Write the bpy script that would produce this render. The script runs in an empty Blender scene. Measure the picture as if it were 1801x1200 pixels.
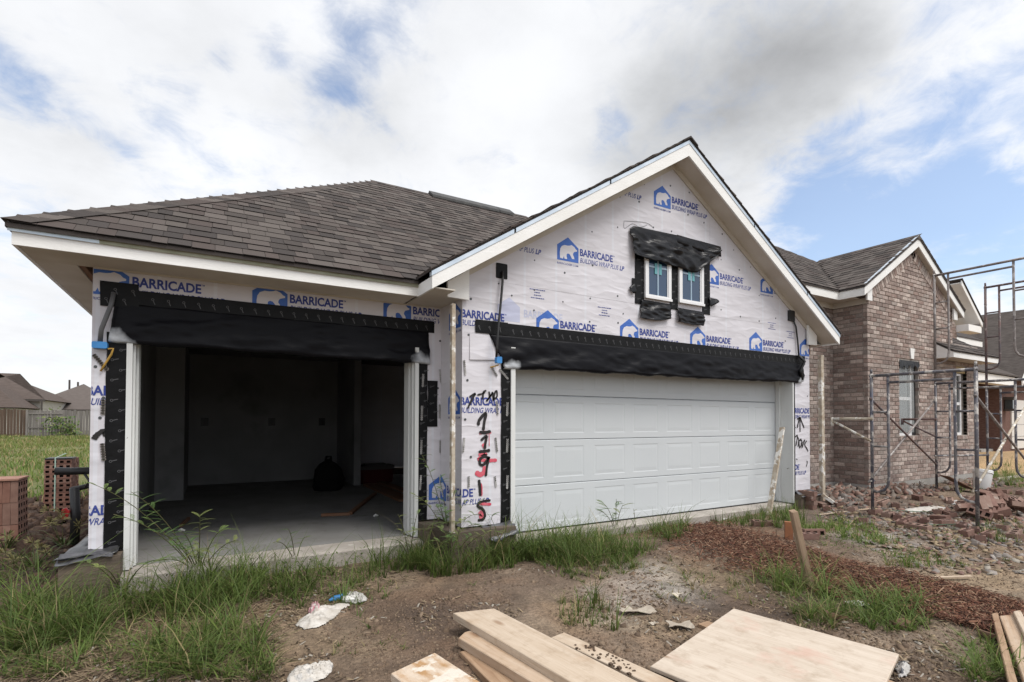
import bpy, bmesh, math, random
import numpy as np
from mathutils import Vector, Matrix

random.seed(11)
rng = np.random.default_rng(11)
SC = bpy.context.scene
COL = SC.collection
R = math.radians

# ------------------------------------------------------------------ camera
H = 1.45                                    # eye height above the near ground
FPX, PPV, PITCH, YAW, ROLL = 918.13, 722.8, 0.0182, 0.5278, 0.0030
cd = bpy.data.cameras.new('camera')
cam = bpy.data.objects.new('camera', cd)
COL.objects.link(cam)
cd.sensor_fit = 'HORIZONTAL'
cd.sensor_width = 36.0
cd.lens = FPX / 1801 * 36
cd.shift_y = (PPV - 600) / 1801
cd.clip_start = 0.05
cd.clip_end = 3000
cam.matrix_world = (Matrix.Translation((0, 0, H)) @ Matrix.Rotation(-YAW, 4, 'Z')
                    @ Matrix.Rotation(math.pi / 2 + PITCH, 4, 'X') @ Matrix.Rotation(ROLL, 4, 'Z'))
SC.camera = cam


def ray(u, v):
    """world direction through a point of the survey photograph (1801 x 1200)"""
    u -= 900.5
    v -= PPV
    c, s = math.cos(ROLL), math.sin(ROLL)
    a, b = c * u + s * v, -s * u + c * v
    xr, up = a / FPX, -b / FPX
    yd = math.cos(PITCH) - math.sin(PITCH) * up
    z = math.sin(PITCH) + math.cos(PITCH) * up
    return Vector((xr * math.cos(YAW) + yd * math.sin(YAW), -xr * math.sin(YAW) + yd * math.cos(YAW), z))


def onY(u, v, Y):
    r = ray(u, v)
    p = r * (Y / r.y)
    p.z += H
    return p


def onX(u, v, X):
    r = ray(u, v)
    p = r * (X / r.x)
    p.z += H
    return p


def onZ(u, v, z):
    r = ray(u, v)
    p = r * ((z - H) / r.z)
    p.z += H
    return p


# ------------------------------------------------------------------ sky and sun
SUN_EL, SUN_AZ = R(58), R(155)              # azimuth clockwise from +Y: behind the viewer, to the right
world = bpy.data.worlds.new('World')
SC.world = world
world.use_nodes = True
nt = world.node_tree
nt.nodes.clear()
N, L = nt.nodes, nt.links


def nd(t, **kw):
    n = N.new(t)
    for k, v in kw.items():
        setattr(n, k, v)
    return n


def sock(x, inp):
    if isinstance(x, (int, float)):
        inp.default_value = x
    else:
        L.new(x, inp)


def mth(op, a, b=0.0, c=0.0, clamp=False):
    n = nd('ShaderNodeMath', operation=op, use_clamp=clamp)
    sock(a, n.inputs[0])
    sock(b, n.inputs[1])
    sock(c, n.inputs[2])
    return n.outputs[0]


def smooth(x, lo, hi):
    n = nd('ShaderNodeMapRange', interpolation_type='SMOOTHSTEP')
    sock(x, n.inputs[0])
    n.inputs[1].default_value = lo
    n.inputs[2].default_value = hi
    return n.outputs[0]


tc = nd('ShaderNodeTexCoord')
sepd = nd('ShaderNodeSeparateXYZ')
L.new(tc.outputs['Generated'], sepd.inputs[0])
zc = mth('ADD', mth('MAXIMUM', sepd.outputs[2], 0.0), 0.22)
comb = nd('ShaderNodeCombineXYZ')
L.new(mth('DIVIDE', sepd.outputs[0], zc), comb.inputs[0])
L.new(mth('DIVIDE', sepd.outputs[1], zc), comb.inputs[1])
flat = comb.outputs[0]


def fbm(scale, off, detail=8, rough=0.55, dist=0.0, colour=False):
    m = nd('ShaderNodeMapping')
    m.inputs['Location'].default_value = off
    L.new(flat, m.inputs[0])
    n = nd('ShaderNodeTexNoise')
    n.inputs['Scale'].default_value = scale
    n.inputs['Detail'].default_value = detail
    n.inputs['Roughness'].default_value = rough
    n.inputs['Distortion'].default_value = dist
    L.new(m.outputs[0], n.inputs['Vector'])
    return n.outputs['Color' if colour else 'Fac']


warp = nd('ShaderNodeVectorMath', operation='MULTIPLY_ADD')
L.new(fbm(3.0, (4.1, 2.2, 0), 6, 0.6, colour=True), warp.inputs[0])
warp.inputs[1].default_value = (0.2, 0.2, 0.2)
add_back = nd('ShaderNodeVectorMath', operation='ADD')
L.new(tc.outputs['Generated'], warp.inputs[2])
L.new(warp.outputs[0], add_back.inputs[0])
add_back.inputs[1].default_value = (-0.1, -0.1, -0.1)
nrm = nd('ShaderNodeVectorMath', operation='NORMALIZE')
L.new(add_back.outputs[0], nrm.inputs[0])


def blob(u, v, sig, amp):
    d = ray(u, v).normalized()
    n = nd('ShaderNodeVectorMath', operation='DOT_PRODUCT')
    L.new(nrm.outputs[0], n.inputs[0])
    n.inputs[1].default_value = d
    e = mth('EXPONENT', mth('DIVIDE', mth('SUBTRACT', n.outputs['Value'], 1.0), sig * sig))
    return mth('MULTIPLY', e, amp)


def total(items):
    t = items[0]
    for i in items[1:]:
        t = mth('ADD', t, i)
    return t


dark = total([blob(*b) for b in [
    (1300, 190, .10, .34), (1180, 270, .07, .22), (1400, 90, .09, .24), (1090, 300, .07, .22),
    (1190, 100, .09, .14), (1480, 150, .06, .25), (1250, 60, .12, .2), (700, 255, .08, .24), (600, 215, .06, .2),
    (980, 260, .06, .16), (60, 230, .08, .28), (330, 20, .10, .2), (820, 20, .08, .12), (100, 560, .06, .14)]])
blue = total([blob(*b) for b in [
    (1560, 400, .12, .30), (1740, 420, .12, .26), (1400, 300, .05, .22), (1490, 340, .06, .20), (1770, 180, .06, .10),
    (640, 90, .035, .26), (610, 45, .03, .16), (715, 25, .02, .20), (490, 75, .025, .22), (590, 150, .02, .2), (385, 105, .02, .18),
    (310, 175, .025, .20), (45, 175, .025, .22), (210, 265, .02, .18), (40, 100, .02, .16), (330, 240, .03, .12),
    (150, 215, .04, .12), (1085, 215, .02, .20), (30, 440, .06, .10), (1640, 20, .03, .15)]])
white = total([blob(*b) for b in [
    (1400, 230, .05, .30), (1560, 300, .04, .22), (1300, 380, .05, .2), (1650, 520, .05, .25), (1780, 270, .03, .25),
    (1600, 100, .12, .12), (900, 200, .25, .12), (110, 130, .13, .16), (70, 520, .05, .2), (1700, 640, .08, .2)]])
n1 = fbm(3.4, (3.3, 7.1, 0), 10, 0.6, 0.3)
n2 = fbm(8.0, (1.7, 9.4, 0), 10, 0.66, 0.6)
cover = mth('ADD', mth('MULTIPLY', n1, 0.62), mth('MULTIPLY', n2, 0.55))
cover = mth('ADD', mth('ADD', cover, 0.065), mth('SUBTRACT', white, blue))
cover = smooth(cover, 0.30, 0.74)
cover = mth('ADD', 0.16, mth('MULTIPLY', cover, 0.84))         # thin veil over the blue
shade = mth('MULTIPLY', dark, mth('ADD', 0.35, mth('MULTIPLY', fbm(2.6, (8.8, 1.3, 0), 9, 0.58), 1.3)))
shade = mth('ADD', shade, mth('MULTIPLY', smooth(fbm(2.2, (2.2, 5.5, 0), 8, 0.6), 0.42, 0.75), 0.17))
ramp = nd('ShaderNodeValToRGB')
el = ramp.color_ramp.elements
el[0].position, el[0].color = 0.0, (0.72, 0.73, 0.75, 1)
el[1].position, el[1].color = 1.0, (0.31, 0.315, 0.325, 1)
e = el.new(0.25)
e.color = (0.63, 0.64, 0.66, 1)
e = el.new(0.6)
e.color = (0.47, 0.48, 0.495, 1)
L.new(shade, ramp.inputs[0])
sky = nd('ShaderNodeTexSky', sky_type='NISHITA')
sky.sun_disc = False
sky.sun_elevation = SUN_EL
sky.sun_rotation = SUN_AZ
sky.air_density = 1.0
sky.dust_density = 1.0
sky.ozone_density = 1.6
bg_sky = nd('ShaderNodeBackground')
L.new(sky.outputs[0], bg_sky.inputs[0])
bg_sky.inputs[1].default_value = 0.15
bg_cloud = nd('ShaderNodeBackground')
L.new(ramp.outputs[0], bg_cloud.inputs[0])
bg_cloud.inputs[1].default_value = 1.04
mixs = nd('ShaderNodeMixShader')
L.new(cover, mixs.inputs[0])
L.new(bg_sky.outputs[0], mixs.inputs[1])
L.new(bg_cloud.outputs[0], mixs.inputs[2])
wout = nd('ShaderNodeOutputWorld')
L.new(mixs.outputs[0], wout.inputs[0])

sl = bpy.data.lights.new('sun', 'SUN')
sl.energy = 2.3
sl.angle = R(30)
sl.color = (1.0, 0.965, 0.91)
sun = bpy.data.objects.new('sun', sl)
COL.objects.link(sun)
sdir = Vector((math.sin(SUN_AZ) * math.cos(SUN_EL), math.cos(SUN_AZ) * math.cos(SUN_EL), math.sin(SUN_EL)))
sun.rotation_euler = sdir.to_track_quat('Z', 'Y').to_euler()
sun.location = (0, -5, 30)

vs = SC.view_settings
vs.view_transform = 'Standard'
vs.look = 'None'
vs.exposure = 0.46
vs.gamma = 1.0
vs.use_curve_mapping = False


# ------------------------------------------------------------------ helpers
class MB:
    """collects faces; build() links them as ONE mesh object"""

    def __init__(s):
        s.v, s.f, s.m = [], [], []

    def poly(s, pts, mi=0):
        b = len(s.v)
        s.v += [tuple(p) for p in pts]
        s.f.append(tuple(range(b, b + len(pts))))
        s.m.append(mi)

    def mesh(s, vs_, fs, mi=0):
        b = len(s.v)
        s.v += [tuple(p) for p in vs_]
        for f in fs:
            s.f.append(tuple(b + i for i in f))
            s.m.append(mi)

    def box(s, x0, x1, y0, y1, z0, z1, mi=0, M=None):
        p = [Vector((x, y, z)) for z in (z0, z1) for y in (y0, y1) for x in (x0, x1)]
        if M is not None:
            p = [M @ q for q in p]
        s.mesh(p, [(0, 2, 3, 1), (4, 5, 7, 6), (0, 1, 5, 4), (2, 6, 7, 3), (0, 4, 6, 2), (1, 3, 7, 5)], mi)

    def prism(s, pts, vec, mi=0):
        """closed polygon swept along vec"""
        vec = Vector(vec)
        a = [Vector(p) for p in pts]
        n = len(a)
        nv = Vector((0, 0, 0))
        for i in range(n):
            nv += (a[i] - a[0]).cross(a[(i + 1) % n] - a[0])
        if nv.dot(vec) > 0:
            a = a[::-1]
        b = [p + vec for p in a]
        fs = [tuple(range(n)), tuple(range(2 * n - 1, n - 1, -1))]
        for i in range(n):
            j = (i + 1) % n
            fs.append((j, i, n + i, n + j))
        s.mesh(a + b, fs, mi)

    def tube(s, pts, r, seg=8, mi=0, cap=True):
        pts = [Vector(p) for p in pts]
        n = len(pts)
        rs = r if isinstance(r, (list, tuple)) else [r] * n
        base = len(s.v)
        up = None
        for i, p in enumerate(pts):
            t = (pts[min(i + 1, n - 1)] - pts[max(i - 1, 0)]).normalized()
            if up is None:
                up = t.orthogonal().normalized()
            up = (up - t * up.dot(t)).normalized()
            w = t.cross(up)
            for k in range(seg):
                a = 2 * math.pi * k / seg
                s.v.append(tuple(p + (up * math.cos(a) + w * math.sin(a)) * rs[i]))
        for i in range(n - 1):
            for k in range(seg):
                a, b = base + i * seg + k, base + i * seg + (k + 1) % seg
                s.f.append((a, b, b + seg, a + seg))
                s.m.append(mi)
        if cap:
            s.f.append(tuple(base + k for k in reversed(range(seg))))
            s.m.append(mi)
            s.f.append(tuple(base + (n - 1) * seg + k for k in range(seg)))
            s.m.append(mi)

    def grid(s, P, mi=0):
        """P[i][j] of points"""
        b = len(s.v)
        ni, nj = len(P), len(P[0])
        for row in P:
            s.v += [tuple(p) for p in row]
        for i in range(ni - 1):
            for j in range(nj - 1):
                a = b + i * nj + j
                s.f.append((a, a + 1, a + nj + 1, a + nj))
                s.m.append(mi)

    def build(s, name, mats, parent=None, smooth=False, centre=True, kind=None, label=None):
        me = bpy.data.meshes.new(name)
        v = np.array(s.v, float)
        c = (v.min(0) + v.max(0)) / 2 if centre else np.zeros(3)
        me.from_pydata((v - c).tolist(), [], s.f)
        mats = mats if isinstance(mats, (list, tuple)) else [mats]
        for m in mats:
            me.materials.append(m)
        me.polygons.foreach_set('material_index', s.m)
        if smooth:
            me.polygons.foreach_set('use_smooth', [True] * len(s.f))
        me.update()
        o = bpy.data.objects.new(name, me)
        COL.objects.link(o)
        attach(o, c, parent)
        if kind:
            o['kind'] = kind
        if label:
            o['label'] = label
        return o


WLOC = {}


def attach(o, wloc, parent=None):
    wloc = Vector(wloc)
    WLOC[o.name] = wloc
    if parent is not None:
        o.parent = parent
        o.location = wloc - WLOC[parent.name]
    else:
        o.location = wloc


def tag(o, label, cat, group=None, kind=None):
    o['label'] = label
    o['category'] = cat
    if group:
        o['group'] = group
    if kind:
        o['kind'] = kind
    return o


def thing(name, label, cat, loc, group=None):
    o = bpy.data.objects.new(name, None)
    o.empty_display_size = 0.2
    COL.objects.link(o)
    attach(o, loc)
    return tag(o, label, cat, group)


def copy_tree(o, label=None, loc=None, rot=None, parent=None):
    c = o.copy()
    COL.objects.link(c)
    WLOC[c.name] = Vector(loc) if loc is not None else WLOC.get(o.name, Vector())
    if parent is not None:
        c.parent = parent
    else:
        if loc is not None:
            c.location = loc
        if rot is not None:
            c.rotation_euler = rot
        if label:
            c['label'] = label
    for ch in o.children:
        copy_tree(ch, parent=c)
    return c


def inst(name, me, M, parent=None):
    """one more object on shared mesh data, placed by a world matrix"""
    o = bpy.data.objects.new(name, me)
    COL.objects.link(o)
    if parent is not None:
        o.parent = parent
        o.matrix_basis = Matrix.Translation(-WLOC[parent.name]) @ M
    else:
        o.matrix_basis = M
    return o


def vnoise(x, y, sc, seed=0):
    """smooth value noise on arrays, 0..1"""
    x = np.asarray(x, float) * sc + seed * 17.3
    y = np.asarray(y, float) * sc - seed * 9.1
    xi, yi = np.floor(x), np.floor(y)
    fx, fy = x - xi, y - yi
    fx, fy = fx * fx * (3 - 2 * fx), fy * fy * (3 - 2 * fy)

    def h(a, b):
        t = np.sin(a * 127.1 + b * 311.7 + seed * 3.7) * 43758.5453
        return t - np.floor(t)
    return (h(xi, yi) * (1 - fx) + h(xi + 1, yi) * fx) * (1 - fy) + (h(xi, yi + 1) * (1 - fx) + h(xi + 1, yi + 1) * fx) * fy


def fnoise(x, y, sc, seed=0, octv=4):
    t, a, n = 0, 1.0, 0
    for k in range(octv):
        t = t + a * vnoise(x, y, sc * 2 ** k, seed + k)
        n += a
        a *= 0.5
    return t / n


# ground height: survey points (x, y, z) blended by distance
GP = np.array([(0, 0, 0), (2, 1, 0.0), (4, 0, .02), (1, 3, 0.03), (-2, 3, -.02), (-4, 5, -.02), (-1.2, 4.6, .06), (0, 4.9, .07),
               (2, 4.6, .08), (4, 4.3, .11), (6, 4.3, .11), (7.6, 4.2, .12), (4, 2.5, .06), (6, 2.4, .10), (6.5, 3.4, .13),
               (7.8, 3.6, .21), (7.8, 2.5, .19), (9.5, 4.3, .24), (9.0, 5.2, .26), (11, 4.2, .25), (11, 3, .20), (13, 4.0, .22), (14.5, 4.5, .22),
               (9, 1, .10), (14, 1, .12), (-2, 7, -.02), (-2.6, 8.5, 0.02), (-4, 12, .08), (-8, 20, .2), (-14, 44, .36),
               (-30, 44, .36), (0, 60, .36), (21, 6.5, .46), (18.5, 5.5, .36), (30, 9, .5), (25, 30, .4), (60, 10, .5), (26, 2, .4), (0, -12, 0), (25, -12, 0), (-25, -10, 0), (-25, 8, 0.05),
               (200, 200, .3), (-200, 200, .4), (200, -200, 0), (-200, -200, 0)], float)


def gz(x, y):
    x = np.asarray(x, float)
    y = np.asarray(y, float)
    w0, z0 = 0, 0
    for px, py, pz in GP:
        d2 = (x - px) ** 2 + (y - py) ** 2
        w = 1.0 / (d2 + 0.25) ** 1.6
        w0 = w0 + w
        z0 = z0 + w * pz
    return z0 / w0


def gzf(x, y):
    """with the small relief"""
    near = np.exp(-np.maximum(0, np.hypot(np.asarray(x) - 3, np.asarray(y) - 3) - 12) / 6)
    return gz(x, y) + near * ((fnoise(x, y, 1.1, 3) - .5) * .07 + (fnoise(x, y, 7.0, 5, 3) - .5) * .03)


def G(u, v, dz=0.0):
    """the ground point seen at a pixel of the survey photograph"""
    z = 0.05
    for _ in range(8):
        p = onZ(u, v, z)
        z = float(gzf(p.x, p.y))
    p = onZ(u, v, z)
    p.z += dz
    return p


# ------------------------------------------------------------------ materials
def new_mat(name):
    m = bpy.data.materials.new(name)
    m.use_nodes = True
    t = m.node_tree
    return m, t, t.nodes['Principled BSDF']


def mat(name, col, rough=0.8, col2=None, scale=6.0, detail=6, stretch=None, bump=0.0, bscale=None, bstretch=None,
        metallic=0.0, spec=0.5, lo=0.35, hi=0.65, speck=None, coord='Object', vary=0.0, bdist=0.02):
    m, t, b = new_mat(name)
    b.inputs['Roughness'].default_value = rough
    b.inputs['Metallic'].default_value = metallic
    b.inputs['Specular IOR Level'].default_value = spec
    n, l = t.nodes, t.links
    tcn = n.new('ShaderNodeTexCoord')
    info = n.new('ShaderNodeObjectInfo')
    offs = n.new('ShaderNodeVectorMath')
    offs.operation = 'MULTIPLY_ADD'
    l.new(info.outputs['Random'], offs.inputs[0])
    offs.inputs[1].default_value = (37.0, 19.0, 53.0)
    l.new(tcn.outputs[coord], offs.inputs[2])

    def nz(sc, st, det, rg=0.55):
        mp = n.new('ShaderNodeMapping')
        mp.inputs['Scale'].default_value = st or (1, 1, 1)
        l.new(offs.outputs[0], mp.inputs[0])
        x = n.new('ShaderNodeTexNoise')
        x.inputs['Scale'].default_value = sc
        x.inputs['Detail'].default_value = det
        x.inputs['Roughness'].default_value = rg
        l.new(mp.outputs[0], x.inputs['Vector'])
        return x.outputs['Fac']
    c4 = (*col, 1)
    out = None
    if col2 is not None:
        mr = n.new('ShaderNodeMapRange')
        mr.inputs[1].default_value, mr.inputs[2].default_value = lo, hi
        l.new(nz(scale, stretch, detail), mr.inputs[0])
        mx = n.new('ShaderNodeMix')
        mx.data_type = 'RGBA'
        l.new(mr.outputs[0], mx.inputs['Factor'])
        mx.inputs['A'].default_value = c4
        mx.inputs['B'].default_value = (*col2, 1)
        out = mx.outputs['Result']
    if speck is not None:                       # (colour, scale, threshold[, width])
        mr = n.new('ShaderNodeMapRange')
        mr.inputs[1].default_value, mr.inputs[2].default_value = speck[2], speck[2] + (speck[3] if len(speck) > 3 else .04)
        l.new(nz(speck[1], None, 4, .6), mr.inputs[0])
        mx = n.new('ShaderNodeMix')
        mx.data_type = 'RGBA'
        l.new(mr.outputs[0], mx.inputs['Factor'])
        if out is None:
            mx.inputs['A'].default_value = c4
        else:
            l.new(out, mx.inputs['A'])
        mx.inputs['B'].default_value = (*speck[0], 1)
        out = mx.outputs['Result']
    if vary:
        hs = n.new('ShaderNodeHueSaturation')
        mr = n.new('ShaderNodeMapRange')
        l.new(info.outputs['Random'], mr.inputs[0])
        mr.inputs[3].default_value, mr.inputs[4].default_value = 1 - vary, 1 + vary
        l.new(mr.outputs[0], hs.inputs['Value'])
        if out is None:
            hs.inputs['Color'].default_value = c4
        else:
            l.new(out, hs.inputs['Color'])
        out = hs.outputs['Color']
    if out is None:
        b.inputs['Base Color'].default_value = c4
    else:
        l.new(out, b.inputs['Base Color'])
    if bump:
        bp = n.new('ShaderNodeBump')
        bp.inputs['Strength'].default_value = bump
        bp.inputs['Distance'].default_value = bdist
        l.new(nz(bscale or scale * 3, bstretch or stretch, 6), bp.inputs['Height'])
        l.new(bp.outputs[0], b.inputs['Normal'])
    return m


def grain_wood(name, c1, c2, stain=None, rough=.75, scale=3.0, vary=.06, knots=.035):
    """wood whose grain runs along the object's own X axis, with a few knots and dirt"""
    m = mat(name, c1, rough, c2, scale, 8, (0.6, 9, 9), bump=.35, bscale=9, bstretch=(0.7, 14, 14), lo=.3, hi=.7,
            speck=(stain, 3.0, .56, .2) if stain else None, vary=vary, bdist=.01, spec=.25)
    t = m.node_tree
    n, l = t.nodes, t.links
    b = n['Principled BSDF']
    src = b.inputs['Base Color'].links[0].from_socket
    tcn = n.new('ShaderNodeTexCoord')

    def layer(src, fac, col):
        mx = n.new('ShaderNodeMix')
        mx.data_type = 'RGBA'
        l.new(fac, mx.inputs['Factor'])
        l.new(src, mx.inputs['A'])
        mx.inputs['B'].default_value = (*col, 1)
        return mx.outputs['Result']
    mp = n.new('ShaderNodeMapping')
    mp.inputs['Scale'].default_value = (1.6, 4.2, 4.2)
    l.new(tcn.outputs['Object'], mp.inputs[0])
    vo = n.new('ShaderNodeTexVoronoi')
    vo.inputs['Scale'].default_value = 1.3
    l.new(mp.outputs[0], vo.inputs['Vector'])
    mr = n.new('ShaderNodeMapRange')
    mr.inputs[1].default_value, mr.inputs[2].default_value = knots * 1.6, knots * 4.5
    mr.inputs[3].default_value, mr.inputs[4].default_value = .75, 0.0
    l.new(vo.outputs['Distance'], mr.inputs[0])
    src = layer(src, mr.outputs[0], (c2[0] * .55, c2[1] * .42, c2[2] * .33))
    dn_ = n.new('ShaderNodeTexNoise')
    dn_.inputs['Scale'].default_value = 7
    dn_.inputs['Detail'].default_value = 9
    dn_.inputs['Roughness'].default_value = .7
    l.new(tcn.outputs['Object'], dn_.inputs['Vector'])
    mr2 = n.new('ShaderNodeMapRange')
    mr2.inputs[1].default_value, mr2.inputs[2].default_value = .50, .72
    mr2.inputs[4].default_value = .80
    l.new(dn_.outputs['Fac'], mr2.inputs[0])
    src = layer(src, mr2.outputs[0], (c1[0] * .62, c1[1] * .56, c1[2] * .50))
    gr = n.new('ShaderNodeTexNoise')
    gr.inputs['Scale'].default_value = 16
    gr.inputs['Detail'].default_value = 4
    mp3 = n.new('ShaderNodeMapping')
    mp3.inputs['Scale'].default_value = (.25, 7, 7)
    l.new(tcn.outputs['Object'], mp3.inputs[0])
    l.new(mp3.outputs[0], gr.inputs['Vector'])
    mr3 = n.new('ShaderNodeMapRange')
    mr3.inputs[1].default_value, mr3.inputs[2].default_value = .56, .70
    mr3.inputs[4].default_value = .5
    l.new(gr.outputs['Fac'], mr3.inputs[0])
    src = layer(src, mr3.outputs[0], (c2[0] * .7, c2[1] * .62, c2[2] * .55))
    l.new(src, b.inputs['Base Color'])
    return m


M = {}
M['wrap'] = None
M['white_trim'] = mat('white trim paint', (.74, .74, .74), .55, (.66, .66, .65), 3, bump=.08, bscale=30, speck=((.35, .33, .30), 16, .70, .06))
M['primed'] = mat('primed board', (.82, .815, .80), .6, (.77, .76, .735), 2.5, stretch=(1, 1, 3), bump=.12, bscale=26)
M['soffit'] = mat('soffit board', (.60, .56, .50), .7, (.50, .45, .38), 2.0, bump=.06, bscale=20)
M['drip'] = mat('galvanised drip edge', (.50, .58, .66), .38, (.66, .72, .78), 5, metallic=.55, bump=.1, bscale=12)
M['drip_green'] = mat('aged drip edge', (.20, .21, .13), .5, (.34, .34, .26), 4, metallic=.2)
M['membrane'] = mat('black flashing membrane', (.004, .004, .005), .33, (.008, .008, .011), 4, bump=.5, bscale=4, bstretch=(1, 1, 1.6), bdist=.03, spec=.25)
M['tape'] = mat('black flashing tape', (.004, .004, .0045), .5, (.007, .007, .008), 9, bump=.25, bscale=14, spec=.18)
M['tape_print'] = mat('grey tape print', (.075, .075, .08), .6)
M['print_blue'] = mat('blue wrap print', (.045, .12, .42), .6, (.06, .15, .47), 30)
M['print_navy'] = mat('navy wrap print', (.035, .055, .24), .6)
M['print_faded'] = mat('faded wrap print', (.48, .50, .64), .6)
M['bear'] = mat('unprinted wrap', (.66, .645, .69), .6)
M['spray_black'] = mat('black spray paint', (.012, .01, .01), .5)
M['spray_red'] = mat('red spray paint', (.55, .06, .10), .5, (.62, .16, .2), 14)
M['door_white'] = mat('white door steel', (.555, .58, .597), .45, (.53, .557, .575), 1.3, speck=((.46, .45, .43), 2.6, .68, .18), bump=.10, bscale=26, bstretch=(3, 1, .15), bdist=.004)
M['jamb'] = mat('white jamb board', (.68, .69, .68), .5, (.60, .61, .60), 3, stretch=(1, 1, .3), bump=.08, bscale=14, speck=((.2, .18, .16), 11, .69, .04))
M['shop_floor'] = mat('slab concrete with painted shade', (.23, .225, .22), .85, (.175, .17, .16), 2.2, bump=.3, bscale=34, speck=((.12, .11, .10), 4, .60, .14))  # darker copy of the slab concrete, garage shade put into its colour
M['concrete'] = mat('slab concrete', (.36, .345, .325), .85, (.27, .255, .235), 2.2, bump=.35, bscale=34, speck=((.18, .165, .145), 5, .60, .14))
M['form_conc'] = mat('board marked concrete', (.135, .103, .077), .85, (.088, .068, .052), 3.2, stretch=(.5, 1, 5), bump=.35, bscale=10, bstretch=(.6, 1, 5))
M['lip_conc'] = mat('dusty ledge concrete', (.38, .345, .31), .9, (.29, .26, .23), 4, bump=.3, bscale=30, speck=((.5, .47, .42), 9, .60, .1))
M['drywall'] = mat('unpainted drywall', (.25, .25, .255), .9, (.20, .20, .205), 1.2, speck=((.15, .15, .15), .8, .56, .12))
M['poly_sheet'] = mat('black polythene', (.018, .018, .02), .3, (.05, .05, .053), 5, bump=.5, bscale=7, spec=.6)
M['poly_grey'] = mat('grey polythene', (.045, .045, .05), .35, (.13, .13, .145), 6, bump=.5, bscale=9, spec=.5)
M['raw_wood'] = mat('raw framing wood', (.20, .11, .065), .75, (.20, .09, .045), 4, stretch=(1, .4, 1))
M['mortar'] = mat('pale mortar', (.36, .32, .285), .95, (.29, .255, .225), 7, bump=.6, bscale=60)
M['conduit'] = mat('grey conduit', (.10, .10, .105), .5)
M['cable'] = mat('black cable', (.012, .012, .013), .45)
M['blue_box'] = mat('blue junction box', (.035, .20, .50), .45, (.05, .25, .58), 12)
M['yellow_wire'] = mat('yellow wire', (.50, .30, .06), .5)
M['strip'] = mat('weathered fastener strip', (.48, .47, .46), .6, (.30, .29, .28), 18)
M['strip_dark'] = mat('brown fastener strip', (.12, .10, .085), .6, (.22, .20, .18), 18)
M['nail'] = mat('cap nail', (.06, .065, .07), .5)
M['frame_white'] = mat('white vinyl', (.74, .74, .75), .4)
M['vent_dark'] = mat('black ridge vent', (.03, .03, .03), .6, (.06, .058, .055), 10)
M['black_plastic'] = mat('black plastic', (.015, .015, .016), .45, bump=.1, bscale=20)
M['red_plastic'] = mat('red plastic', (.55, .025, .025), .4)
M['paper'] = mat('white paper', (.70, .70, .68), .7, (.60, .59, .56), 8)


def glass_mat(name, col, rough=.05):
    m, t, b = new_mat(name)
    b.inputs['Base Color'].default_value = (*col, 1)
    b.inputs['Roughness'].default_value = rough
    b.inputs['Specular IOR Level'].default_value = .6
    b.inputs['Coat Weight'].default_value = .2
    return m


M['pane_blue'] = glass_mat('dark window glass', (.025, .055, .11), .12)
M['pane_dark'] = glass_mat('grey window glass', (.05, .06, .065), .1)
M['sticker'] = mat('pale teal sticker', (.12, .34, .38), .5)
M['muntin'] = mat('muntin between panes', (.30, .40, .50), .4)

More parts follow.
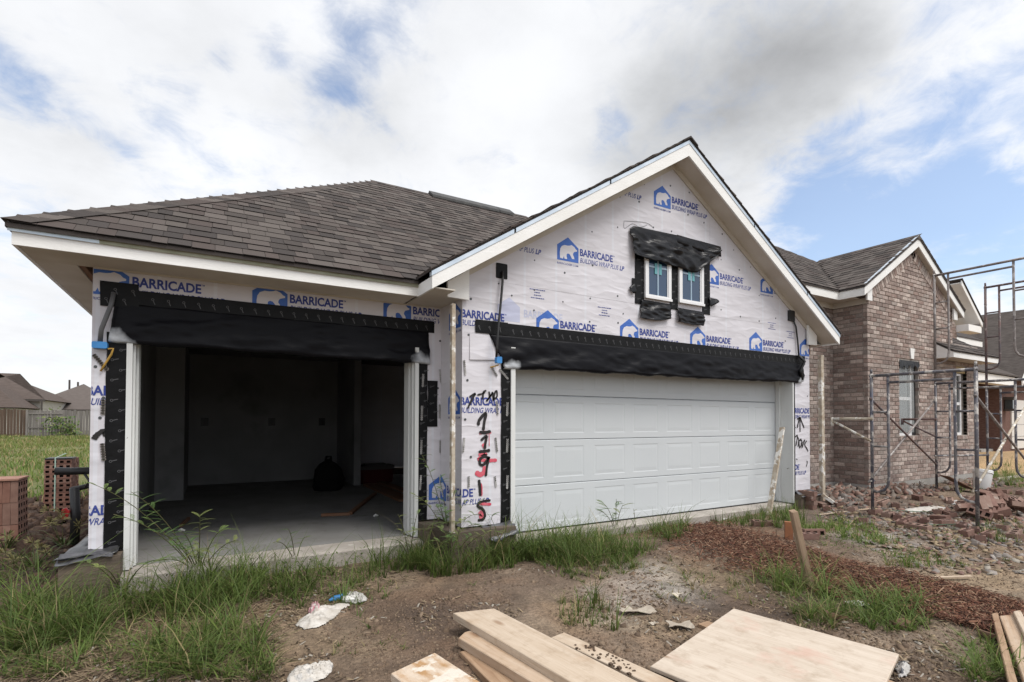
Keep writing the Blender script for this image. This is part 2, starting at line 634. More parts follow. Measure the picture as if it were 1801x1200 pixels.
# house wrap and what is printed on it: faint stud lines, soft folds and sharp little creases
def wrap_material(name, ca, cb, stud_col=None):
    m, t, b = new_mat(name)
    n, l = t.nodes, t.links
    b.inputs['Roughness'].default_value = .5
    b.inputs['Specular IOR Level'].default_value = .3
    geo = n.new('ShaderNodeNewGeometry')

    def wnoise(sc, st, det, rot=0.0):
        mp = n.new('ShaderNodeMapping')
        mp.inputs['Scale'].default_value = st
        mp.inputs['Rotation'].default_value = (0, rot, 0)
        l.new(geo.outputs['Position'], mp.inputs[0])
        x = n.new('ShaderNodeTexNoise')
        x.inputs['Scale'].default_value = sc
        x.inputs['Detail'].default_value = det
        l.new(mp.outputs[0], x.inputs['Vector'])
        return x.outputs['Fac']

    def wm(op, a, bb=0.0):
        x = n.new('ShaderNodeMath')
        x.operation = op
        for i, q in enumerate((a, bb)):
            if isinstance(q, (int, float)):
                x.inputs[i].default_value = q
            else:
                l.new(q, x.inputs[i])
        return x.outputs[0]

    mx = n.new('ShaderNodeMix')
    mx.data_type = 'RGBA'
    mr = n.new('ShaderNodeMapRange')
    mr.inputs[1].default_value, mr.inputs[2].default_value = .3, .7
    l.new(wnoise(1.6, (1, 1, 1), 5), mr.inputs[0])
    l.new(mr.outputs[0], mx.inputs['Factor'])
    mx.inputs['A'].default_value = (*ca, 1)
    mx.inputs['B'].default_value = (*cb, 1)
    out = mx.outputs['Result']
    if stud_col:
        sx = n.new('ShaderNodeSeparateXYZ')
        l.new(geo.outputs['Position'], sx.inputs[0])
        stud = wm('ABSOLUTE', wm('SUBTRACT', wm('FRACT', wm('DIVIDE', wm('ADD', sx.outputs[0], 20.05), 0.406)), 0.5))
        stud = wm('MULTIPLY', wm('LESS_THAN', stud, 0.035), wm('GREATER_THAN', wnoise(1.3, (1, 1, .5), 2), 0.46))
        mx2 = n.new('ShaderNodeMix')
        mx2.data_type = 'RGBA'
        l.new(wm('MULTIPLY', stud, .40), mx2.inputs['Factor'])
        l.new(out, mx2.inputs['A'])
        mx2.inputs['B'].default_value = (*stud_col, 1)
        out = mx2.outputs['Result']
    l.new(out, b.inputs['Base Color'])

    def ridge(sc, st, det, rot, width):
        return wm('SUBTRACT', 1.0, wm('MINIMUM', wm('MULTIPLY', wm('ABSOLUTE', wm('SUBTRACT', wnoise(sc, st, det, rot), .5)), width), 1.0))
    h = wm('MULTIPLY', wnoise(1.5, (.8, 1, 2.2), 3, .45), 1.3)
    h = wm('ADD', h, wm('MULTIPLY', ridge(1.4, (.6, 1, 2.6), 2, .55, 9.0), .32))
    h = wm('ADD', h, wm('MULTIPLY', ridge(2.1, (.7, 1, 2.4), 2, -.35, 11.0), .22))
    h = wm('ADD', h, wm('MULTIPLY', wnoise(7, (.6, 1, 1.5), 4, .3), .12))
    bp = n.new('ShaderNodeBump')
    bp.inputs['Strength'].default_value = .42
    bp.inputs['Distance'].default_value = .028
    l.new(h, bp.inputs['Height'])
    l.new(bp.outputs[0], b.inputs['Normal'])
    return m


M['wrap'] = wrap_material('house wrap', (.64, .625, .665), (.585, .565, .60), (.66, .69, .75))
M['print_blue'] = wrap_material('blue wrap print', (.045, .12, .42), (.06, .15, .47))
M['print_navy'] = wrap_material('navy wrap print', (.035, .055, .24), (.045, .065, .26))
M['print_faded'] = wrap_material('faded wrap print', (.48, .50, .64), (.50, .52, .64))
M['bear'] = wrap_material('unprinted wrap', (.64, .625, .665), (.585, .565, .60))

# roof shingles, six blends
SH = []
for i, (c, c2) in enumerate([((.105, .088, .080), (.072, .060, .055)), ((.078, .066, .060), (.054, .046, .042)), ((.128, .110, .100), (.09, .077, .07)),
                             ((.092, .074, .067), (.062, .050, .046)), ((.070, .060, .056), (.046, .040, .038)), ((.114, .098, .088), (.078, .067, .061))]):
    SH.append(mat('asphalt shingle %d' % i, c, .92, c2, 90, 5, bump=.6, bscale=220, spec=.2, bdist=.004, vary=.10, lo=.25, hi=.75))
M['asphalt'] = mat('asphalt butt edge with painted shadow', (.018, .016, .016), .9, spec=.15)  # bare asphalt edge; its near-black also paints the shadow line under each course
# bricks
BR = []
for i, (c, c2) in enumerate([((0.207, 0.152, 0.130), (0.306, 0.236, 0.206)), ((0.166, 0.121, 0.106), (0.247, 0.188, 0.165)), ((0.262, 0.206, 0.181), (0.402, 0.325, 0.289)),
                             ((0.209, 0.141, 0.120), (0.288, 0.211, 0.182)), ((0.206, 0.169, 0.150), (0.336, 0.282, 0.252)), ((0.323, 0.262, 0.232), (0.522, 0.440, 0.390))]):
    BR.append(mat('wall brick %d' % i, c, .9, c2, 18, 6, bump=.45, bscale=40, speck=((.42, .38, .34), 13, .60, .08), vary=.15, bdist=.006, coord='Generated' if False else 'Object'))
RB = []
for i, (c, c2) in enumerate([((0.168, 0.089, 0.069), (0.228, 0.140, 0.111)), ((0.140, 0.072, 0.057), (0.198, 0.117, 0.093)), ((0.214, 0.132, 0.103), (0.267, 0.179, 0.144))]):
    RB.append(mat('loose red brick %d' % i, c, .9, c2, 10, 6, bump=.4, bscale=40, speck=((.36, .30, .26), 9, .62, .1), vary=.15, bdist=.006))
SB = [mat('stacked brick %d' % i, c, .9, (c[0] * 1.3, c[1] * 1.4, c[2] * 1.4), 10, 6, bump=.4, bscale=40, vary=.15, bdist=.006) for i, c in enumerate([(.205, .10, .072), (.17, .082, .06), (.235, .13, .098)])]
M['brick_core'] = mat('brick core hole', (.03, .017, .013), .95)
# ================================================================== THE HOUSE
def Zw(Z):
    return Z + H


HOUSE = thing('unfinished_house', 'unfinished single storey house with white wrapped garages and a brick right wing', 'house', (3.5, 5, .2))
Y0, Y1, YD = 5.24, 4.695, 4.938             # left garage wall, gable wall, garage door face
XL, XI, XR = -0.80, 2.165, 8.11             # left corner, inner corner, right corner of the garage block
FLOOR = Zw(-1.22)


def part(mb, name, mats, parent=HOUSE, **kw):
    return mb.build(name, mats, parent, **kw)


# ---- foundation and floors
mb = MB()
mb.box(-.95, -.575, 5.08, 5.6, -.25, Zw(-1.062))
part(mb, 'foundation_block', M['form_conc'])
mb = MB()
mb.box(-.95, -.80, 5.6, 11.6, -.25, Zw(-1.07))
mb.box(-.80, 8.10, 11.5, 11.75, -.25, Zw(-1.07))
part(mb, 'foundation_wall', M['form_conc'])
mb = MB()
mb.prism([(1.915, 5.06, -.25), (2.00, 5.06, -.25), (2.00, 4.56, -.25), (2.708, 4.56, -.25), (2.708, 4.93, -.25), (2.40, 4.93, -.25), (2.40, 5.5, -.25), (1.915, 5.5, -.25)], (0, 0, Zw(-1.07) + .25))
part(mb, 'foundation_block', M['form_conc'])
mb = MB()
mb.box(7.665, 8.22, 4.57, 5.32, -.25, Zw(-1.10))
part(mb, 'foundation_block', M['form_conc'])
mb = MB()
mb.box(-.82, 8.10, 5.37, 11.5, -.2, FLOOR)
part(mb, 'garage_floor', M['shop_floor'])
mb = MB()
mb.prism([(-.575, 5.07, -.25), (-.575, 5.07, Zw(-1.245)), (-.575, 5.11, Zw(-1.23)), (-.575, 5.367, Zw(-1.222)), (-.575, 5.367, -.25)], (2.49, 0, 0))
part(mb, 'garage_apron', M['lip_conc'])
mb = MB()
mb.prism([(2.71, 4.70, -.25), (2.71, 4.70, Zw(-1.262)), (2.71, 4.73, Zw(-1.25)), (2.71, 5.365, Zw(-1.223)), (2.71, 5.365, -.25)], (4.95, 0, 0))
part(mb, 'garage_apron', M['lip_conc'])

# ---- wrapped walls
mb = MB()
zb, zs, zo = Zw(-1.052), Zw(1.26), Zw(.88)
mb.prism([(XL, Y0, zb), (-.575, Y0, zb), (-.575, Y0, zo), (1.911, Y0, zo), (1.911, Y0, zb), (XI + .11, Y0, zb), (XI + .11, Y0, zs), (XL, Y0, zs)], (0, .12, 0))
WALL_L = part(mb, 'wrapped_wall', M['wrap'])
mb = MB()
mb.box(XL, XL + .12, Y0 + .122, 11.5, zb, zs)
part(mb, 'side_wall', M['wrap'])
mb = MB()
zb1 = Zw(-1.055)
XA = 5.11
zo1 = Zw(.90)
slope = .62


def gtop(x):                                 # underside of the gable roof
    return Zw(1.196 + slope * (min(x, 2 * XA - x) - 1.746)) + .02


mb.prism([(XI, Y1, zb1), (2.712, Y1, zb1), (2.712, Y1, zo1), (7.66, Y1, zo1), (7.66, Y1, zb1), (XR, Y1, zb1), (XR, Y1, gtop(XR)), (XA, Y1, gtop(XA)), (XI, Y1, gtop(XI))], (0, .12, 0))
WALL_G = part(mb, 'gable_wall', M['wrap'])
mb = MB()
mb.box(XI + .001, XI + .11, Y1 + .121, Y0 - .002, zb, zs)
WALL_S = part(mb, 'return_wall', M['wrap'])
mb = MB()
mb.box(XR - .12, XR - .002, Y1 + .121, 11.5, zb, zs)
mb.box(XL + .12, XR - .12, 11.38, 11.5, zb, zs)
part(mb, 'side_wall', M['wrap'])

# ---- inside the garage
mb = MB()
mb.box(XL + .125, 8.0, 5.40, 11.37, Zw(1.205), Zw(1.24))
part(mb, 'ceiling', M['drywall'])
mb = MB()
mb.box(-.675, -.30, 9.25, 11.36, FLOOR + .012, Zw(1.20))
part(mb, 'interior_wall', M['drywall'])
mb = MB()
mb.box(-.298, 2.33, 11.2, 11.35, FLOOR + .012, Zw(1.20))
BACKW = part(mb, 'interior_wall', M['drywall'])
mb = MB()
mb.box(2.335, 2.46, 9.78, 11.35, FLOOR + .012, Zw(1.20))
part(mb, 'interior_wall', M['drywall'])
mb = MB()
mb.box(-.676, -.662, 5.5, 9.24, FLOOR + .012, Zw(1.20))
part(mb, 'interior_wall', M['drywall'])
for u in (360, 478, 566):
    p = onY(u, 742, 11.195)
    mb = MB()
    mb.box(p.x - .06, p.x + .06, 11.185, 11.199, p.z - .075, p.z + .075)
    mb.box(p.x - .022, p.x + .022, 11.18, 11.1845, p.z + .01, p.z + .05)
    mb.box(p.x - .022, p.x + .022, 11.18, 11.1845, p.z - .05, p.z - .01)
    part(mb, 'outlet', M['black_plastic'], BACKW)

# ---- jambs
mb = MB()
mb.box(-.573, -.533, 5.215, 5.50, Zw(-1.215), zo - .12)
mb.box(-.532, -.500, 5.33, 5.47, Zw(-1.212), zo)
mb.box(-.532, -.516, 5.26, 5.32, Zw(-1.212), zo)
part(mb, 'door_jamb', M['jamb'])
mb = MB()
mb.box(1.869, 1.909, 5.215, 5.50, Zw(-1.215), zo - .12)
mb.box(1.836, 1.868, 5.33, 5.47, Zw(-1.212), zo)
mb.box(1.852, 1.868, 5.26, 5.32, Zw(-1.212), zo)
part(mb, 'door_jamb', M['jamb'])
mb = MB()
mb.box(2.714, 2.765, 4.672, 4.90, Zw(-1.235), zo1 - .14)
mb.box(2.766, 2.80, 4.80, 4.93, Zw(-1.232), zo1)
part(mb, 'door_jamb', M['jamb'])
mb = MB()
mb.box(7.632, 7.66, 4.672, 4.96, Zw(-1.235), zo1 - .14)
mb.box(7.60, 7.631, 4.87, 4.932, Zw(-1.232), zo1)
part(mb, 'door_jamb', M['jamb'])
mb = MB()
mb.box(-.573, 1.909, Y0 + .125, 5.50, zo + .001, zo + .04)
mb.box(2.714, 7.66, Y1 + .125, 4.95, zo1 + .001, zo1 + .04)
part(mb, 'door_head', M['jamb'])

# ---- big garage door: four sections with pressed panels
DOOR = HOUSE_DOOR = bpy.data.objects.new('garage_door', None)
COL.objects.link(DOOR)
attach(DOOR, (5.2, YD, FLOOR), HOUSE)
DX0, DX1 = 2.80, 7.628
SECH = .5045
PX = []
for k in range(4):
    PX += [(3.30 + k * 1.2192 - .49, 3.30 + k * 1.2192), (3.873 + k * 1.2192 - .44, 3.873 + k * 1.2192)]
for s in range(4):
    mb = MB()
    z0 = Zw(-1.2237) + s * .5055
    z1 = z0 + SECH - .003
    if s == 3:
        z1 = z0 + .60
    y = YD
    # face strips round the panels
    pz0, pz1 = z0 + .068, z0 + SECH - .082
    mb.poly([(DX0, y, z0), (DX1, y, z0), (DX1, y, pz0), (DX0, y, pz0)])
    mb.poly([(DX0, y, pz1), (DX1, y, pz1), (DX1, y, z1 - .012), (DX0, y, z1 - .012)])
    mb.poly([(DX0, y, z1 - .012), (DX1, y, z1 - .012), (DX1, y + .012, z1), (DX0, y + .012, z1)])
    xs = [DX0] + [q for p in PX for q in p] + [DX1]
    xs[1] = max(xs[1], DX0 + .02)
    for i in range(0, len(xs), 2):
        if xs[i + 1] - xs[i] > .001:
            mb.poly([(xs[i], y, pz0), (xs[i + 1], y, pz0), (xs[i + 1], y, pz1), (xs[i], y, pz1)])
    for i in range(1, len(xs) - 1, 2):
        a, bb = xs[i], xs[i + 1]
        rings = [(0, 0), (.008, .0027), (.018, .0027), (.055, .0005)]
        for (d0, q0), (d1, q1) in zip(rings, rings[1:]):
            e0, e1 = min(d0 * 1.0, .02) + d0 * .3, min(d1 * 1.0, .02) + d1 * .3
            A = [(a + e0, y + q0, pz0 + d0), (bb - e0, y + q0, pz0 + d0), (bb - e0, y + q0, pz1 - d0), (a + e0, y + q0, pz1 - d0)]
            B = [(a + e1, y + q1, pz0 + d1), (bb - e1, y + q1, pz0 + d1), (bb - e1, y + q1, pz1 - d1), (a + e1, y + q1, pz1 - d1)]
            for e in range(4):
                mb.poly([A[e], A[(e + 1) % 4], B[(e + 1) % 4], B[e]])
        d, q = rings[-1]
        e = min(d * 1.0, .02) + d * .3
        mb.poly([(a + e, y + q, pz0 + d), (bb - e, y + q, pz0 + d), (bb - e, y + q, pz1 - d), (a + e, y + q, pz1 - d)])
    mb.box(DX0, DX1, y + .014, y + .045, z0, z1)
    part(mb, 'door_section', M['door_white'], DOOR)
mb = MB()
mb.box(DX0, DX1, YD - .004, YD + .03, Zw(-1.2375), Zw(-1.2245))
part(mb, 'bottom_seal', M['black_plastic'], DOOR)

# ---- eaves of the left block
FY, FX0, FX1, FB, FT = 4.81, -1.178, 1.745, Zw(1.199), Zw(1.308)
GY = 4.43
mb = MB()
mb.box(FX0, FX1, FY, FY + .022, FB, FT)
part(mb, 'fascia', M['primed'])
mb = MB()
mb.box(FX0, FX0 + .022, FY + .0225, 11.9, FB, FT)
part(mb, 'fascia', M['primed'])
mb = MB()
mb.box(FX1, FX1 + .022, GY + .024, FY + .022, FB - .003, FT)
part(mb, 'fascia', M['primed'])
mb = MB()
mb.box(FX0 + .023, 1.74, FY + .023, Y0 - .001, FB + .006, FB + .018)
part(mb, 'soffit', M['soffit'])
mb = MB()
mb.box(FX0 + .023, XL - .10, Y0, 11.8, FB + .006, FB + .018)
part(mb, 'soffit', M['soffit'])
mb = MB()
mb.box(XL - .10, XL - .06, Y0 + .002, 11.8, FB + .02, FB + .10)
mb.box(FX0 + .3, XL - .001, Y0 + .5, Y0 + .54, FB + .03, FB + .12)
part(mb, 'rafter_tail', M['raw_wood'])
mb = MB()
mb.box(1.745 + .023, XI - .002, GY + .25, Y0 - .001, FB + .008, FB + .02)
mb.box(1.745 + .023, 1.983, GY + .03, GY + .2495, FB + .008, FB + .02)
part(mb, 'soffit', M['soffit'])
mb = MB()
mb.box(XL + .02, 2.02, Y0 - .022, Y0 - .002, FB - .004, FB + .006)
part(mb, 'frieze', M['soffit'])
# folded drip edge, lifting at the left end
P = []
for i in range(60):
    x = FX0 - .02 + i * (FX1 - FX0 + .02) / 59
    lift = .02 * max(0, 1 - i / 12)
    P.append([(x, FY - .012, FT - .026 + lift * .3), (x, FY - .016, FT + .012 + lift), (x, FY - .012, FT + .026 + lift), (x, FY + .05, FT + .03 + lift)])
mb = MB()
mb.grid(P)
for f in range(len(mb.f)):
    mb.m[f] = 0 if f < 10 * 3 else 1
part(mb, 'drip_edge', [M['drip'], M['drip_green']])

# ---- gable rake, soffit, returns
mb = MB()


def zr(x, off=0.0):
    return Zw(1.31 + off) + .6295 * (x - 1.742)


RH = .118


def rake(side):
    f = (lambda x: x) if side < 0 else (lambda x: 2 * XA - x)
    mb = MB()
    pts = [(1.742, 0), (XA, 0), (XA, -.150), (1.742, -RH)]
    mb.prism([(f(x), GY, zr(x, o)) for x, o in pts], (0, .022, 0))
    o = part(mb, 'rake_board', M['primed'])
    mb = MB()
    pts = [(1.76, -RH + .012), (XA, -.138), (XA, -.126), (1.76, -RH + .024)]
    mb.prism([(f(x), GY + .023, zr(x, o)) for x, o in pts], (0, .25, 0))
    part(mb, 'rake_soffit', M['soffit'])
    mb = MB()
    pts = [(2.15, -RH - .058), (XA, -.212), (XA, -.140), (2.15, -RH + .010)]
    mb.prism([(f(x), Y1 - .02, zr(x, o)) for x, o in pts], (0, .018, 0))
    part(mb, 'rake_frieze', M['soffit'])
    # metal along the top of the board
    mb = MB()
    for a, b_ in ((1.735, 2.62), (2.60, 3.85), (3.83, XA)):
        mb.prism([(f(a), GY - .006, zr(a, .001)), (f(b_), GY - .006, zr(b_, .001)), (f(b_), GY - .006, zr(b_, .044)), (f(a), GY - .006, zr(a, .044))], (0, .05, 0), 0)
    part(mb, 'drip_edge', M['drip'])
    # return box at the foot
    mb = MB()
    mb.prism([(f(1.985), Y1 - .052, Zw(1.19)), (f(2.215), Y1 - .052, Zw(1.186)), (f(2.215), Y1 - .052, zr(2.215, -RH - .004)), (f(1.985), Y1 - .052, zr(1.985, -RH - .004))], (0, .03, 0))
    part(mb, 'eave_return', M['primed'])


rake(-1)
rake(1)
mb = MB()
xr = 2 * XA - FX1
mb.box(xr - .022, xr, GY + .024, 11.9, FB - .003, FT)
part(mb, 'fascia', M['primed'])
mb = MB()
mb.box(XR + .002, xr - .023, GY + .26, 11.8, FB + .008, FB + .02)
part(mb, 'soffit', M['soffit'])
mb = MB()
mb.box(8.115, 8.15, 4.70, 5.30, Zw(1.05), Zw(1.20))
part(mb, 'rafter_tail', M['raw_wood'])

# ---- roofs
DECK = SH[4]


def intervals(poly, y):
    xs = []
    for (x0, y0), (x1, y1) in zip(poly, poly[1:] + poly[:1]):
        if (y0 <= y) != (y1 <= y):
            xs.append(x0 + (y - y0) * (x1 - x0) / (y1 - y0))
    xs.sort()
    return list(zip(xs[::2], xs[1::2]))


def unit_shingle(raise_):
    """1 m long, laid from y=0 (butt) up the slope"""
    t0, t1 = .008 + raise_, .002
    hgt = .168
    v = [(0, 0, 0), (1, 0, 0), (1, hgt, 0), (0, hgt, 0), (0, 0, t0), (1, 0, t0), (1, hgt, t1), (0, hgt, t1)]
    f = [(4, 5, 6, 7), (0, 1, 5, 4), (1, 2, 6, 5), (3, 0, 4, 7)]
    return v, f


SHM = []
for mi, mm in enumerate(SH):
    for rz in (0.0, .004):
        v_, f_ = unit_shingle(rz)
        me = bpy.data.meshes.new('shingle')
        me.from_pydata(v_, [], f_)
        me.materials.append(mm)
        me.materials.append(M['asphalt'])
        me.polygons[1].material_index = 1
        SHM.append(me)


def shingles(O, U, V, poly, parent, single=0, expo=.142):
    """courses of shingles on the plane O + u U + v V inside poly; the nearest `single` are objects of their own"""
    O, U, V = Vector(O), Vector(U).normalized(), Vector(V).normalized()
    Nn = U.cross(V)
    out = []
    vmax = max(p[1] for p in poly)
    k = 0
    while k * expo < vmax:
        v = k * expo
        for a, b in intervals(poly, v + .04):
            u = a - random.random() * .2
            while u < b:
                w = random.choice((.11, .14, .16, .18, .21)) * random.uniform(.9, 1.1)
                u0, u1 = max(u, a), min(u + w - .003, b)
                if u1 - u0 > .02:
                    out.append((u0, v + random.uniform(-.003, .003), u1 - u0, random.randrange(len(SH)), random.random() < .45))
                u += w
        k += 1
    eye = Vector((0, 0, H))
    out.sort(key=lambda q: (O + U * (q[0] + q[2] / 2) + V * q[1] - eye).length - q[2])
    B = Matrix((U, V, Nn)).transposed()
    stuff = MB()
    for i, (u, v, w, mi, hi_) in enumerate(out):
        p = O + U * u + V * v
        if i < single:
            Mx = Matrix.Translation(p) @ B.to_4x4() @ Matrix.Diagonal((w, 1, 1, 1))
            inst('shingle', SHM[mi * 2 + int(hi_)], Mx, parent)
        else:
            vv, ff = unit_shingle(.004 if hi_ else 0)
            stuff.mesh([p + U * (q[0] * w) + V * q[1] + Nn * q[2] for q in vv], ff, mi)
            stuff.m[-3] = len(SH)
    if stuff.v:
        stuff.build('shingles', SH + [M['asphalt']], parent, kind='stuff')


def cap_row(A, B, n1, n2, parent, single=True, w=.15, name='ridge_cap', step=.142):
    """folded caps from A up to B; n1, n2 lie in the two slopes, away from the ridge"""
    A, B = Vector(A), Vector(B)
    D = (B - A).normalized()
    n1, n2 = Vector(n1).normalized(), Vector(n2).normalized()
    up = Vector((0, 0, 1))
    Ltot = (B - A).length
    n = int(Ltot / step)
    st = MB()
    for k in range(n):
        b = A + D * (k * step)
        t0, t1 = .007, .005
        mb_ = MB() if single else st
        c0 = [b + n1 * w + up * .004, b + n1 * w + up * (t0 - .004), b + up * t0, b + n2 * w + up * (t0 - .004), b + n2 * w + up * .004]
        q = b + D * (step + .03)
        c1 = [q + n1 * w, q + n1 * w + up * t1, q + up * t1, q + n2 * w + up * t1, q + n2 * w]
        mi = random.randrange(len(SH))
        mb_.mesh(c0 + c1, [(0, 1, 6, 5), (1, 2, 7, 6), (2, 3, 8, 7), (3, 4, 9, 8), (0, 4, 3, 2, 1)], 0 if single else mi)
        if single:
            mb_.build(name, SH[mi], parent)
    if not single:
        st.build(name + 's', SH, parent, kind='stuff')


ms = .71
EX, EY, EZ = -1.205, 4.775, Zw(1.338)
PKx, PKy = 2.22, 8.20
PKz = EZ + ms * (PKy - EY)
sl_ = math.hypot(1, ms)
mb = MB()
dn = Vector((0, 0, -.03))
mb.prism([(EX, EY, EZ), (9.2, EY, EZ), (9.2, PKy, PKz), (PKx, PKy, PKz)], dn)
# keep the deck clear of the eave below the gable: cut into two pieces
mb = MB()
mb.prism([(EX, EY, EZ), (1.74, EY, EZ), (XA, 7.85, EZ + ms * (7.85 - EY)), (XA, PKy, PKz), (PKx, PKy, PKz)], dn)
mb.prism([(XA + .001, 7.3, EZ + ms * (7.3 - EY)), (9.0, 7.3, EZ + ms * (7.3 - EY)), (9.0, PKy, PKz), (XA + .001, PKy, PKz)], dn)
ROOF_L = part(mb, 'roof_slope', DECK)
shingles((EX, EY - .01, EZ + .002), (1, 0, 0), (0, 1, ms),
         [(0, 0), (1.72 - EX, 0), (XA - EX, (7.85 - EY) * sl_), (XA - EX, (PKy - EY) * sl_), (PKx - EX, (PKy - EY) * sl_)], ROOF_L, single=300)
by = PKy * 2 - EY
mb = MB()
mb.prism([(EX, EY, EZ - .001), (PKx, PKy, PKz - .001), (EX, by, EZ - .001)], dn)
part(mb, 'roof_slope', DECK)
mb = MB()
mb.prism([(EX, by, EZ), (PKx, PKy, PKz), (9.0, PKy, PKz), (9.0, by, EZ)], dn)
part(mb, 'roof_slope', DECK)
hip = bpy.data.objects.new('hip_ridge', None)
COL.objects.link(hip)
attach(hip, (EX, EY, EZ), HOUSE)
cap_row((EX - .02, EY - .02, EZ + .012), (PKx, PKy, PKz + .012), (1, 0, 0), (0, 1, .0), hip, True, .16, 'hip_cap')
rid = bpy.data.objects.new('main_ridge', None)
COL.objects.link(rid)
attach(rid, (PKx, PKy, PKz), HOUSE)
cap_row((PKx + .02, PKy, PKz + .01), (6.0, PKy, PKz + .01), (0, -1, -ms), (0, 1, -ms), rid, True, .15)
mb = MB()
for x0, x1 in ((3.16, 4.42), (4.43, 4.72)):
    mb.prism([(x0, PKy - .17, PKz - .09), (x0, PKy - .17, PKz - .05), (x0, PKy, PKz + .075), (x0, PKy + .17, PKz - .05), (x0, PKy + .17, PKz - .09), (x0, PKy, PKz + .03)], (x1 - x0, 0, 0))
part(mb, 'ridge_vent', M['vent_dark'])

# gable roof over the big door
gex, gez = 1.722, Zw(1.349)
grz = gez + .6295 * (XA - gex)
for sgn in (-1, 1):
    f = (lambda x: x) if sgn < 0 else (lambda x: 2 * XA - x)
    mb = MB()
    mb.prism([(f(gex), GY - .012, gez), (f(XA), GY - .012, grz), (f(XA), 8.0, grz), (f(gex), 8.0 if sgn > 0 else 4.80, gez)], (0, 0, .014))
    rs = part(mb, 'roof_slope', SH[4])
    # course butts showing along the rake
    Vv = Vector(((1 if sgn < 0 else -1), 0, .6295)).normalized()
    Uu = Vector((0, -1 if sgn < 0 else 1, 0))
    st = MB()
    k = 0
    Ls = (XA - gex) * math.hypot(1, .6295)
    while k * .142 < Ls - .1:
        p = Vector((f(gex), GY - .02, gez + .014)) + Vv * (k * .142)
        up = Vector((-Vv.z * (1 if sgn < 0 else -1), 0, abs(Vv.x)))
        vv = [p, p + Vv * .168, p + Vv * .168 + up * .004, p + up * random.choice((.012, .018, .022))]
        st.prism(vv, (0, random.uniform(.3, .5), 0), random.randrange(len(SH)))
        k += 1
    st.build('shingles', SH, rs, kind='stuff')
mb = MB()
mb.prism([(XA - .13, GY - .03, grz - .06), (XA - .13, GY - .03, grz - .045), (XA, GY - .03, grz + .036), (XA + .13, GY - .03, grz - .045), (XA + .13, GY - .03, grz - .06), (XA, GY - .03, grz + .014)], (0, 3.4, 0))
part(mb, 'ridge_cap', SH[4])

# ================================================================== wrap printing
FONTS = {}


def text_geo(body, h, bold=0.0, shear=0.0, width=None):
    """flat lettering as (verts, faces); cap height h, optional total width"""
    cu = bpy.data.curves.new('t', 'FONT')
    cu.body = body
    cu.size = 1.0
    cu.shear = shear
    cu.offset = bold
    cu.resolution_u = 3
    o = bpy.data.objects.new('t', cu)
    COL.objects.link(o)
    dg = bpy.context.evaluated_depsgraph_get()
    me = bpy.data.meshes.new_from_object(o.evaluated_get(dg))
    v = [Vector(q.co) for q in me.vertices]
    f = [tuple(p.vertices) for p in me.polygons]
    bpy.data.objects.remove(o)
    bpy.data.curves.remove(cu)
    bpy.data.meshes.remove(me)
    x0, x1 = min(q.x for q in v), max(q.x for q in v)
    y0, y1 = min(q.y for q in v), max(q.y for q in v)
    sy = h / (y1 - y0)
    sx_ = width / (x1 - x0) if width else sy
    return [((q.x - x0) * sx_, (q.y - y0) * sy) for q in v], f


BEARP = [(.13, .09), (.12, .30), (.14, .47), (.21, .60), (.34, .665), (.48, .66), (.58, .68), (.66, .72), (.71, .70), (.80, .655), (.86, .58), (.93, .545), (.925, .49), (.84, .465),
         (.78, .44), (.745, .39), (.73, .31), (.78, .23), (.80, .14), (.69, .135), (.63, .24), (.57, .32), (.50, .335), (.44, .30), (.43, .21), (.46, .12), (.44, .085), (.34, .085), (.31, .20), (.28, .12), (.26, .075)]


def logo_pieces():
    """list of (verts, faces, material index, lift): house badge, bear, lettering; badge is .30 wide, origin at its foot"""
    out = []
    w, hh = .295, .27
    out.append(([(0, 0), (w, 0), (w, hh * .62), (w * .5, hh), (0, hh * .62)], [(0, 1, 2, 3, 4)], 0, .0))
    out.append(([(x * w, y * hh * .98) for x, y in BEARP], [tuple(range(len(BEARP)))], 2, .0012))
    v, f = text_geo('BARRICADE', .084, .032, 0, .485)
    out.append(([(x + .315, y + .088) for x, y in v], f, 1, 0))
    v, f = text_geo('BUILDING WRAP PLUS', .056, .010, .28, .575)
    out.append(([(x + .315, y + .012) for x, y in v], f, 1, 0))
    v, f = text_geo('LP', .056, .035, .28, .075)
    out.append(([(x + .905, y + .012) for x, y in v], f, 1, 0))
    v, f = text_geo('BARRICADEBP.COM', .022, .01, 0, .29)
    out.append(([(x, y - .045) for x, y in v], f, 1, 0))
    v, f = text_geo('TM', .016, .01, 0, .022)
    out.append(([(x + .803, y + .155) for x, y in v], f, 1, 0))
    return out


LOGO = logo_pieces()


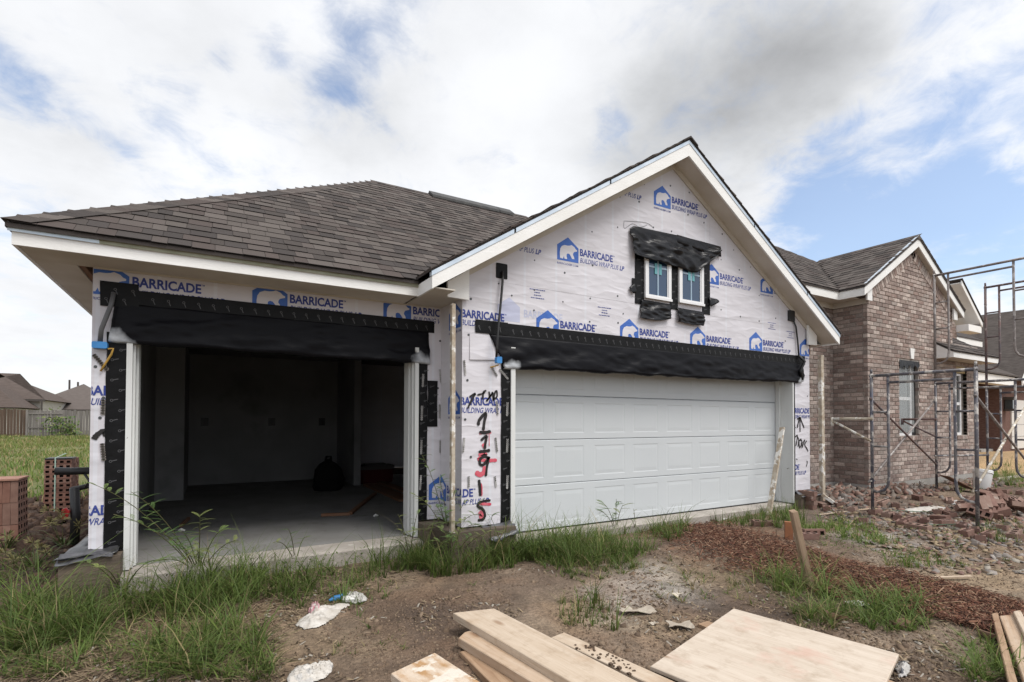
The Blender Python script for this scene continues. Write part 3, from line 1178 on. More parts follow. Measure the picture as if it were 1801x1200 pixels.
def print_on(wall, O, U, scale=1.0, clip=(), mats=None, tilt=0.0, pieces=None, lift=.0025):
    """put the wrap print on a wall: O foot of the badge, U the wall's reading direction; clip = list of (point, outward normal)"""
    O, U = Vector(O), Vector(U).normalized()
    Wd = Vector((0, 0, 1))
    if tilt:
        Wd, U = Wd * math.cos(tilt) - U * math.sin(tilt), U * math.cos(tilt) + Wd * math.sin(tilt)
    Nn = U.cross(Wd)
    bm = bmesh.new()
    for v, f, mi, li in (pieces or LOGO):
        vs_ = [bm.verts.new(O + U * (x * scale) + Wd * (y * scale) + Nn * (li + lift)) for x, y in v]
        for q in f:
            try:
                bm.faces.new([vs_[i] for i in q]).material_index = mi
            except ValueError:
                pass
    for co, no in clip:
        bmesh.ops.bisect_plane(bm, geom=bm.verts[:] + bm.edges[:] + bm.faces[:], plane_co=co, plane_no=no, clear_outer=True)
    if not bm.faces:
        bm.free()
        return None
    me = bpy.data.meshes.new('wrap_print')
    c = WLOC[wall.name]
    bmesh.ops.translate(bm, verts=bm.verts, vec=-c)
    bm.to_mesh(me)
    bm.free()
    for m_ in mats or (M['print_blue'], M['print_navy'], M['bear']):
        me.materials.append(m_)
    o = bpy.data.objects.new('wrap_print', me)
    COL.objects.link(o)
    attach(o, c, wall)
    return o


def cx(x, s):                                # clip plane at x; s=+1 removes what lies beyond
    return ((x, 0, 0), (s, 0, 0))


def rk(s):                                   # clip under the rake
    f = 1 if s < 0 else -1
    return ((1.742 if s < 0 else 2 * XA - 1.742, 0, Zw(1.31) - RH - .055), (-.6295 * f, 0, 1))


UX = (1, 0, 0)
EDG = [cx(XI + .004, -1), cx(XR - .004, 1), rk(-1), rk(1)]
for x, z in [(4.775, 2.695), (3.305, 1.775), (2.115, 1.775), (5.695, 1.845), (6.895, 1.87), (3.035, .93), (4.217, .955), (5.42, .97), (6.635, 1.01), (7.855, 1.01), (3.584, 2.69),
             (1.84, .93), (1.83, .06), (7.295, .03), (1.49, -.85), (7.02, -.83)]:
    clip = list(EDG)
    if x < 2.6 and z < .5:
        clip = [cx(XI + .004, -1), cx(2.615, 1)]
    if x > 6.5 and z < .5:
        clip = [cx(7.70, -1), cx(XR - .004, 1)]
    if x == 5.695:
        clip = [cx(5.80, -1), cx(XR, 1), rk(1)]
    print_on(WALL_G, (x, Y1, Zw(z)), UX, 1.0, clip)
v_, f_ = text_geo('BARRICADE', .085, .018, 0, .5)
print_on(WALL_G, (2.56, Y1, Zw(1.03)), UX, 1.0, EDG, (M['print_faded'],), pieces=[([(0, 0), (.27, 0), (.27, .16), (.14, .25), (0, .16)], [(0, 1, 2, 3, 4)], 0, 0), ([(x + .32, y + .06) for x, y in v_], f_, 0, 0)], lift=.0015)
# small print panels
for x, z in [(3.05, 1.40), (3.98, 1.31), (7.16, 1.44), (7.62, 1.35)]:
    pc = []
    for i, wd in enumerate((.20, .08, .09, .17)):        # four centred lines too small to read
        a_ = -wd / 2
        while a_ < wd / 2 - .006:
            w_ = min(random.uniform(.010, .032), wd / 2 - a_)
            pc.append(([(a_, -i * .030), (a_ + w_, -i * .030), (a_ + w_, .009 - i * .030), (a_, .009 - i * .030)], [(0, 1, 2, 3)], 1, 0))
            a_ += w_ + .006
    o = print_on(WALL_G, (x, Y1, Zw(z)), UX, 1.0, EDG, pieces=pc)
    if o:
        o['kind'] = 'stuff'
EDL = [cx(XL + .004, -1), cx(XI - .02, 1), ((0, 0, FB - .005), (0, 0, 1))]
for x, z in [(-.86, .995), (.335, 1.0), (1.533, 1.02)]:
    print_on(WALL_L, (x, Y0, Zw(z)), UX, 1.0, EDL)
for x, z, c in [(-1.14, .10, (cx(XL + .004, -1), cx(-.706, 1))), (-1.40, -.85, (cx(XL + .004, -1), cx(-.706, 1))), (2.035, -.85, (cx(XI - .012, 1), cx(2.0, -1)))]:
    print_on(WALL_L, (x, Y0, Zw(z)), UX, .98, list(c))
# side of the return: reading from the inner corner outward (towards the viewer)
for z, oy in ((.06, 5.03), (.93, 5.02), (-.85, 5.37)):
    print_on(WALL_S, (XI + .001, oy, Zw(z)), (0, -1, 0), 1.0, [((0, Y1 + .004, 0), (0, -1, 0)), ((0, Y0 - .01, 0), (0, 1, 0)), ((0, 0, FB), (0, 0, 1))])

zl = Zw(1.43)
mb = MB()
mb.prism([(XI + .012, Y1 - .0006, zl), (4.44, Y1 - .0006, zl - .012), (4.44, Y1 - .0006, gtop(4.44) - .12), (XI + .012, Y1 - .0006, gtop(XI) - .02)], (0, -.0012, 0))
part(mb, 'wrap_lap', M['wrap'], WALL_G)
mb = MB()
mb.prism([(5.81, Y1 - .0006, zl - .02), (XR - .3, Y1 - .0006, zl - .012), (XR - .3, Y1 - .0006, gtop(XR - .3) - .05), (5.81, Y1 - .0006, gtop(5.81) - .12)], (0, -.0012, 0))
part(mb, 'wrap_lap', M['wrap'], WALL_G)
# ---- cap nails over the wraps
mb = MB()


def cap(p, r=.012, nrm_=(0, -1, 0)):
    Nn = Vector(nrm_)
    a = Nn.orthogonal().normalized()
    b = Nn.cross(a)
    ring = [Vector(p) + Nn * .004 + (a * math.cos(t * math.pi / 4) + b * math.sin(t * math.pi / 4)) * r for t in range(8)]
    mb.prism(ring, Nn * -.004)


for u, v in [(1113, 294), (1133, 324), (1179, 327), (1090, 346), (1124, 355), (1212, 339), (1149, 400), (1181, 407), (1086, 400), (1210, 378), (1238, 392), (1270, 412), (1041, 408), (993, 480), (1042, 467),
             (1268, 457), (1300, 475), (940, 510), (990, 531), (939, 546), (1038, 525), (1086, 521), (1037, 566), (1087, 568), (828, 526), (877, 499), (940, 458), (1335, 520), (1268, 545), (1335, 565), (1364, 560),
             (1381, 600), (1302, 557), (1420, 697), (1399, 752), (824, 589), (760, 580), (900, 520), (1150, 470), (1096, 552), (1320, 470), (1220, 366), (1290, 440)]:
    pl = Y1 if u > 815 else Y0
    cap(onY(u, v, pl), random.uniform(.008, .013))
for u, v in [(794 - 20, 600), (780, 635), (770, 683), (182, 700), (176, 735), (168, 645)]:
    cap(onY(u, v, Y0), .012)
for u, v in [(822, 669), (818, 738), (828, 804), (845, 600)]:
    cap(onY(u, v, Y1), .013)
part(mb, 'cap_nails', M['nail'], kind='stuff')

# ---- flashing tape with its printed key marks
def key_marks(mb, x0, x1, z0, z1, Y, ang=0.0, mi=1, step=.105, r=.011):
    nx, nz_ = max(1, int((x1 - x0) / step)), max(1, int((z1 - z0) / (step * .75)))
    for i in range(nx):
        for j in range(nz_):
            cx_ = x0 + (i + .5 + (.25 if j % 2 else -.25)) * (x1 - x0) / nx
            cz_ = z0 + (j + .5) * (z1 - z0) / nz_
            if not (x0 + r < cx_ < x1 - r):
                continue
            ca, sa = math.cos(ang), math.sin(ang)
            pts = lambda rr: [(cx_ + rr * math.cos(t * math.pi / 4), Y, cz_ + rr * math.sin(t * math.pi / 4)) for t in range(8)]
            A, B = pts(r), pts(r * .62)
            for t in range(8):
                mb.poly([A[t], A[(t + 1) % 8], B[(t + 1) % 8], B[t]][::-1], mi)
            q = lambda a, b: (cx_ + a * ca - b * sa, Y, cz_ + a * sa + b * ca)
            mb.poly([q(r, -.003), q(r + .032, -.003), q(r + .032, .003), q(r, .003)], mi)


def tape(x0, x1, z0, z1, Y, ang=.2, marks=True, wob=.004, label=None):
    mb = MB()
    n = max(3, int((z1 - z0) / .12))
    Pts = []
    for i in range(n + 1):
        z = z0 + (z1 - z0) * i / n
        Pts.append((x0 + random.uniform(-wob, wob), x1 + random.uniform(-wob, wob), z))
    for a, b in zip(Pts, Pts[1:]):
        mb.poly([(a[0], Y, a[2]), (a[1], Y, a[2]), (b[1], Y, b[2]), (b[0], Y, b[2])], 0)
    mb.poly([(x0, Y + .003, z0), (x0, Y, z0), (x0, Y, z1), (x0, Y + .003, z1)], 0)
    mb.poly([(x1, Y, z0), (x1, Y + .003, z0), (x1, Y + .003, z1), (x1, Y, z1)], 0)
    if marks:
        key_marks(mb, x0 + .01, x1 - .01, z0 + .02, z1 - .02, Y - .0012, ang)
    return part(mb, 'flashing_tape', [M['tape'], M['tape_print']], label=label)


tape(-.705, -.574, Zw(-1.05), Zw(.70), Y0 - .006, .25)
tape(1.911, 2.012, Zw(-1.05), Zw(.66), Y0 - .006, .25)
tape(2.014, 2.125, Zw(-.07), Zw(.42), Y0 - .009, .25)
tape(2.605, 2.713, Zw(-1.05), Zw(.62), Y1 - .006, .25)
tape(7.661, 7.715, Zw(-1.10), Zw(.62), Y1 - .006, marks=False)
TAPE_L = tape(-.66, 2.085, Zw(.93), Zw(1.055), Y0 - .007, -1.2)
tape(-.752, -.50, Zw(.905), Zw(1.105), Y0 - .011, -1.2)
tape(2.60, 7.985, Zw(.87), Zw(1.005), Y1 - .007, -1.2)
tape(2.305, 2.68, Zw(.878), Zw(1.012), Y1 - .010, -1.2)

# ---- loose membrane hanging over the two openings
mflap, t, b = new_mat('membrane with overspray')
n, l = t.nodes, t.links
b.inputs['Roughness'].default_value = .45
b.inputs['Specular IOR Level'].default_value = .13
at = n.new('ShaderNodeAttribute')
at.attribute_name = 'overspray'
tcn = n.new('ShaderNodeTexCoord')
nz1 = n.new('ShaderNodeTexNoise')
nz1.inputs['Scale'].default_value = 9
nz1.inputs['Detail'].default_value = 8
l.new(tcn.outputs['Object'], nz1.inputs['Vector'])
ad = n.new('ShaderNodeMath')
ad.operation = 'MULTIPLY_ADD'
l.new(nz1.outputs['Fac'], ad.inputs[0])
ad.inputs[1].default_value = 1.1
ad2 = n.new('ShaderNodeMath')
ad2.operation = 'ADD'
ad2.inputs[1].default_value = -.95
l.new(at.outputs['Fac'], ad2.inputs[0])
l.new(ad2.outputs[0], ad.inputs[2])
mr = n.new('ShaderNodeMapRange')
mr.inputs[1].default_value, mr.inputs[2].default_value = 0.05, .80
l.new(ad.outputs[0], mr.inputs[0])
mx = n.new('ShaderNodeMix')
mx.data_type = 'RGBA'
l.new(mr.outputs[0], mx.inputs['Factor'])
mx.inputs['A'].default_value = (.0045, .0045, .0065, 1)
mx.inputs['B'].default_value = (.66, .69, .73, 1)
l.new(mx.outputs['Result'], b.inputs['Base Color'])
mp = n.new('ShaderNodeMapping')
mp.inputs['Scale'].default_value = (.8, 1, 3)
l.new(tcn.outputs['Object'], mp.inputs[0])
nz2 = n.new('ShaderNodeTexNoise')
nz2.inputs['Scale'].default_value = 4
nz2.inputs['Detail'].default_value = 7
l.new(mp.outputs[0], nz2.inputs['Vector'])
bp = n.new('ShaderNodeBump')
bp.inputs['Strength'].default_value = .3
bp.inputs['Distance'].default_value = .02
l.new(nz2.outputs['Fac'], bp.inputs['Height'])
l.new(bp.outputs[0], b.inputs['Normal'])


def lerp_line(pts, s):
    """pts: list of (s, value...)"""
    for a, b in zip(pts, pts[1:]):
        if s <= b[0]:
            k = (s - a[0]) / max(1e-6, b[0] - a[0])
            return [x + (y - x) * k for x, y in zip(a[1:], b[1:])]
    return list(pts[-1][1:])


def flap(name, Y, top, bot, ni, nj, bulge, spray=(), tuck=.10, seed=0, mats=None, parent=HOUSE, wr=.02):
    P, A = [], []
    for i in range(ni + 1):
        s = i / ni
        (x0, z0), (x1, z1) = lerp_line(top, s), lerp_line(bot, s)
        row = []
        for j in range(nj + 1):
            tt = j / nj
            x, z = x0 + (x1 - x0) * tt, z0 + (z1 - z0) * tt
            w = float(fnoise(x * 1.0 + tt * .8, z * 2.6, 3.2, seed, 3)) - .5
            w2 = float(fnoise(x * 2.2 - tt, z * 6, 4.0, seed + 4, 2)) - .5
            y = Y - .006 - bulge * (.35 * math.sin(min(1, tt * 1.4) * math.pi * .5) + .65 * tt) - (w * 2 * wr + w2 * wr) * min(1, tt * 3)
            row.append((x, y, z + (w2 * .022 + w * .03) * tt))
        if tuck:
            x, y, z = row[-1]
            row.append((x, y + .025, z - .012))
            row.append((x, Y + tuck, z + .02))
        P.append(row)
    mb = MB()
    mb.grid([list(r) for r in P])
    o = part(mb, name, mats or mflap, parent, smooth=True)
    at_ = o.data.attributes.new('overspray', 'FLOAT', 'POINT')
    c = WLOC[o.name]
    vals = []
    for v in o.data.vertices:
        p = Vector(v.co) + c
        a = 0
        for sx_, sz_, r, am in spray:
            d = math.hypot((p.x - sx_), (p.z - sz_) * 1.25) / r
            a = max(a, am * max(0, 1 - d ** 2.2))
        vals.append(a)
    at_.data.foreach_set('value', vals)
    o.modifiers.new('sheet', 'SOLIDIFY').thickness = .003
    return o


flap('membrane_flap', Y0, [(0, -.655, Zw(.945)), (1, 2.02, Zw(.945))],
     [(0, -.69, Zw(.63)), (.06, -.53, Zw(.625)), (.5, .65, Zw(.615)), (1, 2.03, Zw(.60))], 90, 14, .032,
     [(-.66, Zw(.64), .15, 1.1), (-.56, Zw(.60), .10, .8), (1.95, Zw(.62), .19, .85), (2.04, Zw(.60), .11, 1.0)], seed=2, wr=.020)
flap('membrane_flap', Y1, [(0, 2.46, Zw(.88)), (1, 7.93, Zw(.885))],
     [(0, 2.63, Zw(.55)), (.02, 2.72, Zw(.545)), (.5, 5.2, Zw(.57)), (.97, 7.80, Zw(.595)), (1, 7.90, Zw(.62))], 150, 14, .035,
     [(2.73, Zw(.56), .14, .95), (2.66, Zw(.55), .08, 1.1), (7.84, Zw(.61), .11, 1.1)], seed=9, wr=.020)
# strip of wrap folded down beside the big door
mb = MB()
Pq = []
for i in range(9):
    s = i / 8
    Pq.append([(2.245 + s * .42, Y1 - .004 - .007 * tt_ - .004 * math.sin(s * 5) * tt_, Zw(.868) - tt_ * .265 + (.02 * s * tt_)) for tt_ in (0, .25, .5, .75, 1)])
mb.grid(Pq)
o = part(mb, 'wrap_flap', M['wrap'])
o.modifiers.new('sheet', 'SOLIDIFY').thickness = .002

# ---- fastener strips
def strip_at(u0, v0, u1, v1, Y, w=.022, m_='strip'):
    a, b = onY(u0, v0, Y), onY(u1, v1, Y)
    d = (b - a)
    ln = d.length
    d.normalize()
    q = d.cross(Vector((0, 1, 0)))
    mb = MB()
    off = Vector((0, -.010, 0))
    n_ = max(4, int(ln / .018))
    for k in range(n_):
        c0, c1 = a + d * (ln * k / n_), a + d * (ln * (k + .62) / n_)
        mb.prism([c0 - q * w / 2 + off, c1 - q * w / 2 + off, c1 + q * w / 2 + off, c0 + q * w / 2 + off], (0, .006, 0))
    mb.prism([a - q * w * .28 + off, b - q * w * .28 + off, b + q * w * .28 + off, a + q * w * .28 + off], (0, .008, 0))
    part(mb, 'fastener_strip', M[m_])


for q in [(744, 658, 743, 681, Y0), (742, 714, 741, 740, Y0), (741, 774, 740, 799, Y0), (740, 836, 738, 862, Y0), (773, 650, 775, 673, Y0), (773, 712, 773, 736, Y0), (774, 775, 774, 797, Y0)]:
    strip_at(*q)
for q in [(816, 634, 818, 660, Y1), (816, 770, 814, 796, Y1), (892, 708, 891, 732, Y1), (892, 772, 891, 796, Y1), (892, 836, 891, 860, Y1), (873, 706, 875, 730, Y1), (871, 770, 874, 795, Y1), (878, 650, 893, 667, Y1), (864, 646, 874, 662, Y1),
          (824, 838, 824, 858, Y1), (870, 838, 872, 857, Y1)]:
    strip_at(*q)
for q in [(165, 624, 190, 652, Y0), (182, 703, 181, 730, Y0), (180, 780, 183, 811, Y0)]:
    strip_at(*q, .03, 'strip_dark')

# ---- spray paint on the wrap
def stroke(pts, Y, w, m_, name='spray_mark', wall=None, lift=.0045, blur=1.0):
    P3 = [onY(u, v, Y) for u, v in pts]
    # smooth the line
    fine = []
    n_ = len(P3)
    for i in range(n_ - 1):
        p0, p1, p2, p3 = P3[max(0, i - 1)], P3[i], P3[i + 1], P3[min(n_ - 1, i + 2)]
        for k in range(5):
            t_ = k / 5
            fine.append(.5 * ((2 * p1) + (p2 - p0) * t_ + (2 * p0 - 5 * p1 + 4 * p2 - p3) * t_ * t_ + (3 * p1 - p0 - 3 * p2 + p3) * t_ ** 3))
    fine.append(P3[-1])
    mb = MB()
    L_, R_ = [], []
    for i, p in enumerate(fine):
        d = (fine[min(i + 1, len(fine) - 1)] - fine[max(i - 1, 0)])
        d.y = 0
        d = d.normalized() if d.length > 1e-6 else Vector((1, 0, 0))
        q = Vector((-d.z, 0, d.x))
        ww = w * random.uniform(.82, 1.12) * (0.6 if i in (0, len(fine) - 1) else 1)
        L_.append(Vector((p.x, Y - lift, p.z)) + q * ww / 2)
        R_.append(Vector((p.x, Y - lift, p.z)) - q * ww / 2)
    for i in range(len(fine) - 1):
        mb.poly([L_[i], R_[i], R_[i + 1], L_[i + 1]])
    return part(mb, name, M[m_], wall)


def g(pts, ox=780, oy=660, sc=4.0):
    return [(ox + a / sc, oy + b / sc) for a, b in pts]


# the address and letters on the pier; red strokes first, black over them
for pts, w in [([(250, 410), (300, 400), (335, 405)], .03), ([(280, 480), (290, 510)], .05), ([(245, 560), (300, 555), (245, 590), (290, 600), (375, 598)], .035), ([(290, 640), (285, 680), (255, 700), (225, 680)], .05),
               ([(262, 760), (266, 850)], .03), ([(250, 905), (335, 908)], .028), ([(250, 960), (270, 985), (250, 995)], .05), ([(305, 410), (306, 465)], .008), ([(320, 410), (321, 500)], .007)]:
    stroke(g(pts), Y1, w, 'spray_red', wall=WALL_G, lift=.0048)
for pts, w in [([(245, 355), (250, 318), (296, 265), (286, 330), (278, 390)], .032), ([(250, 402), (290, 404), (332, 395)], .034), ([(262, 460), (300, 430), (293, 480), (288, 520)], .032), ([(246, 540), (290, 535), (326, 528)], .034),
               ([(312, 585), (290, 570), (258, 590), (255, 625), (280, 630), (310, 590), (318, 580), (305, 640), (296, 712)], .030), ([(248, 735), (255, 790), (258, 850)], .034),
               ([(330, 880), (290, 885), (255, 895), (240, 920), (275, 945), (290, 985), (275, 1015), (240, 1020)], .028),
               ([(180, 155), (222, 130), (205, 160), (168, 235)], .022), ([(236, 140), (275, 130), (290, 120)], .018), ([(300, 108), (280, 120), (275, 160), (268, 168)], .02), ([(318, 115), (322, 150), (300, 185), (335, 140), (345, 120), (328, 150)], .018),
               ([(345, 120), (350, 180), (358, 130), (372, 110), (375, 150), (355, 170)], .018)]:
    stroke(g(pts), Y1, w, 'spray_black', wall=WALL_G, lift=.0056)
gg = lambda pts: g(pts, 1370, 660, 5.0)
for pts, w in [([(158, 465), (178, 375)], .026), ([(182, 370), (220, 465)], .026), ([(183, 375), (184, 500)], .026), ([(160, 385), (190, 372)], .03),
               ([(142, 545), (160, 530), (152, 600), (146, 620)], .02), ([(160, 540), (172, 570), (165, 630)], .02), ([(178, 570), (200, 580), (182, 640), (176, 580), (195, 560)], .02), ([(205, 590), (200, 640), (225, 570), (210, 590)], .018), ([(242, 575), (225, 610), (240, 640), (255, 670)], .02),
               ([(150, 735), (160, 745)], .015), ([(240, 755), (248, 765), (238, 805)], .015)]:
    stroke(gg(pts), Y1, w, 'spray_black', wall=WALL_G, lift=.0056)
stroke([(165, 773), (172, 764), (184, 758), (186, 768)], Y0, .04, 'spray_black', wall=WALL_L, lift=.005)
# pencil scribble above the small windows
stroke([(1097, 389), (1135, 392), (1150, 402)], Y1, .005, 'nail', wall=WALL_G)
stroke([(1097, 389), (1098, 402), (1112, 394), (1125, 400), (1138, 396)], Y1, .005, 'nail', wall=WALL_G)
# plastic on the ledges at the wall feet
def crumple(pts, name, m_, amp=.02, seed=0, parent=HOUSE, nu=14, nv=7, thick=.003):
    """a crumpled sheet over the quad pts (four corners)"""
    a, b, c, d = [Vector(p) for p in pts]
    P = []
    for i in range(nu + 1):
        row = []
        for j in range(nv + 1):
            s, t_ = i / nu, j / nv
            p = a * (1 - s) * (1 - t_) + b * s * (1 - t_) + c * s * t_ + d * (1 - s) * t_
            w = float(fnoise(p.x + 3.1 * p.z, p.y + 1.3 * p.z, 9, seed, 3)) - .5
            p = p + Vector((w * amp * .5, -abs(w) * amp * .6, w * amp * 2))
            row.append(p)
        P.append(row)
    mb = MB()
    mb.grid(P)
    o = part(mb, name, m_, parent, smooth=True)
    o.modifiers.new('sheet', 'SOLIDIFY').thickness = thick
    return o


crumple([(-.98, 5.05, Zw(-1.055)), (-.60, 5.10, Zw(-1.045)), (-.60, Y0 - .01, Zw(-1.03)), (-.86, 5.7, Zw(-.99))], 'polythene_sheet', M['poly_sheet'], .03, 3)
crumple([(-.97, 5.06, Zw(-1.09)), (-.62, 5.06, Zw(-1.055)), (-.62, 5.12, Zw(-1.03)), (-.95, 5.14, Zw(-1.02))], 'polythene_sheet', M['poly_grey'], .02, 5)
crumple([(2.42, 4.53, Zw(-1.17)), (2.72, 4.53, Zw(-1.15)), (2.72, 4.69, Zw(-1.03)), (2.36, 4.69, Zw(-1.05))], 'polythene_sheet', M['poly_grey'], .04, 8)
crumple([(7.67, 4.55, Zw(-1.13)), (8.2, 4.55, Zw(-1.13)), (8.15, 4.69, Zw(-1.07)), (7.67, 4.69, Zw(-1.06))], 'polythene_sheet', M['poly_grey'], .02, 12)

# ---- the pair of small gable windows
def gable_window(x0, x1, z0, z1, Y):
    w = bpy.data.objects.new('window', None)
    COL.objects.link(w)
    attach(w, ((x0 + x1) / 2, Y, z0), HOUSE)
    fw = .048
    mb = MB()
    ya, yb = Y - .035, Y - .008
    mb.box(x0, x0 + fw, ya, yb, z0, z1)
    mb.box(x1 - fw, x1, ya, yb, z0, z1)
    mb.box(x0 + fw + .0005, x1 - fw - .0005, ya, yb, z0, z0 + fw)
    mb.box(x0 + fw + .0005, x1 - fw - .0005, ya, yb, z1 - fw, z1)
    mb.box(x0 + fw + .001, x0 + fw + .016, ya + .008, yb, z0 + fw + .0005, z1 - fw - .0005)
    mb.box(x1 - fw - .016, x1 - fw - .001, ya + .008, yb, z0 + fw + .0005, z1 - fw - .0005)
    mb.box(x0 - .01, x1 + .005, ya - .012, ya - .001, z0 - .004, z0 + .026)
    part(mb, 'frame', M['frame_white'], w)
    mb = MB()
    mb.box(x0 + fw, x1 - fw, Y - .018, Y - .012, z0 + fw, z1 - fw)
    part(mb, 'pane', M['pane_blue'], w)
    xm, zm = (x0 + x1) / 2, z0 + (z1 - z0) * .72
    mb = MB()
    mb.box(xm - .011, xm + .011, Y - .0235, Y - .0185, z0 + fw + .001, z1 - fw - .001)
    mb.box(x0 + fw + .017, xm - .0115, Y - .0235, Y - .0185, zm - .011, zm + .011)
    mb.box(xm + .0115, x1 - fw - .017, Y - .0235, Y - .0185, zm - .011, zm + .011)
    part(mb, 'muntin', M['muntin'], w)
    mb = MB()
    for sx_ in (-1, 1):
        mb.box(xm + sx_ * .038 - .022, xm + sx_ * .038 + .022, Y - .0262, Y - .0245, zm - .085, zm + .05)
    part(mb, 'sticker', M['sticker'], w)


gable_window(4.60, 5.045, Zw(1.505), Zw(2.06), Y1)
gable_window(5.19, 5.65, Zw(1.515), Zw(2.06), Y1)
mb = MB()
for x0, x1 in ((4.455, 4.599), (5.046, 5.189), (5.651, 5.80)):
    mb.box(x0, x1, Y1 - .008, Y1 - .001, Zw(1.42), Zw(2.20))
mb.box(4.60, 5.045, Y1 - .006, Y1 - .001, Zw(2.06), Zw(2.2))
mb.box(5.19, 5.65, Y1 - .006, Y1 - .001, Zw(2.06), Zw(2.2))
mb.box(4.40, 4.456, Y1 - .016, Y1 - .009, Zw(1.60), Zw(1.72))
key_marks(mb, 4.465, 4.59, Zw(1.44), Zw(2.0), Y1 - .0095, .2)
key_marks(mb, 5.06, 5.18, Zw(1.44), Zw(2.0), Y1 - .0095, .2)
key_marks(mb, 5.66, 5.79, Zw(1.44), Zw(2.0), Y1 - .0095, .2)
part(mb, 'flashing_tape', [M['tape'], M['tape_print']])


def pix_flap(name, Y, topuv, botuv, ni, nj, bulge, seed, wr=.018, tuck=0):
    tp = [(i / (len(topuv) - 1),) + (lambda p: (p.x, p.z))(onY(u, v, Y)) for i, (u, v) in enumerate(topuv)]
    bt = [(i / (len(botuv) - 1),) + (lambda p: (p.x, p.z))(onY(u, v, Y)) for i, (u, v) in enumerate(botuv)]
    return flap(name, Y, tp, bt, ni, nj, bulge, (), tuck, seed, M['membrane'], HOUSE, wr)


pix_flap('membrane_flap', Y1 - .02, [(1107, 402), (1114, 398), (1190, 414), (1230, 424), (1266, 434)], [(1112, 452), (1128, 456), (1178, 468), (1222, 480), (1260, 450)], 60, 24, .05, 21, .045)
pix_flap('membrane_flap', Y1 - .018, [(1190, 413), (1228, 424), (1267, 434)], [(1190, 428), (1228, 440), (1267, 452)], 10, 3, .01, 3, .005)
pix_flap('membrane_flap', Y1 - .012, [(1128, 527), (1152, 531), (1179, 536)], [(1123, 560), (1150, 565), (1176, 562)], 24, 18, .03, 31, .035)
pix_flap('membrane_flap', Y1 - .012, [(1190, 541), (1212, 545), (1237, 549)], [(1190, 566), (1212, 571), (1234, 574)], 24, 18, .03, 33, .035)
pix_flap('membrane_flap', Y1 - .012, [(1106, 506), (1112, 500), (1117, 498)], [(1107, 511), (1112, 516), (1117, 516)], 5, 4, .02, 35, .01)
pix_flap('membrane_flap', Y1 - .012, [(1246, 523), (1254, 525), (1260, 526)], [(1246, 541), (1254, 537), (1261, 533)], 5, 4, .03, 37, .012)

# ---- wiring stubs
def wire_part(name, pts, r, m_, parent=HOUSE, seg=8):
    mb = MB()
    mb.tube(pts, r, seg)
    return part(mb, name, M[m_], parent, smooth=True)


def bx_at(u0, v0, u1, v1, Y, d0, d1, name, m_, parent=HOUSE):
    a, b_ = onY(u0, v0, Y), onY(u1, v1, Y)
    mb = MB()
    x0, x1, z0, z1 = min(a.x, b_.x), max(a.x, b_.x), min(a.z, b_.z), max(a.z, b_.z)
    c = .008
    mb.prism([(x0 + c, Y - d1, z0), (x1 - c, Y - d1, z0), (x1, Y - d1, z0 + c), (x1, Y - d1, z1 - c), (x1 - c, Y - d1, z1), (x0 + c, Y - d1, z1), (x0, Y - d1, z1 - c), (x0, Y - d1, z0 + c)], (0, d1 - d0, 0))
    return part(mb, name, M[m_], parent)


c1 = wire_part('conduit', [onY(200, 515, Y0 - .04), onY(196, 535, Y0 - .06), onY(186, 560, Y0 - .07), onY(178, 580, Y0 - .06), onY(176, 602, Y0 - .045)], .017, 'conduit')
bx_at(164, 602, 191, 615, Y0, .004, .07, 'junction_box', 'blue_box', c1)
wire_part('wire_end', [onY(190, 614, Y0 - .06), onY(199, 613, Y0 - .07), onY(196, 623, Y0 - .05), onY(185, 640, Y0 - .03), onY(177, 653, Y0 - .02)], .008, 'yellow_wire', c1)
bx_at(872, 462, 892, 492, Y1, .002, .006, 'flashing_tape', 'tape')
c2 = wire_part('cable', [onY(884, 478, Y1 - .02), onY(884, 495, Y1 - .045), onY(881, 530, Y1 - .05), onY(876, 580, Y1 - .09), onY(874, 612, Y1 - .11), onY(873, 628, Y1 - .09)], .013, 'cable')
bx_at(870, 628, 879, 640, Y1 - .05, .0, .05, 'junction_box', 'blue_box', c2)
wire_part('wire_end', [onY(877, 642, Y1 - .05), onY(868, 645, Y1 - .04), onY(862, 646, Y1 - .03)], .007, 'yellow_wire', c2)
bx_at(1385, 546, 1395, 566, Y1, .002, .03, 'cable_cover', 'black_plastic')
wire_part('cable', [onY(1394, 560, Y1 - .02), onY(1400, 575, Y1 - .03), onY(1403, 600, Y1 - .03), onY(1405, 628, Y1 - .03)], .012, 'cable')
wire_part('cable', [onY(1404, 625, Y1 - .03), onY(1415, 636, Y1 - .06), onY(1408, 652, Y1 - .05), onY(1411, 668, Y1 - .04)], .022, 'cable')
# ================================================================== BRICK WING
WX0, WX1, WX2, WY, MY = 9.93, 13.29, 14.56, 4.73, 5.31
FZ = Zw(-1.107)
APX, APZ = 11.61, Zw(3.34)
wsl = .604
UB = []
for mi, mm in enumerate(BR):
    mb = MB()
    c = .004
    # unit brick 1 x .07 x .0655 with a softened face
    bh = .0625
    v = [(0, .07, 0), (1, .07, 0), (1, .07, bh), (0, .07, bh), (0, c, 0), (1, c, 0), (1, c, bh), (0, c, bh), (.018, 0, c), (1 - .018, 0, c), (1 - .018, 0, bh - c), (.018, 0, bh - c)]
    f = [(0, 4, 7, 3), (1, 2, 6, 5), (0, 1, 5, 4), (3, 7, 6, 2), (4, 5, 9, 8), (5, 6, 10, 9), (6, 7, 11, 10), (7, 4, 8, 11), (8, 9, 10, 11)]
    me = bpy.data.meshes.new('brick')
    me.from_pydata(v, [], f)
    me.materials.append(mm)
    UB.append((me, v, f))
BRICKS = []                                  # (distance, wall, matrix, shade)


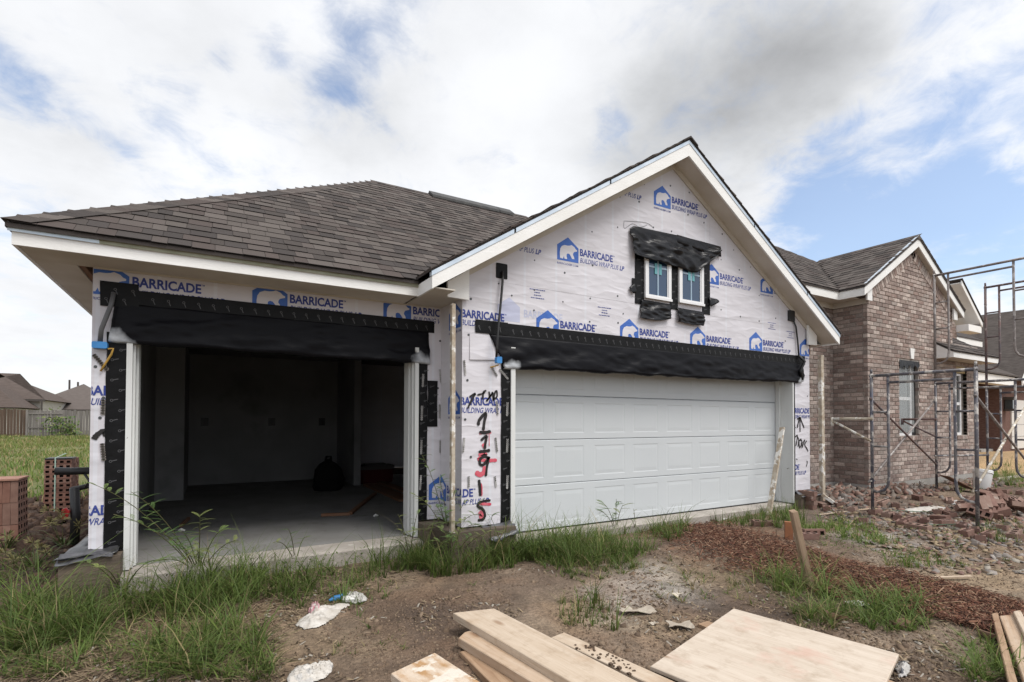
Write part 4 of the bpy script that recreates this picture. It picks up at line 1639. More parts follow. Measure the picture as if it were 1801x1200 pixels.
def brick_wall(wall, O, U, poly, holes=(), course=.0735, ln=.202, proud=.011, far=0.0, off0=0.0):
    """bricks over the mortar wall; O lies on the mortar face, U along it, outward normal = U x Z"""
    O, U = Vector(O), Vector(U).normalized()
    Nn = U.cross(Vector((0, 0, 1)))
    B = Matrix((U, -Nn, Vector((0, 0, 1)))).transposed()
    zmax = max(p[1] for p in poly)
    z0 = min(p[1] for p in poly)
    k = 0
    while z0 + k * course + .03 < zmax:
        z = z0 + k * course + .005
        ivs = intervals(list(poly), z + .033)
        for hx0, hx1, hz0, hz1 in holes:
            if hz0 < z + .045 and z + .02 < hz1:
                nw = []
                for a, b in ivs:
                    if a < hx0:
                        nw.append((a, min(b, hx0)))
                    if b > hx1:
                        nw.append((max(a, hx1), b))
                ivs = nw
        off = off0 + (k % 2) * (ln + .011) / 2
        for a, b in ivs:
            u = math.floor((a - off) / (ln + .011)) * (ln + .011) + off
            while u < b:
                u0, u1 = max(u, a), min(u + ln, b)
                if u1 - u0 > .035:
                    p = O + U * u0 + Vector((0, 0, z)) + Nn * (proud + random.uniform(-.002, .003))
                    mi = random.choices(range(6), (24, 18, 20, 12, 14, 12))[0]
                    BRICKS.append(((p - Vector((0, 0, H))).length + far, wall, p, B, u1 - u0, mi))
                u += ln + .011
        k += 1


mb = MB()
mb.box(WX0 - .02, WX2, WY - .02, MY + .1, -.2, FZ)
mb.box(8.23, WX0 - .021, MY - .02, MY + .2, -.2, FZ)
part(mb, 'foundation_wall', M['concrete'])
# window openings
WA = (11.03, 11.80, Zw(-.265), Zw(1.135))     # left window
WB = (13.47, 13.98, Zw(-.28), Zw(1.16))
wtop = Zw(1.62)


def holed(mb, x0, x1, z0, z1, holes, y, d):
    """wall box with rectangular holes, left to right"""
    x = x0
    for hx0, hx1, hz0, hz1 in holes:
        mb.box(x, hx0, y, y + d, z0, z1)
        mb.box(hx0 + .0005, hx1 - .0005, y, y + d, z0, hz0)
        mb.box(hx0 + .0005, hx1 - .0005, y, y + d, hz1, z1)
        x = hx1
    mb.box(x, x1, y, y + d, z0, z1)


mb = MB()
zE = Zw(2.33)
holed(mb, WX0, WX1, FZ, zE, [WA], WY, .10)
mb.prism([(WX0, WY, zE + .0005), (WX1, WY, zE + .0005), (APX, WY, APZ + .05)], (0, .10, 0))
holed(mb, WX1 + .0005, WX2, FZ, wtop, [WB], WY, .10)
WF = part(mb, 'brick_wall', M['mortar'])
poly = [(-.012, FZ), (WX2 - WX0, FZ), (WX2 - WX0, wtop), (WX1 - WX0, wtop), (WX1 - WX0, zE), (APX - WX0, APZ), (-.012, zE)]
hl = [(a - WX0, b_ - WX0, c, d) for a, b_, c, d in (WA, WB)]
brick_wall(WF, (WX0, WY, 0), (1, 0, 0), poly, [(hl[0][0], hl[0][1], hl[0][2] - .085, hl[0][3] + .0), (hl[1][0], hl[1][1], hl[1][2] - .085, hl[1][3])], off0=-.0119)
mb = MB()
mb.box(WX0, WX0 + .1, WY + .1005, MY - .001, FZ, zE)
WS = part(mb, 'brick_wall', M['mortar'])
brick_wall(WS, (WX0, MY, 0), (0, -1, 0), [(0.012, FZ), (MY - WY - .062, FZ), (MY - WY - .062, zE), (0.012, zE)], off0=MY - WY - .062 - 2.5 * .213)
mb = MB()
mb.box(8.225, WX0 - .001, MY, MY + .1, FZ, zE)
WM = part(mb, 'brick_wall', M['mortar'])
brick_wall(WM, (8.225, MY, 0), (1, 0, 0), [(0, FZ), (WX0 - 8.225 - .012, FZ), (WX0 - 8.225 - .012, zE), (0, zE)], far=2.5)
BRICKS.sort(key=lambda q: q[0])
stuffs = {}
for i, (d, wall, p, B, ln, mi) in enumerate(BRICKS):
    if i < 300:
        inst('brick', UB[mi][0], Matrix.Translation(p) @ B.to_4x4() @ Matrix.Diagonal((ln, 1, 1, 1)), wall)
    else:
        s_ = stuffs.setdefault(wall.name, (wall, MB()))[1]
        s_.mesh([p + B @ Vector((q[0] * ln, q[1], q[2])) for q in UB[mi][1]], UB[mi][2], mi)
# sloping soldier course under the left and right rakes, sills, heads
for wn, (wall, s_) in stuffs.items():
    if wall is WF:
        for sg in (-1, 1):
            L_ = math.hypot(APX - WX0, APZ - zE)
            Vv = Vector(((APX - WX0) * (1 if sg < 0 else -1), 0, APZ - zE)).normalized()
            Pp = Vector((Vv.z * (1 if sg < 0 else -1), 0, -abs(Vv.x)))
            base_ = Vector((WX0 if sg < 0 else WX1, WY - .019, zE - .01))
            k = 0
            while k * .078 < L_ - .12:
                a = base_ + Vv * (k * .078 + .10) - Pp * .02
                s_.prism([a, a + Vv * .066, a + Vv * .066 + Pp * .22, a + Pp * .22], (0, .025, 0), random.randrange(6))
                k += 1
        for hx0, hx1, hz0, hz1 in (WA, WB):
            x = hx0 - .02
            while x < hx1:
                s_.box(x, x + .066, WY - .035, WY + .06, hz0 - .082, hz0 - .012, random.randrange(6))
                x += .078
    s_.build('bricks', BR, wall, kind='stuff')

# ---- wing windows
def sash_window(x0, x1, z0, z1, Y, film=False):
    w = bpy.data.objects.new('window', None)
    COL.objects.link(w)
    attach(w, ((x0 + x1) / 2, Y, z0), HOUSE)
    fw = .05
    ya, yb = Y + .06, Y + .11
    zm = (z0 + z1) / 2 + .01
    mb = MB()
    mb.box(x0, x0 + fw, ya, yb, z0, z1)
    mb.box(x1 - fw, x1, ya, yb, z0, z1)
    mb.box(x0 + fw + .0005, x1 - fw - .0005, ya, yb, z0, z0 + fw)
    mb.box(x0 + fw + .0005, x1 - fw - .0005, ya, yb, z1 - fw, z1)
    mb.box(x0 + fw + .0005, x1 - fw - .0005, ya + .005, yb, zm - .03, zm + .03)
    part(mb, 'frame', M['frame_white'], w)
    mb = MB()
    mb.box(x0 + fw, x1 - fw, ya + .025, ya + .03, z0 + fw, z1 - fw)
    part(mb, 'pane', M['pane_dark'], w)
    return w


wA = sash_window(WA[0] + .002, WA[1] - .13, WA[2], WA[3] - .02, WY)
mb = MB()
mb.box(WA[1] - .128, WA[1] - .004, WY + .05, WY + .10, WA[2], WA[3])
part(mb, 'window_reveal', M['black_plastic'], wA)  # near-black box stands in for the shadow inside this reveal
wB = sash_window(WB[0] + .02, WB[1] - .1, WB[2], WB[3] - .14, WY)
mb = MB()
mb.box(WB[0] + .001, WB[1] - .001, WY + .02, WY + .09, WB[3] - .135, WB[3] - .001)
part(mb, 'window_head', mat('yellow sheathing', (.42, .32, .16), .8, (.36, .27, .14), 6), wB)
mb = MB()
mb.box(WB[1] - .098, WB[1] - .002, WY + .06, WY + .10, WB[2], WB[3] - .14)
part(mb, 'window_reveal', M['strip_dark'], wB)
# clear film over the left window, gathered in pleats at the top
film, t, b = new_mat('clear plastic film')
b.inputs['Base Color'].default_value = (.60, .63, .63, 1)
b.inputs['Roughness'].default_value = .3
b.inputs['Alpha'].default_value = .34
Pq = []
for i in range(45):
    s = i / 44
    row = []
    for j in range(9):
        t_ = j / 8
        x = WA[0] + .03 + (WA[1] - WA[0] - .12) * (s + .16 * t_ * (1 - s) * .4)
        row.append((x, WY + .045 - .018 * abs(math.sin(s * 31 + t_ * 3)) * (1 - t_ * .5), WA[3] - .10 - t_ * (WA[3] - WA[2] - .16)))
    Pq.append(row)
mb = MB()
mb.grid(Pq)
part(mb, 'window_film', film, wA, smooth=True)
Pq = []
for i in range(41):
    s = i / 40
    Pq.append([(WA[0] + (WA[1] - WA[0]) * s, WY - .014 - .008 * t_ - .012 * abs(math.sin(s * 40)) * t_, WA[3] + .01 - t_ * (.15 - .05 * s + .03 * math.sin(s * 23))) for t_ in (0, .3, .6, 1)])
mb = MB()
mb.grid(Pq)
o = part(mb, 'membrane_flap', M['membrane'], wA, smooth=True)
mb = MB()
kx = (WA[0] + WA[1]) / 2 + .10
mb.prism([(kx - .05, WY - .03, WA[3] + .05), (kx + .05, WY - .03, WA[3] + .05), (kx + .085, WY - .03, WA[3] + .25), (kx - .085, WY - .03, WA[3] + .25)], (0, .06, 0))
part(mb, 'keystone', M['primed'])

# ---- wing roof
OH = .30
wy = 4.62
ez = Zw(2.295)                              # top of the eave boards
eb = Zw(2.149)
wl, wr_ = WX0 - OH, WX1 + .30


def zq(x, off=0.0):
    return ez + off + wsl * (min(x, 2 * APX - x) - wl)


for sg in (-1, 1):
    f = (lambda x: x) if sg < 0 else (lambda x: 2 * APX - x)
    mb = MB()
    mb.prism([(f(x), wy, zq(x, o)) for x, o in [(wl, 0), (APX, 0), (APX, -.172), (wl, -.146)]], (0, .022, 0))
    part(mb, 'rake_board', M['primed'])
    mb = MB()
    mb.prism([(f(x), wy - .006, zq(x, o)) for x, o in [(wl, .002), (APX, .002), (APX, .038), (wl, .038)]], (0, .04, 0))
    part(mb, 'drip_edge', M['drip'])
    mb = MB()
    mb.prism([(f(x), wy + .0225, zq(x, o)) for x, o in [(wl + .02, -.14), (APX, -.168), (APX, -.156), (wl + .02, -.128)]], (0, .087, 0))
    part(mb, 'rake_soffit', M['soffit'])
    mb = MB()
    mb.prism([(f(wl + .19), wy + .045, eb - .05), (f(WX0 + .05), wy + .045, eb - .05), (f(WX0 + .05), wy + .045, zq(WX0, -.15)), (f(wl + .19), wy + .045, zq(wl + .19, -.15))], (0, .03, 0))
    part(mb, 'eave_return', M['primed'])
mey = 5.04
mb = MB()
mb.box(wl, wl + .022, wy + .0225, mey, eb, ez)
part(mb, 'fascia', M['primed'])
mb = MB()
mb.box(8.3, wl - .0005, mey, mey + .022, eb, ez)
part(mb, 'fascia', M['primed'])
mb = MB()
mb.box(8.3, WX0 - .001, mey + .023, MY - .001, eb + .006, eb + .018)
mb.box(wl + .023, WX0 - .001, WY + .10, mey + .0225, eb + .006, eb + .018)
part(mb, 'soffit', M['soffit'])
mb = MB()
mb.box(8.3, WX0 - .024, MY - .03, MY - .013, eb - .09, eb + .005)
mb.box(WX0 - .032, WX0 - .014, WY - .0, MY - .031, eb - .09, eb + .005)
part(mb, 'frieze', M['soffit'])
# slopes: wing left slope, main front slope, valley between them
zt = ez + .018
mm_ = .80
rzz = zt + wsl * (APX - wl)                 # ridge height
vyt = mey + (rzz - zt) / mm_                # where the wing ridge meets the main slope
dn = Vector((0, 0, -.03))
mb = MB()
mb.prism([(wl - .015, wy - .015, zt), (APX, wy - .015, rzz), (APX, vyt, rzz), (wl - .015, mey, zt)], dn)
RW = part(mb, 'roof_slope', DECK)
lw = math.hypot(1, wsl)
LW = (APX - wl) * lw
shingles((wl - .015, mey, zt + .002), (0, -1, 0), (1, 0, wsl), [(0, 0), (mey - wy + .02, 0), (mey - wy + .02, LW), (mey - vyt, LW)], RW)
mb = MB()
mb.prism([(2 * APX - wl + .015, wy - .015, zt), (2 * APX - wl + .015, 7.5, zt), (APX, 7.5, rzz), (APX, wy - .015, rzz)], dn)
part(mb, 'roof_slope', DECK)
# main slope: from the valley leftwards, its hip rising behind the gable
tx = 8.2
r0 = ray(1362, 434)
tt_ = (zt - H - mm_ * mey) / (r0.z - mm_ * r0.y)
hx, hy = r0.x * tt_, r0.y * tt_
hz = H + r0.z * tt_
print('HIP', hx, hy, hz, rzz, vyt)
mb = MB()
mb.prism([(wl, mey - .015, zt), (APX, vyt, rzz), (hx, hy, hz), (8.15, hy, hz), (8.15, mey - .015, zt)], dn)
RM = part(mb, 'roof_slope', DECK)
sm = math.hypot(1, mm_)
shingles((8.15, mey - .015, zt + .002), (1, 0, 0), (0, 1, mm_), [(0, 0), (wl - 8.15, 0), (APX - 8.15, (vyt - mey) * sm), (max(0, hx - 8.15), (hy - mey) * sm), (0, (hy - mey) * sm)], RM)
mb = MB()
mb.prism([(APX, vyt + .01, rzz - .01), (APX, 9.5, rzz - 1.6), (8.15, 9.5, hz - 1.6), (8.15, hy + .01, hz - .01), (hx, hy + .01, hz - .01)], dn)
part(mb, 'roof_slope', DECK)
# course butts along the wing's right rake, and ridge caps
st = MB()
k = 0
Vv = Vector((-1, 0, wsl)).normalized()
while k * .142 < LW - .1:
    p = Vector((2 * APX - wl + .02, wy - .02, zt)) + Vv * (k * .142)
    up = Vector((wsl, 0, 1)).normalized()
    st.prism([p, p + Vv * .168, p + Vv * .168 + up * .004, p + up * random.choice((.014, .02, .026))], (0, .4, 0), random.randrange(len(SH)))
    k += 1
st.build('shingles', SH, RW, kind='stuff')
cap_row((APX, wy - .02, rzz + .01), (APX, vyt, rzz + .01), (-1, 0, -wsl), (1, 0, -wsl), RW, False, .14)
cap_row((APX, vyt, rzz + .012), (hx, hy, hz + .012), (0, -1, -mm_), (0, 1, -.6), RM, False, .14)

# ---- low roof over the right window, and the bits of gable behind
py = 4.40
pz0, pz1 = Zw(1.25), Zw(1.365)
px0, px1 = 12.44, 14.66
mb = MB()
mb.box(px0, px1, py, py + .02, pz0, pz1)
part(mb, 'fascia', M['primed'])
mb = MB()
mb.prism([(px0, py + .021, pz0), (px0, WY - .013, pz0), (px0, WY - .013, pz1 + .19), (px0, py + .021, pz1)], (.02, 0, 0))
part(mb, 'fascia', M['primed'])
mb = MB()
mb.box(px0 + .021, px1, py + .021, WY - .013, pz0 + .005, pz0 + .015)
part(mb, 'soffit', M['soffit'])
mb = MB()
mb.prism([(px0 - .01, py - .015, pz1 + .003), (px1 + .01, py - .015, pz1 + .003), (px1 + .01, WY + 1.2, pz1 + .9), (WX1 + .02, WY + 1.2, pz1 + .9), (WX1 + .02, WY - .012, pz1 + .22), (px0 - .01, WY - .012, pz1 + .22)], dn * .5)
RP = part(mb, 'roof_slope', DECK)
sp = .66
sq = math.hypot(1, sp)
shingles((px0 - .01, py - .02, pz1 + .006), (1, 0, 0), (0, 1, sp), [(0, 0), (px1 - px0 + .02, 0), (px1 - px0 + .02, 1.5 * sq), (WX1 - px0 + .03, 1.5 * sq), (WX1 - px0 + .03, .33 * sq), (0, .33 * sq)], RP)
# brick gable standing further back
by_ = 6.2
e1 = onY(1682, 588, by_)
e2 = onY(1704, 582, by_)
mb = MB()
gx0, gx1, gz1 = 13.4, e1.x - .02, e1.z
gm = (gx0 + gx1) / 2 - 1.6
mb.prism([(gx0, by_, Zw(-1)), (gx1, by_, Zw(-1)), (gx1, by_, gz1 + .2), (gx1 - 1.2, by_, gz1 + 1.1), (gx1 - 2.4, by_, gz1 + .2), (gx0, by_, gz1)], (0, .1, 0))
WG = part(mb, 'brick_wall', M['mortar'])
s_ = MB()
for k in range(22):
    z = gz1 - .75 + k * .0765
    for a, b_ in intervals([(gx1 - 2.0, gz1 - 1), (gx1 + .01, gz1 - 1), (gx1 + .01, gz1 + .2), (gx1 - 1.2, gz1 + 1.1), (gx1 - 2.0, gz1 + .5)], z + .03):
        u = a - (k % 2) * .128
        while u < b_:
            if min(u + .245, b_) - max(u, a) > .04:
                s_.box(max(u, a), min(u + .245, b_), by_ - .011, by_ + .02, z, z + .0655, random.randrange(4))
            u += .256
s_.build('bricks', BR, WG, kind='stuff')
mb = MB()
mb.box(e1.x - .03, e2.x, by_ - .28, by_ - .012, e2.z - .11, e2.z + .07)
mb.prism([(e2.x + .02, by_ - .30, e2.z + .06), (e2.x + .02, by_ - .30, e2.z + .19), (e2.x - 1.3, by_ - .30, e2.z + .19 + 1.32 * .75), (e2.x - 1.3, by_ - .30, e2.z + .06 + 1.32 * .75)], (0, .022, 0))
part(mb, 'rake_board', M['primed'])
mb = MB()
mb.prism([(e2.x + .05, by_ - .32, e2.z + .195), (e2.x - 1.3, by_ - .32, e2.z + .195 + 1.35 * .75), (e2.x - 1.3, by_ + 1.5, e2.z + .195 + 1.35 * .75), (e2.x + .05, by_ + 1.5, e2.z + .195)], (0, 0, .03))
part(mb, 'roof_slope', DECK)
mb = MB()
mb.prism([(e2.x + .03, by_ - .275, e2.z + .165), (e2.x - 1.25, by_ - .275, e2.z + .165 + 1.28 * .75), (e2.x - 1.25, by_ + 1.5, e2.z + .165 + 1.28 * .75), (e2.x + .03, by_ + 1.5, e2.z + .165)], (0, 0, .024))
part(mb, 'rake_soffit', M['primed'])
q = onY(1728, 606, 7.2)
mb = MB()
mb.prism([(13.5, 7.2, q.z - .09), (q.x, 7.2, q.z - .09), (q.x, 7.2, q.z + .09), (13.5, 7.2, q.z + .09)], (0, .02, 0))
part(mb, 'fascia', M['primed'])
mb = MB()
mb.prism([(13.5, 7.18, q.z + .1), (q.x + .02, 7.18, q.z + .1), (q.x - 1.0, 8.4, q.z + .95), (13.5, 8.4, q.z + .95)], (0, 0, .03))
part(mb, 'roof_slope', DECK)
mb = MB()
mb.box(WX2 - .1, WX2 - .001, WY + .1005, 9.0, FZ, wtop)
mb.box(13.5, WX2 - .101, 7.3, 7.4, FZ, q.z + .05)
part(mb, 'side_wall', M['mortar'])

# ================================================================== temporary posts and boards at the garage
speckled = mat('plaster splashed board', (.50, .45, .37), .85, (.34, .27, .20), 14, 5, bump=.3, bscale=30, speck=((.72, .70, .66), 9, .53, .05), spec=.2)


def beam(name, p0, p1, w, t, m_, label, cat, group=None, roll=0.0, bend=0.0, ends=None, n=1):
    """a sawn member from p0 to p1 (centres of its end faces); local X runs along it"""
    p0, p1 = Vector(p0), Vector(p1)
    d = p1 - p0
    ln = d.length
    X = d.normalized()
    up = Vector((0, 0, 1)) if abs(X.z) < .9 else Vector((0, -1, 0))
    Y = up.cross(X).normalized()
    Z = X.cross(Y)
    mb = MB()
    c = min(w, t) * .06
    P_ = []
    for i in range(n + 1):
        s = i / n
        x = ln * s - ln / 2
        b_ = bend * math.sin(math.pi * s)
        P_.append([(x, y, z + b_) for y, z in ((-w / 2 + c, -t / 2), (w / 2 - c, -t / 2), (w / 2, -t / 2 + c), (w / 2, t / 2 - c), (w / 2 - c, t / 2), (-w / 2 + c, t / 2), (-w / 2, t / 2 - c), (-w / 2, -t / 2 + c))])
    for a, b2 in zip(P_, P_[1:]):
        for i in range(8):
            mb.poly([a[i], b2[i], b2[(i + 1) % 8], a[(i + 1) % 8]][::-1])
    mb.poly(P_[0])
    mb.poly(P_[-1][::-1])
    o = mb.build(name, m_, None, centre=False)
    o.matrix_world = Matrix.Translation((p0 + p1) / 2) @ Matrix((X, Y, Z)).transposed().to_4x4() @ Matrix.Rotation(roll, 4, 'X')
    if label:
        tag(o, label, cat, group)
    return o


pl = onY(797, 600, 4.60)
gx_ = pl.x
beam('support_post', (gx_, 4.60, Zw(-1.07)), (gx_ - .004, 4.60, Zw(1.115)), .038, .05, speckled, 'speckled square post under the gable corner between the two garage openings', 'post')
pr = onY(1445, 740, 4.60)
beam('support_post', (pr.x + .008, 4.60, float(gzf(pr.x, 4.6)) - .02), (pr.x - .008, 4.60, Zw(1.03)), .075, .055, speckled, 'pale square post under the right gable eave beside the brick wall', 'post')
q0, q1 = G(1466, 889), onZ(1446, 870, .33)
beam('scrap_timber', (q0.x, q0.y, q0.z + .04), (q1.x, q1.y, q1.z), .09, .045, speckled, 'short pale timber offcut leaning at the foot of the right post', 'timber')
q0 = G(1352, 906)
q1 = onY(1376, 752, 4.66)
beam('leaning_board', (q0.x, q0.y, q0.z), (q1.x, q1.y, q1.z), .07, .03, speckled, 'white splashed narrow board leaning against the right jamb of the closed garage door', 'board', roll=R(90))

# ================================================================== SCAFFOLD
SCM = [mat('blue scaffold paint', (.07, .072, .10), .55, (.15, .135, .13), 8, 6, speck=((.40, .375, .35), 9, .53, .07), metallic=.1, bump=.2, bscale=30),
       mat('worn scaffold steel', (.16, .14, .135), .6, (.25, .215, .20), 7, 6, speck=((.40, .37, .35), 9, .56, .08), metallic=.15, bump=.2, bscale=30),
       mat('rusty scaffold steel', (.17, .095, .08), .65, (.11, .10, .11), 6, 6, speck=((.36, .31, .29), 11, .60, .07), bump=.2, bscale=30)]


def frame(loc, w, h, m_, label):
    """walk through frame in its own YZ plane: y=0 the post by the wall, y=-w the post by the yard"""
    t = thing('scaffold', label, 'scaffold frame', loc, 'scaffold frames in front of the brick wall')
    r = .0205
    L0 = Vector(loc)

    def tb(name, pts, rr):
        mb = MB()
        mb.tube([L0 + Vector(p) for p in pts], rr, 8)
        mb.build(name, m_, t, smooth=True)
    tb('post', [(0, 0, 0), (0, 0, h)], r)
    tb('post', [(0, -w, 0), (0, -w, h)], r)
    tb('top_rail', [(0, .02, h - .03), (0, -w - .02, h - .03)], r)
    k = .20
    tb('header', [(0, -k, h - .13), (0, -w + k, h - .13)], r * .85)
    for s, e in ((0, -1), (-w, 1)):
        y = s + e * k
        arc = [(0, y, h - .05), (0, y, .52), (0, y - e * .01, .42), (0, y - e * .05, .35), (0, y - e * .12, .315), (0, s, .31)]
        tb('leg_brace', arc, r * .85)
        for zz in (h - .52, h - .98):
            tb('rung', [(0, s, zz), (0, y, zz)], r * .7)
    for s in (0, -w):
        tb('coupling_pin', [(0, s, h), (0, s, h + .06)], r * .75)
        for zz in (.45, h - .35):
            tb('brace_stud', [(-.05, s, zz), (.05, s, zz)], .009)
    return t


X1_, YB1 = 7.76, 3.65
X2_, YB2 = 11.07, 4.18
X3_, YB3 = 12.75, 4.01
FW, FH = 1.112, 1.90
f1z = Zw(.645) - FH
F1 = frame((X1_, YB1, f1z), FW, FH, SCM[0], 'lower left scaffold frame standing beside the brick corner')
f2z = onX(1646, 672, X2_).z - FH
frame((X2_, YB2, f2z), 1.25, FH, SCM[0], 'blue lower scaffold frame standing between the two brick wing windows')
frame((X2_, YB2, f2z + FH + .01), 1.25, FH, SCM[1], 'grey upper scaffold frame reaching over the brick gable rake')
f3z = onX(1733, 680, X3_).z - FH
frame((X3_, YB3, f3z), FW, FH, SCM[0], 'blue lower scaffold frame standing in front of the sandy yard')
frame((X3_, YB3, f3z + FH + .01), FW, FH, SCM[2], 'rust brown upper scaffold frame standing against the open sky')


def brace(p0, p1, m_, label):
    t = MB()
    p0, p1 = Vector(p0), Vector(p1)
    d = (p1 - p0).normalized()
    t.tube([p0 - d * .05, p1 + d * .05], .016, 7)
    o = t.build('scaffold_brace', m_, None, smooth=True)
    return tag(o, label, 'brace', 'diagonal scaffold braces')


zt1, zb1_, zt2, zb2_ = f1z + FH - .35, f1z + .45, f2z + FH - .35, f2z + .45
brace((X1_, YB1, zt1), (X2_, YB2, zb2_), SCM[2], 'dark brace falling to the right across the film covered brick wing window')
brace((X1_, YB1 + .03, zb1_), (X2_, YB2 + .03, zt2), SCM[1], 'pale brace rising to the right across the film covered brick wing window')
zf2b, zf2t = f2z + .45, f2z + FH - .35
brace((X1_, YB1 - FW, zt1), (X2_, YB2 - 1.25, zf2b), SCM[1], 'grey brace falling to the right beyond the nearest scaffold post')
brace((X1_, YB1 - FW + .03, zb1_), (X2_, YB2 - 1.25 + .03, zf2t), speckled, 'whitish brace rising to the right from the nearest scaffold post')
brace((X2_, YB2, f2z + .60), (X3_, YB3, f3z + .60), SCM[0], 'thin level blue brace low in front of the sandy yard')


def bracket(X, Y, z, m_, label):
    t = thing('scaffold_bracket', label, 'bracket', (X, Y, z), 'side brackets on the scaffold posts')
    for name, pts, r in (('arm', [(0, -.02, 0), (0, .50, 0)], .02), ('strut', [(0, 0, -.30), (0, .49, -.03)], .016), ('end_plate', [(0, .50, .02), (0, .50, -.10)], .022)):
        mb = MB()
        mb.tube([Vector((X, Y, z)) + Vector(p) for p in pts], r, 7)
        mb.build(name, m_, t, smooth=True)


bracket(X1_ - .03, YB1, Zw(.035), speckled, 'left side bracket jutting towards the brick corner')
bracket(X2_ - .03, YB2, Zw(.04), SCM[2], 'right side bracket jutting towards the film covered window')
for X, Y, z in ((X1_, YB1, f1z), (X1_, YB1 - FW, f1z)):
    gzz = float(gzf(X, Y))
    if z > gzz + .01:
        mb = MB()
        mb.box(X - .03, X + .03, Y - .03, Y + .03, gzz - .05, z)
        mb.build('leg_packer', speckled, F1)
# ================================================================== GROUND
def axis(a, b, step, far):
    lo, hi, s = [], [], step
    x = a
    while x > -far:
        s *= 1.35
        x -= s
        lo.append(x)
    s, x = step, b
    while x < far:
        s *= 1.35
        x += s
        hi.append(x)
    return np.array(lo[::-1] + list(np.arange(a, b, step)) + hi)


gx, gy = axis(-4.5, 15.5, .055, 450), axis(-.8, 8.2, .055, 450)
XX, YY = np.meshgrid(gx, gy)
ZZ = gzf(XX, YY)
inside = (XX > -.7) & (XX < 8.0) & (YY > 5.3) & (YY < 11.4)
ZZ = np.where(inside, np.minimum(ZZ, .05), ZZ)


def pix_poly(pts):
    return [tuple(G(u, v))[:2] for u, v in pts]


def in_poly(px, py, poly):
    ins = np.zeros(np.shape(px), bool)
    for (x0, y0), (x1, y1) in zip(poly, poly[1:] + poly[:1]):
        c = ((y0 <= py) != (y1 <= py)) & (px < x0 + (py - y0) * (x1 - x0) / ((y1 - y0) or 1e-9))
        ins ^= c
    return ins


def seg_dist(px, py, pts):
    d = np.full(np.shape(px), 1e9)
    for (x0, y0), (x1, y1) in zip(pts, pts[1:]):
        t_ = np.clip(((px - x0) * (x1 - x0) + (py - y0) * (y1 - y0)) / ((x1 - x0) ** 2 + (y1 - y0) ** 2 + 1e-9), 0, 1)
        d = np.minimum(d, np.hypot(px - x0 - t_ * (x1 - x0), py - y0 - t_ * (y1 - y0)))
    return d


warp_ = (fnoise(XX, YY, 2.2, 31, 4) - .5) * .7
colr = np.zeros(XX.shape + (3,))
na = fnoise(XX, YY, 1.3, 1, 5)[..., None]
nb = fnoise(XX, YY, 5.0, 2, 4)[..., None]
soil_a, soil_b, soil_c = np.array([.125, .085, .060]), np.array([.235, .172, .120]), np.array([.185, .125, .083])
k = np.clip((na - .35) / .3, 0, 1)
colr = soil_a * (1 - k) + soil_b * k
k2 = np.clip((nb - .45) / .3, 0, 1)
colr = colr * (1 - .5 * k2) + soil_c * .5 * k2


def spot(u, v, r, col, amt=1.0, stretch=1.0):
    global colr
    p = G(u, v)
    d = np.hypot((XX - p.x), (YY - p.y) * stretch) / r
    w = np.clip(1.25 - d + warp_ * 1.1, 0, 1)[..., None] * amt
    w = w * np.clip(.55 + 1.2 * (nb - .35), 0, 1)
    colr = colr * (1 - w) + np.array(col) * w


tone = fnoise(XX, YY, 2.6, 61, 5)[..., None]
ko = np.clip((tone - .52) / .16, 0, 1)
colr = colr * (1 - .45 * ko) + np.array([.215, .128, .075]) * .45 * ko
kd = np.clip((.46 - fnoise(XX, YY, 3.4, 67, 5)[..., None]) / .12, 0, 1)
colr = colr * (1 - .45 * kd) + np.array([.085, .062, .048]) * .45 * kd
colr = colr * np.array([1.16, 1.20, 1.26])
LIME, SAND, DARK, RUST = (.50, .47, .43), (.40, .30, .19), (.075, .055, .043), (.23, .13, .075)
for a in [(1165, 1035, .45, LIME, .7), (1075, 1050, .28, LIME, .75), (1140, 1000, .3, LIME, .55), (1540, 945, .45, LIME, .9), (1020, 1075, .4, SAND, .5), (1085, 1085, .3, LIME, .35), (1160, 1100, .35, SAND, .5), (1250, 1015, .5, SAND, .5), (1400, 1020, .35, SAND, .4),
          (570, 1130, .6, SAND, .45), (750, 1010, .5, SAND, .25), (270, 1110, .5, RUST, .6), (690, 1085, .3, DARK, .7), (470, 1080, .4, RUST, .5), (750, 1075, .35, DARK, .5), (1700, 1000, .8, SAND, .45),
          (1620, 985, .5, LIME, .35), (1720, 1025, .6, SAND, .5), (600, 880 + 120, .3, DARK, .4), (1240, 1070, .3, DARK, .5), (1600, 900, 1.4, (.20, .155, .13), .6), (1450, 905, .7, (.22, .17, .145), .6)]:
    spot(*a)
# dug soil on the left, sandy yard and far lots
w = np.clip(1.5 - np.hypot((XX + 2.9) / 2.2, (YY - 8.0) / 3.6) + warp_, 0, 1)[..., None]
colr = colr * (1 - w) + np.array([.085, .058, .045]) * (.6 + .8 * nb) * w
mulch_line = pix_poly([(1195, 925), (1270, 945), (1360, 975), (1470, 1010), (1560, 1030), (1660, 1055), (1790, 1095), (1900, 1130)])
md = seg_dist(XX, YY, mulch_line)
wm_ = .85 * np.clip((.60 - md + warp_ * 1.0) / .34, 0, 1)[..., None]
colr = colr * (1 - wm_) + np.array([.14, .072, .048]) * (.6 + .9 * nb) * wm_
field = np.clip((YY - 12.0 + warp_ * 3) / 1.6, 0, 1) * (XX < -1.0)
fieldw = field[..., None]
fn = fnoise(XX, YY, .35, 8, 4)[..., None]
colr = colr * (1 - fieldw) + (np.array([.10, .125, .04]) * (1 - fn) + np.array([.20, .185, .08]) * fn) * fieldw
yard = (np.clip((XX - 15.2 + warp_ * 2) / 1.0, 0, 1) * np.clip((YY + 2) / 4, 0, 1))[..., None]
